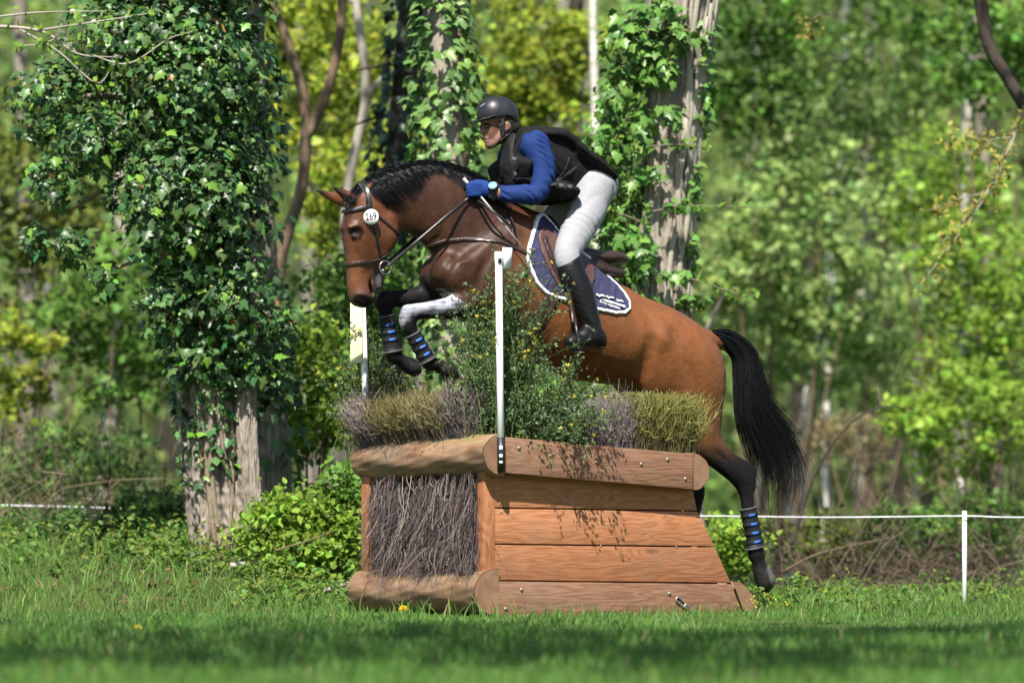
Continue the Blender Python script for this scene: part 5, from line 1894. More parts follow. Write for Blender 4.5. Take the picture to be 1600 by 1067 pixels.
M_stem = mat('ivy_stem_bark', (.22, .175, .13), rough=.9, var=.35, scale=30, bump=.5, bscale=60, dist=.01, spec=.15)

def leaf_cols(n, col, g_, var=.22, hue=.12):
    c = np.array(col)[None] * (1 + var * g_.normal(size=(n, 1)))
    c[:, 0] *= 1 + hue * g_.normal(size=n)
    return np.clip(c, .006, .9)
def leaf_mesh(name, tmpl, pos, nrm, size, cols, g_, up=None):
    V, Fq = scatter(*tmpl, pos, nrm, size, rg=g_, up=up)
    return mesh_np(name, V, Fq, np.repeat(cols, len(tmpl[0]), axis=0))
def cluster_points(ctr, rad, nc, per, g_, spread=.16, flat=.55, shell=.35):
    """leaf sprays: nc sprays inside an ellipsoid, per leaves each; returns points and spray index"""
    d = g_.normal(size=(nc, 3))
    d /= np.linalg.norm(d, axis=1, keepdims=True)
    r = (shell + (1 - shell) * g_.random(nc)) ** .6
    c = d * r[:, None] * np.asarray(rad)
    sp = spread * (np.prod(rad) ** (1 / 3)) * g_.uniform(.6, 1.5, nc)
    k = np.repeat(np.arange(nc), per)
    off = g_.normal(size=(nc * per, 3)) * np.array([1, 1, flat]) * sp[k][:, None]
    return np.asarray(ctr) + c[k] + off, k, np.asarray(ctr) + c
def trunk_arrays(P, r, seed, n=18, rough=.06, flare=0.0):
    """trunk with uneven section; P (k,3), r (k)"""
    g_ = np.random.default_rng(seed)
    P = crom(np.asarray(P, float), 8)
    r = crom(np.asarray(r, float)[:, None], 8)[:, 0]
    V, Fs = tube_arrays(P, r, n)
    k = len(P)
    body = V[:k * n].reshape(k, n, 3)
    a = np.linspace(0, 2 * np.pi, n, endpoint=False)
    t = np.linspace(0, 1, k)[:, None]
    w = sum(g_.normal() * np.sin(q * a[None] + 5 * g_.normal() * t + g_.uniform(0, 6)) / q ** .6 for q in (2, 3, 4, 5, 7, 9))
    w = 1 + rough * w + flare * np.exp(-t * 16) * (1 + .6 * np.sin(4 * a[None] + seed))
    body = P[:, None] + (body - P[:, None]) * w[..., None]
    V[:k * n] = body.reshape(-1, 3)
    return V, Fs, P, r
def trunk(name, P, r, material, th, seed=0, n=18, rough=.06, flare=0.0, ridges=0.0):
    V, Fs, P, r = trunk_arrays(P, r, seed, n, rough, flare)
    if ridges:
        # furrowed bark: long vertical plates standing proud of the grooves
        na, seg = 110, np.linalg.norm(np.diff(P, axis=0), axis=1).sum()
        k = int(seg / .022)
        t0 = np.linspace(0, 1, len(P))
        t1 = np.linspace(0, 1, k)
        body = V[:len(P) * n].reshape(len(P), n, 3)
        B = np.stack([[np.interp(t1, t0, body[:, j, c]) for j in range(n)] for c in range(3)], -1).transpose(1, 0, 2)
        a0 = np.linspace(0, 2 * np.pi, n + 1)
        a1 = np.linspace(0, 2 * np.pi, na, endpoint=False)
        B = np.concatenate([B, B[:, :1]], 1)
        B = np.stack([[np.interp(a1, a0, B[i, :, c]) for i in range(k)] for c in range(3)], -1)
        Pc = np.stack([np.interp(t1, t0, P[:, c]) for c in range(3)], -1)
        d = B - Pc[:, None]
        dn_ = d / (np.linalg.norm(d, axis=2, keepdims=True) + 1e-9)
        zz = (t1 * seg)[:, None] + 0 * a1[None]
        q = np.stack([np.cos(a1)[None] + 0 * zz, np.sin(a1)[None] + 0 * zz, zz * .33], -1)
        w1 = snoise(q, 5.5, seed + 50, 2)
        h_ = 1 - 2 * np.abs(snoise(q + .12 * w1[..., None], 8.0, seed + 51, 2))
        h2 = 1 - 2 * np.abs(snoise(q * np.array([1, 1, 2.2]), 17.0, seed + 52, 2))
        B = B + dn_ * (ridges * (.7 * h_ + .45 * h2 + .25 * w1))[..., None]
        i_ = np.arange(k - 1)[:, None] * na
        j_ = np.arange(na)[None]
        V = B.reshape(-1, 3)
        Fs = [np.stack([i_ + j_, i_ + (j_ + 1) % na, i_ + na + (j_ + 1) % na, i_ + na + j_], -1).reshape(-1, 4)]
    part(name, mesh_np(name, V, Fs, smooth=True), material, th)
    return P, r
def pxpath(pts, Y):
    """(px, py[, dY]) rows at depth Y"""
    return np.array([at(q[0], q[1], Y + (q[2] if len(q) > 2 else 0)) for q in pts])

# crowns shared by the taller trees: limbs of leaf sprays well above the picture
CROWN = {}
def crown_mesh(key, n, leaf, col, cseed, rad=(2.4, 2.4, 1.8)):
    if key not in CROWN:
        g_ = np.random.default_rng(cseed)
        pos, k, c = cluster_points((0, 0, 0), rad, n // 40, 40, g_, spread=.15)
        cols = leaf_cols(len(pos), col, g_) * (1 + .25 * g_.normal(size=(n // 40))[k])[:, None].clip(.4, 1.6)
        CROWN[key] = leaf_mesh('crown', T_DIA, pos, g_.normal(size=(len(pos), 3)) + np.array([0, -.3, .7]), g_.uniform(.6, 1.3, len(pos)) * leaf, np.clip(cols, .006, .9), g_)
        CROWN[key].materials.append(M_leaf)
    return CROWN[key]
def add_crown(th, key, ctr, scale=1.0, seed=0, limbs=5, base=None, material=None, **kw):
    me = crown_mesh(key, **kw)
    o = obj('crown', me, None, th)
    o.matrix_parent_inverse = Matrix.Translation(-wloc(th))
    o.location = ctr
    o.scale = (scale,) * 3
    g_ = np.random.default_rng(seed)
    o.rotation_euler = (0, 0, g_.uniform(0, 6.28))
    if base is not None:
        for i in range(limbs):
            e_ = np.asarray(ctr) + g_.normal(size=3) * np.array([1.1, 1.1, .6]) * scale
            m_ = (np.asarray(base) + e_) / 2 + g_.normal(size=3) * .2 + np.array([0, 0, -.2])
            V, Fs = tube_arrays(crom(np.array([base, m_, e_]), 5), np.linspace(.06, .015, 11) * scale, 7)
            part('limb', mesh_np('limb', V, Fs, smooth=True), material or M_barkdark, th)
K_GREEN = dict(n=2400, leaf=.13, col=(.085, .17, .030), cseed=501)
K_LIME = dict(n=2200, leaf=.12, col=(.16, .27, .035), cseed=502)

# ------------------------------------------------------------------ ivy
IVY_ONE = {}
def ivy_single(ci, cols):
    if ci not in IVY_ONE:
        me = mesh_np('leaf', T_IVY[0], T_IVY[1], np.tile(cols, (len(T_IVY[0]), 1)))
        me.materials.append(M_ivyleaf)
        IVY_ONE[ci] = me
    return IVY_ONE[ci]
def place_ivy(th, pos, nrm, size, cols, palette, g_, singles, key):
    """the largest-showing leaves become leaf parts, the rest one mass"""
    n = len(pos)
    up = np.array([0, 0, -1.0]) + g_.normal(size=(n, 3)) * .45
    px_, py_ = w2px(pos)
    vis = (px_ > 0) & (px_ < 1600) & (py_ > 0) & (py_ < 960)
    score = np.where(vis, size * (.3 - nrm[:, 1]) * (1 + .4 * (pos[:, 1].max() - pos[:, 1]) / (np.ptp(pos[:, 1]) + .01)), -1)
    order = np.argsort(-score)
    big, rest = order[:singles], order[singles:]
    me = leaf_mesh('ivy_foliage', T_IVY, pos[rest], nrm[rest], size[rest], cols[rest], g_, up[rest])
    part('ivy_foliage', me, M_ivyleaf, th, kind='stuff')
    base = Matrix.Translation(-wloc(th))
    for i in big:
        nz = nrm[i] / np.linalg.norm(nrm[i])
        X = np.cross(up[i], nz)
        X /= np.linalg.norm(X)
        Yv = np.cross(nz, X)
        ci = int(g_.integers(len(palette)))
        o = obj('leaf', ivy_single(key + str(ci), palette[ci]), None, th)
        s = float(size[i])
        o.matrix_parent_inverse = base
        o.matrix_basis = Matrix(((X[0] * s, Yv[0] * s, nz[0] * s, pos[i][0]), (X[1] * s, Yv[1] * s, nz[1] * s, pos[i][1]), (X[2] * s, Yv[2] * s, nz[2] * s, pos[i][2]), (0, 0, 0, 1)))
def ivy_on_trunk(P, r, z0, z1, n, thick, g_, dens=None, front=.72):
    """leaf positions and normals round a trunk axis"""
    z = g_.uniform(z0, z1, n * 2)
    if dens is not None:
        z = z[g_.random(n * 2) < dens(z)]
    z = z[:n]
    n = len(z)
    ax = np.stack([np.interp(z, P[:, 2], P[:, 0]), np.interp(z, P[:, 2], P[:, 1]), z], 1)
    rr = np.interp(z, P[:, 2], r)
    a = np.where(g_.random(n) < front, g_.uniform(-np.pi, 0, n), g_.uniform(0, np.pi, n))
    d = np.stack([np.cos(a), np.sin(a), np.zeros(n)], 1)
    lump = .5 + .5 * snoise(np.stack([a * .35, z, 0 * z], 1), 3.0, 77, 3)
    t = np.interp(z, *thick) * (.25 + .9 * lump) * g_.uniform(.35, 1.0, n) ** .6
    pos = ax + d * (rr + .015 + t)[:, None]
    nrm = d * .75 + np.array([0, 0, .45]) + g_.normal(size=(n, 3)) * .42
    return pos, nrm

def clump_leaves(blobs, n, g_, Y):
    """leaves on the outside of ellipsoid clumps given in photo pixels (px,py,rx,ry,dY,depth)"""
    w = np.array([b[2] * b[3] for b in blobs], float)
    k = g_.choice(len(blobs), n, p=w / w.sum())
    d = g_.normal(size=(n, 3)) + np.array([0, -.45, .15])
    d /= np.linalg.norm(d, axis=1, keepdims=True)
    B = np.array([(*at(b[0], b[1], Y + b[4]), b[2] / ppm(Y), b[5], b[3] / ppm(Y)) for b in blobs])
    rr = (.42 + .68 * g_.random(n))
    pos = B[k, :3] + d * rr[:, None] * B[k, 3:6]
    nrm = d * .7 + np.array([0, -.25, .5]) + g_.normal(size=(n, 3)) * .5
    return pos, nrm

# ================================================================== THE BIG IVY TREE, left
g_ = np.random.default_rng(61)
YA = 3.2
base = at(350, 862, YA)
base[2] = gz(base[0], base[1])
tA = thing('ivy_clad_tree', 'broad tree at left hidden under dark glossy ivy above a bare furrowed trunk', 'tree', base)
PA = pxpath([(352, 905), (350, 850), (342, 770), (334, 690), (330, 600), (322, 450), (302, 300), (285, 100), (272, -120), (262, -420), (255, -800)], YA)
PA_, rA_ = trunk('trunk', PA, np.array([54, 46, 46, 50, 52, 50, 48, 46, 44, 38, 26]) / ppm(YA), M_bark, tA, 5, n=28, rough=.05, flare=.12, ridges=.026)
PB = pxpath([(408, 890, -.05), (398, 820, -.12), (388, 740, -.15), (384, 640, -.15), (392, 520, -.1), (388, 380, 0), (375, 200, .1), (360, -60, .1)], YA)
trunk('side_stem', PB, np.array([20, 17, 15, 15, 14, 13, 12, 9]) / ppm(YA), M_bark, tA, 6, n=14, rough=.10, ridges=.012)
# thick ivy stems lying on the bark
for i in range(9):
    a0 = g_.uniform(-2.9, -.3)
    zz = np.linspace(base[2] - .02, base[2] + g_.uniform(1.2, 2.6), 12)
    aa = a0 + .25 * np.sin(zz * g_.uniform(2, 5) + g_.uniform(0, 6))
    c = np.stack([np.interp(zz, PA_[:, 2], PA_[:, 0]), np.interp(zz, PA_[:, 2], PA_[:, 1]), zz], 1)
    rr = np.interp(zz, PA_[:, 2], rA_) * 1.03 + .01
    V, Fs = tube_arrays(c + np.stack([np.cos(aa), np.sin(aa), 0 * aa], 1) * rr[:, None], g_.uniform(.008, .022), 7)
    part('ivy_stem', mesh_np('ivy_stem', V, Fs, smooth=True), M_stem, tA)
zf = lambda py_: at(0, py_, YA)[2]
pos1, nrm1 = ivy_on_trunk(PA_, rA_, zf(760), zf(-80), 5200, ([zf(690), zf(600), zf(520), zf(350), zf(-100)], [.02, .06, .22, .38, .46]), g_,
                          dens=lambda z: np.interp(z, [zf(760), zf(610), zf(520), zf(450)], [.10, .50, .9, 1]))
blobs = [(300, 120, 120, 130, -.1, .5), (255, 300, 90, 120, -.15, .45), (330, 330, 90, 150, -.1, .45), (150, 220, 70, 60, -.1, .4), (85, 285, 48, 50, -.1, .35), (115, 385, 40, 32, -.1, .3), (60, 200, 40, 30, 0, .3),
         (360, 470, 75, 90, -.05, .4), (270, 480, 60, 60, -.05, .35), (160, 440, 30, 32, 0, .25), (200, 60, 110, 80, 0, .5), (90, 150, 80, 60, .1, .4), (400, 180, 32, 40, .1, .3),
         (410, 270, 26, 30, 0, .3), (310, 560, 60, 45, -.05, .3), (390, 560, 45, 50, 0, .25), (425, 590, 40, 70, .15, .25), (440, 510, 35, 40, .1, .25), (340, -60, 150, 90, 0, .6), (60, 380, 30, 35, 0, .2)]
pos2, nrm2 = clump_leaves(blobs, 10500, g_, YA - .12)
pos, nrm = np.concatenate([pos1, pos2]), np.concatenate([nrm1, nrm2])
size = .020 + .064 * g_.random(len(pos)) ** 1.8
cols = leaf_cols(len(pos), (.056, .118, .034), g_, .40, .22)
fresh = g_.random(len(pos)) < .07
cols[fresh] = leaf_cols(int(fresh.sum()), (.12, .26, .03), g_, .2)
dead = g_.random(len(pos)) < .015
cols[dead] = leaf_cols(int(dead.sum()), (.22, .13, .04), g_, .3)
place_ivy(tA, pos, nrm, size, cols, [(.050, .11, .034), (.062, .13, .036), (.040, .09, .03), (.075, .155, .04), (.14, .26, .035)], g_, 300, 'a')
for (x0, y0, x1, y1, r_) in ((300, 240, 110, 330, 7), (310, 180, 60, 150, 7), (320, 400, 150, 430, 5), (330, 450, 430, 500, 5), (320, 250, 410, 190, 5)):
    V, Fs = tube_arrays(crom(np.array([at(x0, y0, YA), at((x0 + x1) / 2, (y0 + y1) / 2 - 12, YA - .1), at(x1, y1, YA - .15)]), 5), np.linspace(r_, 2, 11) / ppm(YA), 7)
    part('branch', mesh_np('branch', V, Fs, smooth=True), M_stem, tA)
add_crown(tA, 'green', at(255, -1300, YA), 1.2, 3, base=PA_[-1], material=M_bark, **K_GREEN)
# bare pale twigs with a few fresh leaves hanging in front at top left
tw = thing('overhanging_branch', 'bare pale branch with a few fresh leaves at the top left corner', 'branch', at(60, 60, 2.4))
def twig_path(pts, Y, r0, r1, th, material, name='twig', n=6):
    P = crom(pxpath(pts, Y), 5)
    V, Fs = tube_arrays(P, np.linspace(r0, r1, len(P)), n)
    part(name, mesh_np(name, V, Fs, smooth=True), material, th)
    return P
tip = []
for pts, r0 in (([(-60, 40), (60, 48), (120, 84), (180, 90)], .014), ([(60, 48), (140, 36), (230, 22)], .008), ([(30, 46), (90, 80), (150, 130), (175, 105)], .007), ([(-30, 30), (60, 20), (160, 18)], .008),
                ([(140, 85), (200, 100), (262, 62), (300, 50)], .006), ([(120, 84), (100, 60), (60, 70), (20, 72)], .005)):
    tip.append(twig_path(pts, 2.4, r0, .003, tw, M_barkpale))
tp = np.concatenate([q[3:] for q in tip])
pos = tp[g_.integers(0, len(tp), 130)] + g_.normal(size=(130, 3)) * .025
part('leaves', leaf_mesh('leaves', T_OV, pos, g_.normal(size=(130, 3)) + np.array([0, -.6, .6]), g_.uniform(.03, .06, 130), leaf_cols(130, (.16, .30, .04), g_), g_), M_leaf, tw, kind='stuff')

# ------------------------------------------------------------------ grey trunk just behind it
YB = 5.0
bB = at(432, 880, YB)
bB[2] = gz(bB[0], bB[1])
tB = thing('grey_tree', 'grey furrowed trunk standing close behind the big ivy tree', 'tree', bB)
PBt = pxpath([(425, 905), (422, 700), (412, 520), (400, 330), (390, 150), (385, 0), (378, -300), (370, -700)], YB)
PBt_, rBt_ = trunk('trunk', PBt, np.array([34, 28, 27, 26, 25, 25, 22, 14]) / ppm(YB), M_bark, tB, 8, n=20, rough=.07, ridges=.014)
pos, nrm = ivy_on_trunk(PBt_, rBt_, at(0, 760, YB)[2], at(0, -50, YB)[2], 520, ([0, 6], [.14, .14]), g_, dens=lambda z: .35 + .65 * (np.sin(z * 4.1 + 1) > -.1))
place_ivy(tB, pos, nrm, g_.uniform(.05, .095, len(pos)), leaf_cols(len(pos), (.04, .10, .03), g_), [(.045, .11, .03), (.06, .15, .035)], g_, 60, 'b')
add_crown(tB, 'green', at(370, -1100, YB), 1.0, 4, base=PBt_[-1], material=M_bark, **K_GREEN)

# ------------------------------------------------------------------ pale trunk with bright ivy, left of the rider
YC = 4.4
bC = at(708, 900, YC)
bC[2] = gz(bC[0], bC[1])
tC = thing('ivy_wrapped_tree', 'pale trunk wrapped in bright green ivy just left of the rider helmet', 'tree', bC)
PCt = pxpath([(712, 905), (708, 600), (702, 300), (694, 100), (690, 0), (684, -300), (680, -700)], YC)
PCt_, rCt_ = trunk('trunk', PCt, np.array([36, 31, 30, 29, 29, 25, 15]) / ppm(YC), M_barkpale, tC, 11, n=20, rough=.05)
pos, nrm = ivy_on_trunk(PCt_, rCt_, at(0, 880, YC)[2], at(0, -60, YC)[2], 1500, ([0, 6], [.13, .13]), g_, front=.8)
k = ~((np.abs(w2px(pos)[0] - np.interp(w2px(pos)[1], [0, 110, 240, 420], [674, 690, 712, 716])) < 10) & (g_.random(len(pos)) < .55))
pos, nrm = pos[k], nrm[k]
place_ivy(tC, pos, nrm, g_.uniform(.04, .095, len(pos)), leaf_cols(len(pos), (.115, .215, .055), g_), [(.13, .24, .06), (.115, .21, .06), (.17, .29, .055), (.09, .175, .05)], g_, 220, 'c')
for i in range(3):
    zz = np.linspace(.3, 4.4, 16)
    aa = -1.2 + i * .5 + .3 * np.sin(zz * 2.3 + i)
    c = np.stack([np.interp(zz, PCt_[:, 2], PCt_[:, 0]), np.interp(zz, PCt_[:, 2], PCt_[:, 1]), zz], 1)
    V, Fs = tube_arrays(c + np.stack([np.cos(aa), np.sin(aa), 0 * aa], 1) * (np.interp(zz, PCt_[:, 2], rCt_) + .012)[:, None], .009, 6)
    part('ivy_stem', mesh_np('ivy_stem', V, Fs, smooth=True), M_stem, tC)
add_crown(tC, 'lime', at(675, -1100, YC), 1.0, 5, base=PCt_[-1], material=M_barkpale, **K_LIME)

# ------------------------------------------------------------------ dark ivy trunk behind it
YD = 8.0
bD = at(606, 900, YD)
bD[2] = gz(bD[0], bD[1])
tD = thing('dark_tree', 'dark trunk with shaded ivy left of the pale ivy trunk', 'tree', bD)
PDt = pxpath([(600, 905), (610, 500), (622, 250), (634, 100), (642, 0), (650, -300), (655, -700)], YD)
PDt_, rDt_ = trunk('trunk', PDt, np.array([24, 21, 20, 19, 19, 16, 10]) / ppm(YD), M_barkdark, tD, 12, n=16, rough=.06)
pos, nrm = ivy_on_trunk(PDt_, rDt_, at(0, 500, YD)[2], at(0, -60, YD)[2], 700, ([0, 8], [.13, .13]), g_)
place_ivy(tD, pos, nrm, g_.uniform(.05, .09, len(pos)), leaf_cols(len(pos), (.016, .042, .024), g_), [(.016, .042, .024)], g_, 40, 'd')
for pts in ([(612, 100), (590, 104), (556, 110)], [(630, 60), (680, 62), (730, 55)], [(615, 180), (580, 186), (545, 200)]):
    twig_path(pts, YD, .02, .005, tD, M_barkdark, 'branch')

# ------------------------------------------------------------------ right ivy trunk behind the saddle
YE = 4.6
bE = at(1040, 900, YE)
bE[2] = gz(bE[0], bE[1])
tE = thing('vine_covered_tree', 'thick trunk laced with ivy stems rising behind the horse croup', 'tree', bE)
PEt = pxpath([(1040, 905), (1038, 700), (1036, 480), (1040, 350), (1048, 220), (1058, 100), (1066, 0), (1085, -300), (1100, -700)], YE)
PEt_, rEt_ = trunk('trunk', PEt, np.array([58, 48, 41, 42, 44, 48, 52, 44, 26]) / ppm(YE), M_bark, tE, 14, n=26, rough=.06, ridges=.016)
for i in range(34):
    a0 = g_.uniform(-2.9, -.2)
    z0_, z1_ = g_.uniform(.2, 3.0), 0
    z1_ = z0_ + g_.uniform(.8, 2.4)
    zz = np.linspace(z0_, z1_, 16)
    aa = a0 + g_.uniform(-.5, .5) * (zz - z0_) + g_.uniform(.1, .35) * np.sin(zz * g_.uniform(2, 6) + g_.uniform(0, 6))
    c = np.stack([np.interp(zz, PEt_[:, 2], PEt_[:, 0]), np.interp(zz, PEt_[:, 2], PEt_[:, 1]), zz], 1)
    V, Fs = tube_arrays(c + np.stack([np.cos(aa), np.sin(aa), 0 * aa], 1) * (np.interp(zz, PEt_[:, 2], rEt_) * 1.03 + .01)[:, None], g_.uniform(.007, .020), 6)
    part('ivy_stem', mesh_np('ivy_stem', V, Fs, smooth=True), M_barkpale, tE)
blobs = [(985, 60, 45, 60, -.05, .3), (965, 150, 40, 50, -.05, .3), (950, 220, 45, 45, -.05, .3), (985, 300, 40, 60, .1, .3), (945, 300, 30, 40, .05, .3), (965, 370, 45, 40, .1, .3), (960, 420, 50, 40, .1, .25),
         (1100, 60, 20, 60, .1, .25), (1098, 170, 16, 60, .1, .2), (1085, 290, 14, 50, .1, .2), (1030, 20, 45, 30, -.15, .2), (1000, 200, 24, 40, -.15, .2), (1040, 110, 26, 26, -.22, .1), (1020, 270, 22, 22, -.2, .1), (1068, 320, 26, 12, -.22, .1), (1000, 470, 30, 16, -.1, .15), (1080, 470, 24, 14, -.1, .15)]
blobs += [(1104, 120, 12, 60, .1, .2), (1082, 390, 10, 40, .1, .15), (1045, 180, 30, 20, -.24, .08), (1058, 60, 30, 24, -.24, .1), (1005, 400, 20, 40, -.15, .15), (1060, 430, 30, 12, -.2, .08), (1012, 90, 26, 50, -.18, .15)]
pos, nrm = clump_leaves(blobs, 1750, g_, YE - .1)
place_ivy(tE, pos, nrm, g_.uniform(.045, .085, len(pos)), leaf_cols(len(pos), (.10, .21, .04), g_), [(.12, .25, .045), (.09, .19, .04), (.15, .28, .05), (.07, .15, .035)], g_, 260, 'e')
for pts in ([(1020, 330), (1070, 322), (1130, 322), (1185, 326)], [(1005, 230), (1050, 226), (1105, 228)], [(1010, 350), (960, 330), (925, 320)], [(1030, 440), (1080, 436), (1130, 452), (1180, 464)], [(950, 240), (975, 190), (1005, 150)]):
    Pq = twig_path(pts, YE - .35, .005, .002, tE, M_stem, 'shoot')
    m_ = 26
    pos = Pq[g_.integers(0, len(Pq), m_)] + g_.normal(size=(m_, 3)) * .02
    part('shoot_leaves', leaf_mesh('shoot_leaves', T_OV, pos, g_.normal(size=(m_, 3)) * .6 + np.array([0, -.6, .6]), g_.uniform(.04, .075, m_), leaf_cols(m_, (.14, .28, .04), g_), g_), M_leaf, tE, kind='stuff')
add_crown(tE, 'green', at(1110, -1150, YE), 1.1, 6, base=PEt_[-1], material=M_bark, **K_GREEN)

# ------------------------------------------------------------------ slender stems
def slender(name, label, Y, paths, material, seed, crown=None, radii=None):
    b = at(paths[0][0][0], 900, Y)
    b[2] = gz(b[0], b[1])
    th = thing(name, label, 'tree', b)
    for i, (pts, r0, r1) in enumerate([(p_[:-2], p_[-2], p_[-1]) for p_ in paths]):
        P = pxpath(pts, Y)
        if i == 0:
            P[0, 2] = b[2] - .05
        trunk('trunk' if i == 0 else 'branch', P, np.linspace(r0, r1, len(P)) / ppm(Y), material, th, seed + i, n=12, rough=.04)
    if crown:
        add_crown(th, crown[0], at(*crown[1], Y), crown[2], seed, base=at(paths[0][-3][0], paths[0][-3][1], Y), material=material, **crown[3])
    return th
slender('forked_sapling', 'slim brown sapling forking in two above the horse ears', 8.5,
        [[(405, 905), (415, 700), (428, 540), (440, 400), (470, 300), (478, 215), (474, 150), (450, 70), (425, 0), (400, -120), 11, 7],
         [(476, 218), (492, 190), (515, 130), (530, 60), (535, -20), (536, -140), 9, 6]], M_twigb, 31)
slender('pale_sapling', 'thin pale straight sapling between the forked stem and the dark trunk', 9.5,
        [[(520, 905), (528, 600), (540, 330), (556, 230), (570, 165), (570, 110), (562, 50), (555, -20), (548, -200), 8, 6], [(572, 150), (598, 122), (622, 108), 5, 3], [(560, 10), (540, -4), (520, -12), 4, 3]], M_barkpale, 35)
slender('leaning_birch', 'white leaning birch trunk right of the horse tail', 20.0,
        [[(1240, 860), (1252, 760), (1262, 680), (1275, 590), (1284, 520), (1290, 460), 10, 6]], M_birch, 37)
slender('second_birch', 'thinner white birch stem crossing beside the leaning birch', 21.0,
        [[(1228, 860), (1236, 760), (1246, 680), (1256, 630), (1270, 580), 6, 4]], M_birch, 39)
slender('thin_birch', 'thin pale birch stem rising through light green leaves right of the rider', 27.0,
        [[(1290, 860), (1294, 600), (1298, 430), (1306, 300), (1318, 150), (1322, 0), (1326, -200), 8, 6]], M_birch, 41, ('lime', (1330, -300), 1.1, K_LIME))
slender('grey_birch', 'blurred grey trunk in the wood right of the thin birch', 30.0,
        [[(1345, 860), (1348, 600), (1350, 400), (1354, 250), (1360, 0), (1362, -200), 13, 9]], M_barkpale, 43, ('green', (1362, -360), 1.3, K_GREEN))
slender('white_birch', 'white birch stem near the right edge at the top of the photo', 24.0,
        [[(1500, 860), (1504, 600), (1508, 300), (1512, 120), (1512, 0), (1514, -200), 9, 7]], M_birch, 45, ('green', (1514, -360), 1.2, K_GREEN))
slender('pale_woodland_tree', 'pale mottled trunk in the understory at the far left', 15.0,
        [[(160, 905), (165, 740), (172, 640), (182, 520), (190, 380), (186, 200), (180, 0), (176, -300), 15, 9]], M_barkpale, 47, ('green', (170, -650), 1.1, K_GREEN))
slender('far_left_tree', 'dim grey trunk near the left edge behind the leaves', 20.0,
        [[(40, 905), (46, 600), (40, 300), (30, 0), (26, -250), 15, 9]], M_bark, 49, ('green', (26, -420), 1.2, K_GREEN))
slender('right_edge_tree', 'grey trunk near the right edge behind the lime bushes', 19.0,
        [[(1560, 905), (1556, 700), (1548, 480), (1540, 300), (1530, 100), (1526, -200), 12, 9]], M_bark, 51, ('lime', (1526, -440), 1.2, K_LIME))
slender('middle_wood_tree', 'shadowed trunk in the wood beyond the rider back', 18.0,
        [[(880, 905), (884, 500), (890, 250), (900, 50), (906, -200), 15, 11]], M_barkdark, 53, ('green', (906, -460), 1.2, K_GREEN))
slender('white_stem_tree', 'slim white stem seen just behind the rider back', 13.0,
        [[(925, 905), (928, 500), (931, 300), (930, 180), (927, 60), (925, -120), 7, 6]], M_birch, 55)
# dead grey pole leaning behind the croup
dp = thing('dead_pole', 'bare grey dead stem leaning behind the horse croup', 'dead branch', at(1088, 860, 9.0))
twig_path([(1080, 570), (1105, 512), (1122, 478), (1138, 448)], 9.0, .020, .012, dp, M_barkpale, 'stem', 8)
# dark limb and yellow-leaved twig, top right
dl = thing('dark_limb', 'dark overhanging limb with drooping twigs at the top right', 'branch', at(1530, -40, 7.0))
twig_path([(1520, -60), (1532, 0), (1545, 70), (1572, 118), (1600, 165), (1640, 230)], 7.0, .05, .042, dl, M_barkdark, 'limb', 10)
tl = []
for pts, r0 in (([(1640, 120), (1600, 175), (1572, 240), (1552, 300)], .012), ([(1600, 175), (1565, 260), (1525, 330), (1480, 390), (1445, 436)], .009), ([(1552, 300), (1500, 310), (1450, 330)], .005), ([(1585, 215), (1545, 220), (1500, 250)], .005), ([(1545, 295), (1500, 350), (1470, 380)], .005),
                ([(1575, 235), (1520, 215), (1475, 225)], .004), ([(1300, 20), (1270, 30), (1262, 55)], .005)):
    tl.append(twig_path(pts, 6.0, r0, .003, dl, M_barkpale))
tp = np.concatenate([q[4:] for q in tl])
m_ = 420
pos = tp[g_.integers(0, len(tp), m_)] + g_.normal(size=(m_, 3)) * .04
part('leaves', leaf_mesh('leaves', T_OV, pos, g_.normal(size=(m_, 3)) + np.array([0, -.5, .5]), g_.uniform(.03, .06, m_), leaf_cols(m_, (.34, .31, .07), g_), g_), M_leaf, dl, kind='stuff')

# ================================================================== SHRUBS AND SAPLINGS
def shrub(name, label, cat, px_, py_, rx, ry, Y, col, leaf, n, seed, depth=None, var=.22, stems=5, tmpl=T_DIA, spread=.17, stemmat=None, shell=.2, per=28):
    g_ = np.random.default_rng(seed)
    c = at(px_, py_, Y)
    m_ = 1 / ppm(Y)
    rad = (rx * m_, depth or max(.35, .7 * rx * m_), ry * m_)
    b = np.array([c[0], c[1], gz(c[0], c[1])])
    th = thing(name, label, cat, b)
    pos, k, cl = cluster_points(c, rad, max(6, n // per), per, g_, spread=spread, shell=shell)
    ok = pos[:, 2] > gz(pos[:, 0], pos[:, 1]) + .01
    tone = (1 + .25 * g_.normal(size=len(cl))).clip(.5, 1.7)
    cols = leaf_cols(len(pos), col, g_, var) * tone[k][:, None]
    me = leaf_mesh('foliage', tmpl, pos[ok], g_.normal(size=(int(ok.sum()), 3)) * .8 + np.array([0, -.4, .8]), (g_.uniform(.6, 1.35, len(pos)) * leaf)[ok], np.clip(cols[ok], .005, .9), g_)
    part('foliage', me, M_leaf, th, kind='stuff')
    for i in range(stems):
        e_ = cl[g_.integers(len(cl))]
        s0 = b + g_.normal(size=3) * np.array([.12, .1, 0]) * max(.4, rad[0])
        s0[2] = gz(s0[0], s0[1]) - .03
        m1 = s0 * .5 + e_ * .5 + g_.normal(size=3) * .10 * rad[0]
        V, Fs = tube_arrays(crom(np.array([s0, m1, e_]), 6), np.linspace(.012, .004, 13) * (1 + rad[2] * .5), 6)
        part('stem', mesh_np('stem', V, Fs, smooth=True), stemmat or M_twigb, th)
    return th
YG, LIME, MID, DK, PALE, OLV = (.27, .33, .040), (.215, .335, .045), (.125, .235, .042), (.075, .15, .032), (.265, .375, .115), (.145, .18, .034)
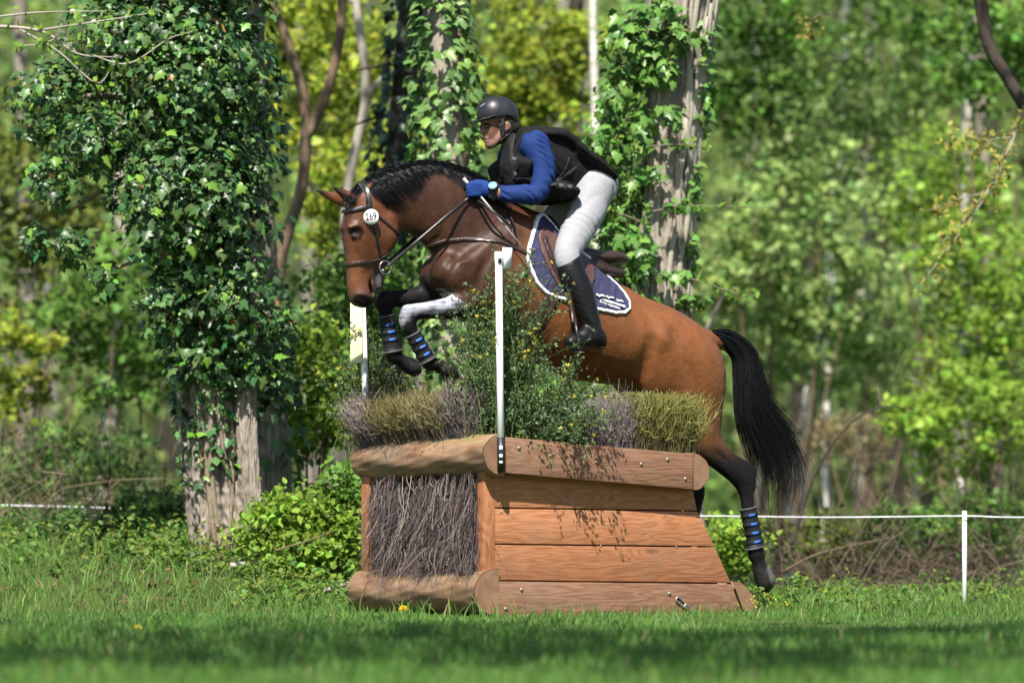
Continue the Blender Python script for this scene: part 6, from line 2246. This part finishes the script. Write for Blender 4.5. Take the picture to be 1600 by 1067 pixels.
S = [
 ('maple_sapling', 'yellow green sapling foliage above the horse mane', 500, 110, 150, 150, 13, YG, .085, 3200),
 ('maple_sapling', 'yellow green sapling foliage behind the forked stem', 590, 300, 130, 130, 12, YG, .08, 2600),
 ('maple_sapling', 'bright yellow green sapling above the rider helmet', 830, 110, 120, 130, 14, YG, .085, 2600),
 ('maple_sapling', 'yellow green foliage behind the rider back, left of the vine trunk', 900, 330, 90, 150, 15, LIME, .08, 1800),
 ('hazel_shrub', 'olive foliage at the left edge behind the ivy branches', 40, 300, 140, 210, 14, OLV, .085, 2800),
 ('hazel_shrub', 'golden green leaves low at the far left edge', 20, 570, 90, 90, 11, YG, .075, 1100),
 ('hazel_shrub', 'mid green foliage left of the ivy tree trunk', 190, 500, 150, 150, 12, MID, .08, 2600),
 ('hazel_shrub', 'fresh green shrub between the ivy tree and the horse front legs', 475, 600, 75, 130, 5.4, LIME, .06, 1500),
 ('elder_shrub', 'green shrub with pale leaves under the horse muzzle behind the obstacle', 560, 470, 80, 110, 6.5, MID, .06, 1500),
 ('elder_shrub', 'shaded shrub behind the broom and horse belly', 850, 650, 130, 130, 5.0, MID, .06, 1600),
 ('birch_sapling', 'pale green birch foliage right of the vine trunk', 1250, 360, 150, 210, 18, PALE, .085, 3800),
 ('oak_sapling', 'deep green foliage at the top right of centre', 1180, 90, 110, 130, 18, MID, .085, 2200),
 ('oak_sapling', 'green canopy leaves along the top right edge', 1400, 90, 190, 130, 22, MID, .09, 2600),
 ('oak_sapling', 'green canopy leaves at the top right corner', 1560, 60, 100, 120, 16, MID, .085, 1800),
 ('beech_sapling', 'lime green sapling at the right edge', 1530, 480, 110, 150, 15, LIME, .075, 2600),
 ('beech_sapling', 'low lime green shrub above the white fence post', 1490, 660, 130, 95, 14, LIME, .07, 2400),
 ('beech_sapling', 'soft green sapling in the middle of the right background', 1400, 540, 130, 130, 26, PALE, .09, 2400),
 ('beech_sapling', 'green foliage just right of the horse croup', 1210, 530, 90, 100, 23, PALE, .09, 1600),
 ('birch_sapling', 'airy pale green foliage beside the thin birch at the right', 1350, 240, 150, 170, 21, PALE, .08, 3000),
 ('birch_sapling', 'pale green leaves just right of the vine trunk', 1160, 400, 65, 120, 17, PALE, .075, 1500),
 ('beech_sapling', 'lime green foliage around the white birch at the right', 1490, 320, 110, 120, 18, LIME, .075, 2000),
 ('birch_sapling', 'soft pale foliage low behind the horse tail', 1300, 540, 120, 90, 19, PALE, .08, 1800),
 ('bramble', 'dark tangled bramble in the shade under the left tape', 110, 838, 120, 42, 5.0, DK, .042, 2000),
 ('bramble', 'dark undergrowth touching the left foot of the ivy trunk', 235, 815, 65, 50, 4.8, DK, .042, 1300),
 ('dry_bush', 'tan dry bush right of the tail beyond the tape', 1330, 690, 80, 55, 18, (.25, .21, .11), .045, 1500),
 ('bramble', 'dense green bramble mound between the ivy tree and the left log', 470, 850, 105, 85, 2.6, LIME, .05, 2600),
 ('bramble', 'leafy bramble at the foot of the left log', 540, 790, 50, 75, 2.9, MID, .05, 1000),
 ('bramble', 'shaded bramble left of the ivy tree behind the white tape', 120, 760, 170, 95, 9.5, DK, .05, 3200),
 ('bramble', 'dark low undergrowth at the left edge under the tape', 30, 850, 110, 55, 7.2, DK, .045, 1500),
 ('bramble', 'green bramble touching the left side of the ivy trunk', 240, 840, 60, 60, 4.6, MID, .05, 900),
 ('bramble', 'weedy green plants just right of the obstacle foot', 1145, 850, 50, 60, 4.6, LIME, .045, 1000),
 ('bramble', 'brown green undergrowth right of the trailing hind leg', 1290, 850, 90, 60, 8.0, OLV, .045, 1500),
 ('bramble', 'low undergrowth around the dark stump', 1420, 840, 90, 65, 9.0, MID, .05, 1600),
 ('bramble', 'green undergrowth behind the white fence post', 1540, 820, 90, 75, 10.5, MID, .05, 1700),
 ('dry_bush', 'brown dead bracken between the hind leg and the stump', 1350, 880, 110, 40, 7.6, (.12, .085, .05), .030, 1200),
 ('dry_bush', 'brown dead stalks in front of the white fence post', 1500, 885, 100, 40, 7.8, (.12, .085, .05), .030, 1200),
]
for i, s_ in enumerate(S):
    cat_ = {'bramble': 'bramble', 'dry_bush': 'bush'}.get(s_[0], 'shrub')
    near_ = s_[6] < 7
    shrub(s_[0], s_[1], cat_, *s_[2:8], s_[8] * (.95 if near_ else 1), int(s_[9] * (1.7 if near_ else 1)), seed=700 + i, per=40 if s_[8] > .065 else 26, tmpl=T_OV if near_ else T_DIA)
# dark stump, arched twig, fallen branches
stp = thing('tree_stump', 'dark rotten stump standing in the undergrowth left of the fence post', 'stump', at(1450, 900, 11.0))
trunk('wood', pxpath([(1452, 925), (1450, 860), (1448, 800), (1447, 772)], 11.0), np.array([17, 14, 13, 12]) / ppm(11.0), M_barkdark, stp, 71, n=14, rough=.1, flare=.2)
ar = thing('arching_twig', 'thin dark arching twig right of the horse tail', 'dead branch', at(1240, 900, 6.0))
twig_path([(1235, 860), (1262, 770), (1290, 710), (1330, 660), (1380, 636), (1430, 640)], 6.0, .012, .004, ar, M_barkdark, 'twig', 7)
for i, (pts, Y, r0, lab) in enumerate((
        ([(468, 934), (500, 925), (540, 912), (580, 898)], 1.7, .016, 'pale fallen branch in the grass left of the bottom log'),
        ([(360, 884), (390, 880), (418, 878)], 2.4, .020, 'short pale dead log at the foot of the ivy tree'),
        ([(1220, 895), (1270, 868), (1330, 852), (1400, 838)], 5.5, .007, 'thin fallen stick in the brush right of the hoof'),
        ([(1300, 900), (1345, 830), (1380, 770)], 6.2, .005, 'dry stalk leaning in the brush left of the stump'),
        ([(430, 860), (470, 848), (520, 830)], 2.0, .006, 'thin twig lying across the bramble mound'))):
    o = thing('fallen_branch', lab, 'branch', at(*pts[0], Y))
    Pq = twig_path(pts, Y, r0, r0 * .5, o, M_barkpale if i < 2 else M_twigb, 'wood', 8)
# leaf litter at the tree foot
n = 500
X = -2.1 + g_.normal(size=n) * .5
Y = 2.0 + g_.normal(size=n) * .5
pos = np.stack([X, Y, gz(X, Y) + .015 + .03 * g_.random(n)], 1)
o = obj('leaf_litter', leaf_mesh('leaf_litter', T_OV, pos, g_.normal(size=(n, 3)) * .5 + np.array([0, -.2, 1]), g_.uniform(.02, .045, n), leaf_cols(n, (.16, .10, .055), g_, .35), g_), M_leaf, kind='stuff')
tag(o, 'brown fallen leaves on the bank left of the ivy trunk', 'leaves')

# weeds on the bank and tangled brushwood at the wood's edge
def weeds(name, label, boxes, seed, hgt=(.06, .24), leaf=(.022, .055), cols=((.13, .23, .034), (.09, .17, .032), (.16, .21, .036))):
    g_ = np.random.default_rng(seed)
    pos, nrm, col = [], [], []
    for x0, x1, y0, y1, n_ in boxes:
        X, Y = g_.uniform(x0, x1, n_), g_.uniform(y0, y1, n_)
        k_ = ~in_box(X, Y, .05)
        for x, y in zip(X[k_], Y[k_]):
            h = g_.uniform(*hgt) * (.6 + .8 * g_.random())
            m_ = int(g_.integers(9, 24))
            t = g_.random(m_) ** .7
            a = g_.uniform(0, 6.28, m_)
            rr = g_.uniform(.01, .09, m_) * (.4 + h * 3)
            pos.append(np.stack([x + np.cos(a) * rr, y + np.sin(a) * rr, gz(x, y) + t * h + .01], 1))
            nrm.append(np.stack([np.cos(a) * .5, np.sin(a) * .5 - .3, np.full(m_, .9)], 1) + g_.normal(size=(m_, 3)) * .35)
            col.append(leaf_cols(m_, cols[int(g_.integers(len(cols)))], g_, .2))
    pos, nrm, col = np.concatenate(pos), np.concatenate(nrm), np.concatenate(col)
    o = obj(name, leaf_mesh(name, T_OV, pos, nrm, g_.uniform(*leaf, len(pos)), col, g_), M_leaf, kind='stuff')
    return tag(o, label, 'weeds')
weeds('bank_weeds', 'leafy weeds and bramble shoots on the bank left of the obstacle', [(-4.2, -1.0, 2.4, 4.4, 260), (-1.6, -.7, 1.1, 2.4, 120), (-2.4, -1.2, 2.6, 3.4, 100)], 811, leaf=(.014, .050))
weeds('edge_weeds', 'low green weeds along the grass edge right of the obstacle', [(1.2, 4.6, 3.2, 5.8, 260), (1.3, 2.2, 1.2, 2.8, 80)], 813, hgt=(.04, .17), leaf=(.014, .048))
def brushwood(name, label, x0, x1, y0, y1, n_, seed, col):
    g_ = np.random.default_rng(seed)
    X, Y = g_.uniform(x0, x1, n_), g_.uniform(y0, y1, n_)
    base_ = np.stack([X, Y, gz(X, Y)], 1)
    d = g_.normal(size=(n_, 3)) * np.array([1, .6, .35]) + np.array([0, 0, .75])
    d /= np.linalg.norm(d, axis=1, keepdims=True)
    ln_ = g_.uniform(.25, .95, n_)
    me = twig_field(name, base_, ln_, d, heather_cols(n_, col, .35, g_), .0065, seed + 1, curl=.45, n=7, sprigs=2)
    o = obj(name, me, M_twig, kind='stuff')
    return tag(o, label, 'brushwood')
brushwood('brushwood', 'tangle of brown dead twigs under the tape right of the horse', 1.7, 5.2, 5.2, 9.5, 850, 821, (.11, .085, .062))
brushwood('dry_stalks', 'thin dry stalks in the shade left of the ivy trunk', -4.8, -2.2, 4.6, 8.0, 700, 823, (.12, .10, .06))
# ================================================================== FAR WOOD (one mass)
g_ = np.random.default_rng(91)
VV, FF, CC = [], [], []
arr = []
nt_ = 38
for i in range(nt_):
    Y = g_.uniform(38, 105)
    X = g_.uniform(-1, 1) * (.125 * (DIST + Y) + 4)
    r_ = g_.uniform(.07, .22)
    zb_ = float(gz(X, Y))
    h_ = g_.uniform(12, 22)
    P = np.array([(X, Y, zb_ - .3), (X + g_.normal() * .3, Y, zb_ + h_ * .4), (X + g_.normal() * .7, Y, zb_ + h_)])
    arr.append(tube_arrays(crom(P, 3), np.linspace(r_, r_ * .4, 7), 7, cap=False))
V, Fs = join_arrays(arr)
M_fw = mat('far_wood_leaves', attr=True, rough=.6, var=.2, scale=2, spec=.2, trans=.45)
tr_c = np.repeat(np.where(g_.random((nt_, 1)) < .3, np.array([[.34, .31, .27]]), np.array([[.075, .062, .05]])), 49, axis=0)
n = 1500
Y = g_.uniform(32, 112, n)
X = g_.uniform(-1, 1, n) * (.125 * (DIST + Y) + 5)
Z = gz(X, Y) + g_.uniform(0, 1, n) ** .9 * (.145 * (DIST + Y) + 3.0)
per = 34
k = np.repeat(np.arange(n), per)
off = g_.normal(size=(n * per, 3)) * np.array([.55, .55, .34]) * g_.uniform(.6, 1.5, n)[k][:, None]
pos = np.stack([X, Y, Z], 1)[k] + off
pal = np.array([(.15, .26, .06), (.21, .32, .065), (.10, .16, .045), (.24, .34, .10), (.18, .22, .06)])
cl = pal[g_.integers(0, len(pal), n)] * (1 + .25 * g_.normal(size=(n, 1))).clip(.4, 1.6)
lc = np.clip(cl[k] * (1 + .2 * g_.normal(size=(n * per, 1))), .006, .9)
V2, F2 = scatter(*T_DIA, pos, g_.normal(size=(len(pos), 3)) * .8 + np.array([0, -.5, .7]), g_.uniform(.12, .26, len(pos)), rg=g_)
Va, Fa = np.concatenate([V, V2]), [Fs[0], F2 + len(V)]
C = np.concatenate([tr_c, np.repeat(lc, 4, axis=0)])
o = obj('far_wood', mesh_np('far_wood', Va, Fa, C), M_fw, kind='stuff')
tag(o, 'blurred far wood of spring green trees filling the background', 'wood')
# hillside scrub behind it all, coloured darker to put shade in the wood's gaps
n = 30000
Y = g_.uniform(100, 210, n)
X = g_.uniform(-1, 1, n) * (.13 * (DIST + Y) + 6)
pos = np.stack([X, Y, gz(X, Y) + g_.uniform(0, 1.6, n)], 1)
lc = leaf_cols(n, (.075, .105, .032), g_, .4)
o = obj('hillside_wood', leaf_mesh('hillside_wood', T_DIA, pos, g_.normal(size=(n, 3)) * .7 + np.array([0, -.8, .5]), g_.uniform(.5, 1.1, n), lc, g_), M_fw, kind='stuff')
tag(o, 'dense green scrub covering the slope beyond the wood', 'wood')

# trees behind the photographer whose crowns shade the foreground grass
for i, (cx, cy, cz, tx, ty, sc_) in enumerate(((-2.7, -11.3, 9.2, -5.4, -13.0, 1.15), (.7, -11.9, 9.6, 4.6, -14.5, 1.2), (3.9, -11.0, 9.0, 6.2, -12.0, 1.1))):
    b = np.array([tx, ty, gz(tx, ty)])
    th = thing('shade_tree', ('left', 'middle', 'right')[i] + ' one of the trees behind the camera whose crown shades the foreground grass', 'tree', b, 'trees shading the foreground')
    P_, r_ = trunk('trunk', np.array([b - [0, 0, .1], b + [.1, .1, 3], [tx * .9 + cx * .1, ty, 6.0], [tx * .6 + cx * .4, ty * .6 + cy * .4, 8.0]]), [.26, .2, .17, .12], M_bark, th, 81 + i, flare=.2)
    add_crown(th, 'shade', np.array([cx, cy, cz]), sc_, 30 + i, base=P_[-1], material=M_bark, n=1300, leaf=.25, col=(.07, .15, .03), cseed=503, rad=(2.9, 2.4, 1.3))
# ================================================================== BROOM ON THE OBSTACLE
M_broomstem = mat('broom_stem', (.070, .110, .030), rough=.7, var=.25, scale=40, spec=.2)
M_broomleaf = leaf_mat('broom_leaves', .25, .55, .25)
M_flower = mat('broom_flower', attr=True, rough=.6, var=.1, scale=40, trans=.3)
def broom(label, base, tips, n, leaves, flowers, seed, col=(.10, .155, .065), fzone=None):
    """base: world point; tips: rows (px,py,Y,spread_px) the branches reach"""
    g_ = np.random.default_rng(seed)
    root = thing('broom_branch', label, 'broom', base)
    tips = np.array(tips, float)
    w = tips[:, 4] / tips[:, 4].sum()
    P = []
    for i in range(n):
        t = tips[g_.choice(len(tips), p=w)]
        e_ = at(t[0] + g_.normal() * t[3], t[1] + g_.normal() * t[3] * .8, t[2] + g_.normal() * .10)
        s0 = base + g_.normal(size=3) * np.array([.10, .10, .0])
        L_ = np.linalg.norm(e_ - s0)
        up = np.array([0, 0, 1.0]) * L_ * g_.uniform(.30, .5)
        c1 = s0 + up + g_.normal(size=3) * .05
        c2 = e_ + (s0 - e_) * .25 + np.array([0, 0, .12 * L_])
        q = np.linspace(0, g_.uniform(.75, 1), 12)[:, None]
        P.append((1 - q) ** 3 * s0 + 3 * q * (1 - q) ** 2 * c1 + 3 * q * q * (1 - q) * c2 + q ** 3 * e_ + g_.normal(size=(12, 3)) * .004)
    P = np.array(P)
    # side shoots
    m_ = n * 4
    idx = g_.integers(0, n, m_)
    ti = g_.integers(3, 11, m_)
    b0 = P[idx, ti]
    dd = P[idx, np.minimum(ti + 1, 11)] - P[idx, ti]
    dd /= np.linalg.norm(dd, axis=1, keepdims=True) + 1e-9
    sd = dd + g_.normal(size=(m_, 3)) * .55
    q = np.linspace(0, 1, 6)[None, :, None]
    sl = g_.uniform(.05, .16, m_)
    P2 = b0[:, None] + sd[:, None] * q * sl[:, None, None] + np.array([0, 0, -.25]) * q ** 2 * sl[:, None, None] * g_.uniform(0, 1, m_)[:, None, None]
    V1, F1 = ribbons(P, np.full((n, 1), .004) * np.linspace(1.3, .5, 12), jit=1, rg=g_)
    V2, F2 = ribbons(P2, np.full((m_, 1), .0024) * np.linspace(1, .5, 6), jit=1, rg=g_)
    part('stems', mesh_np('stems', np.concatenate([V1, V2]), np.concatenate([F1, F2 + len(V1)])), M_broomstem, root, kind='stuff')
    allp = np.concatenate([P[:, 3:].reshape(-1, 3), P2.reshape(-1, 3), P2[:, 3:].reshape(-1, 3)])
    pos = allp[g_.integers(0, len(allp), leaves)] + g_.normal(size=(leaves, 3)) * .008
    part('leaves', leaf_mesh('leaves', T_DIA, pos, g_.normal(size=(leaves, 3)) + np.array([0, -.4, .5]), g_.uniform(.009, .021, leaves), leaf_cols(leaves, col, g_, .3), g_), M_broomleaf, root, kind='stuff')
    fp_ = allp[g_.integers(0, len(allp), flowers * 4)]
    if fzone is not None:
        x_, y_ = w2px(fp_)
        fp_ = fp_[fzone(x_, y_)]
    fp_ = fp_[:flowers]
    nf = len(fp_)
    # each flower: a keel, two wings and a standard
    tv = np.concatenate([T_DIA[0] * np.array([.7, .9, 1]), T_DIA[0] * .6 + np.array([.3, .35, .2]), T_DIA[0] * .6 + np.array([-.3, .35, .2]), T_DIA[0][:, [0, 2, 1]] * .8 + np.array([0, -.1, .3])])
    tf = np.concatenate([T_DIA[1] + 4 * i for i in range(4)])
    V, Fq = scatter(tv, tf, fp_, g_.normal(size=(nf, 3)) * .7 + np.array([0, -.8, .3]), g_.uniform(.014, .027, nf), rg=g_, up=np.array([0, 0, 1.0]) + g_.normal(size=(nf, 3)) * .5)
    part('flowers', mesh_np('flowers', V, Fq, np.repeat(leaf_cols(nf, (.70, .56, .05), g_, .12, .04), 16, axis=0)), M_flower, root, kind='stuff')
    return root
def ontop(px_, py_, yin):
    return C0 + side_coords(on_side(px_, py_, 0))[0] * E1 + yin * E2 + np.array([0, 0, zt + .03])
broom('tall broom branches with yellow flowers behind the near flag pole', ontop(805, 690, .22),
      [(790, 430, .15, 26, 1.2), (820, 420, .2, 26, 1.0), (755, 470, .2, 26, .9), (840, 470, .2, 26, .9), (720, 520, .25, 22, .9), (745, 560, .25, 30, 1.1), (800, 520, .2, 35, 1.4), (850, 540, .2, 25, .8), (700, 500, .3, 16, .4), (820, 600, .15, 40, 1.2), (770, 620, .2, 35, 1.0)],
      200, 13500, 150, 201, fzone=lambda x, y: (y < 560) & (np.random.default_rng(1).random(len(x)) < np.interp(x, [680, 740, 800, 850], [.35, .7, 1, 1])))
broom('broom branch with few flowers spilling over the top beam', ontop(880, 690, .16),
      [(905, 600, .15, 25, 1), (860, 600, .1, 25, 1), (930, 640, .1, 18, .9), (880, 660, .02, 22, 1.2), (905, 690, -.10, 14, .8), (850, 650, .05, 25, 1), (895, 560, .2, 18, .6)], 75, 5200, 35, 203)
broom('yellow flowering broom at the far left end of the obstacle', ontop(790, 690, 1.42) + np.array([0, .12, 0]),
      [(570, 540, 1.35, 22, 1), (545, 580, 1.35, 18, 1), (600, 560, 1.4, 20, 1), (620, 600, 1.4, 16, .8), (560, 640, 1.3, 18, .8), (590, 500, 1.4, 16, .7), (535, 620, 1.35, 12, .5)], 95, 6500, 150, 205)
# ================================================================== TAPE FENCE
fence = thing('tape_fence', 'white electric tape fence on thin posts running along the wood edge', 'fence', at(1507, 955, 3.3))
def fpost(px_, ptop, Y):
    t_ = at(px_, ptop, Y)
    b_ = np.array([t_[0], Y, gz(t_[0], Y) - .1])
    V, Fs = tube_arrays(np.array([b_, (b_ + t_) / 2, t_]), .0135, 10)
    part('post', mesh_np('post', V, Fs, smooth=True), M_pole, fence)
for q in ((-260, 778, 5.8), (640, 800, 4.6), (1507, 798, 3.3), (1980, 800, 3.3)):
    fpost(*q)
ks = [(-260, 782, 5.77), (0, 789, 5.77), (130, 792, 5.77), (262, 797, 5.6), (640, 804, 4.57), (1100, 806, 3.27), (1300, 808, 3.27), (1507, 806, 3.27), (1600, 808, 3.27), (1980, 806, 3.27)]
V, Fq = strip(crom(np.array([at(*q) for q in ks]), 6), .008, .002, (0, 0, 1))
part('tape', mesh_np('tape', V, Fq), mat('white_tape', (.62, .63, .66), rough=.5, var=.25, scale=25), fence)
# ================================================================== DANDELIONS and small flowers
M_dand = mat('dandelion_petals', (.78, .60, .02), rough=.6, var=.15, scale=80)
for px_, Y, lab in ((215, -3.2, 'yellow dandelion in the shaded foreground grass at left'), (630, -.9, 'yellow dandelion in front of the bottom log')):
    x_ = (px_ - 800) * (DIST + Y) / FPX
    b_ = np.array([x_, Y, gz(x_, Y)])
    py_t = 983 if px_ < 400 else 952
    top = at(px_, py_t, Y)
    d_ = thing('dandelion', lab, 'flower', b_)
    V, Fs = tube_arrays(crom(np.array([b_, (b_ + top) / 2 + np.array([.01, 0, 0]), top]), 4), .0025, 6)
    part('stem', mesh_np('stem', V, Fs, smooth=True), M_broomstem, d_)
    a = g_.uniform(0, 6.28, 120)
    el = g_.uniform(-.1, 1.3, 120)
    nrm = np.stack([np.cos(a) * np.cos(el), np.sin(a) * np.cos(el), np.sin(el)], 1)
    tv = np.array([(-.10, 0, 0), (.10, 0, 0), (.13, 1, .0), (-.13, 1, 0)], float)
    V, Fq = scatter(tv, np.array([[0, 1, 2, 3]]), np.tile(top, (120, 1)), np.cross(nrm, g_.normal(size=(120, 3))), np.full(120, .022), rg=g_, up=nrm)
    part('flower_head', mesh_np('flower_head', V, Fq), M_dand, d_)
n = 26
X = at(1186, 950, .9)[0] + g_.normal(size=n) * .09
Y = .75 + g_.normal(size=n) * .1
pos = np.stack([X, Y, gz(X, Y) + g_.uniform(.03, .1, n)], 1)
o = obj('yellow_wildflowers', leaf_mesh('yellow_wildflowers', T_DIA, pos, g_.normal(size=(n, 3)) * .5 + np.array([0, -.6, .8]), g_.uniform(.010, .017, n), leaf_cols(n, (.70, .52, .02), g_, .1, .04), g_), M_flower, kind='stuff')
tag(o, 'tiny yellow wildflowers in the grass right of the obstacle foot', 'flowers')
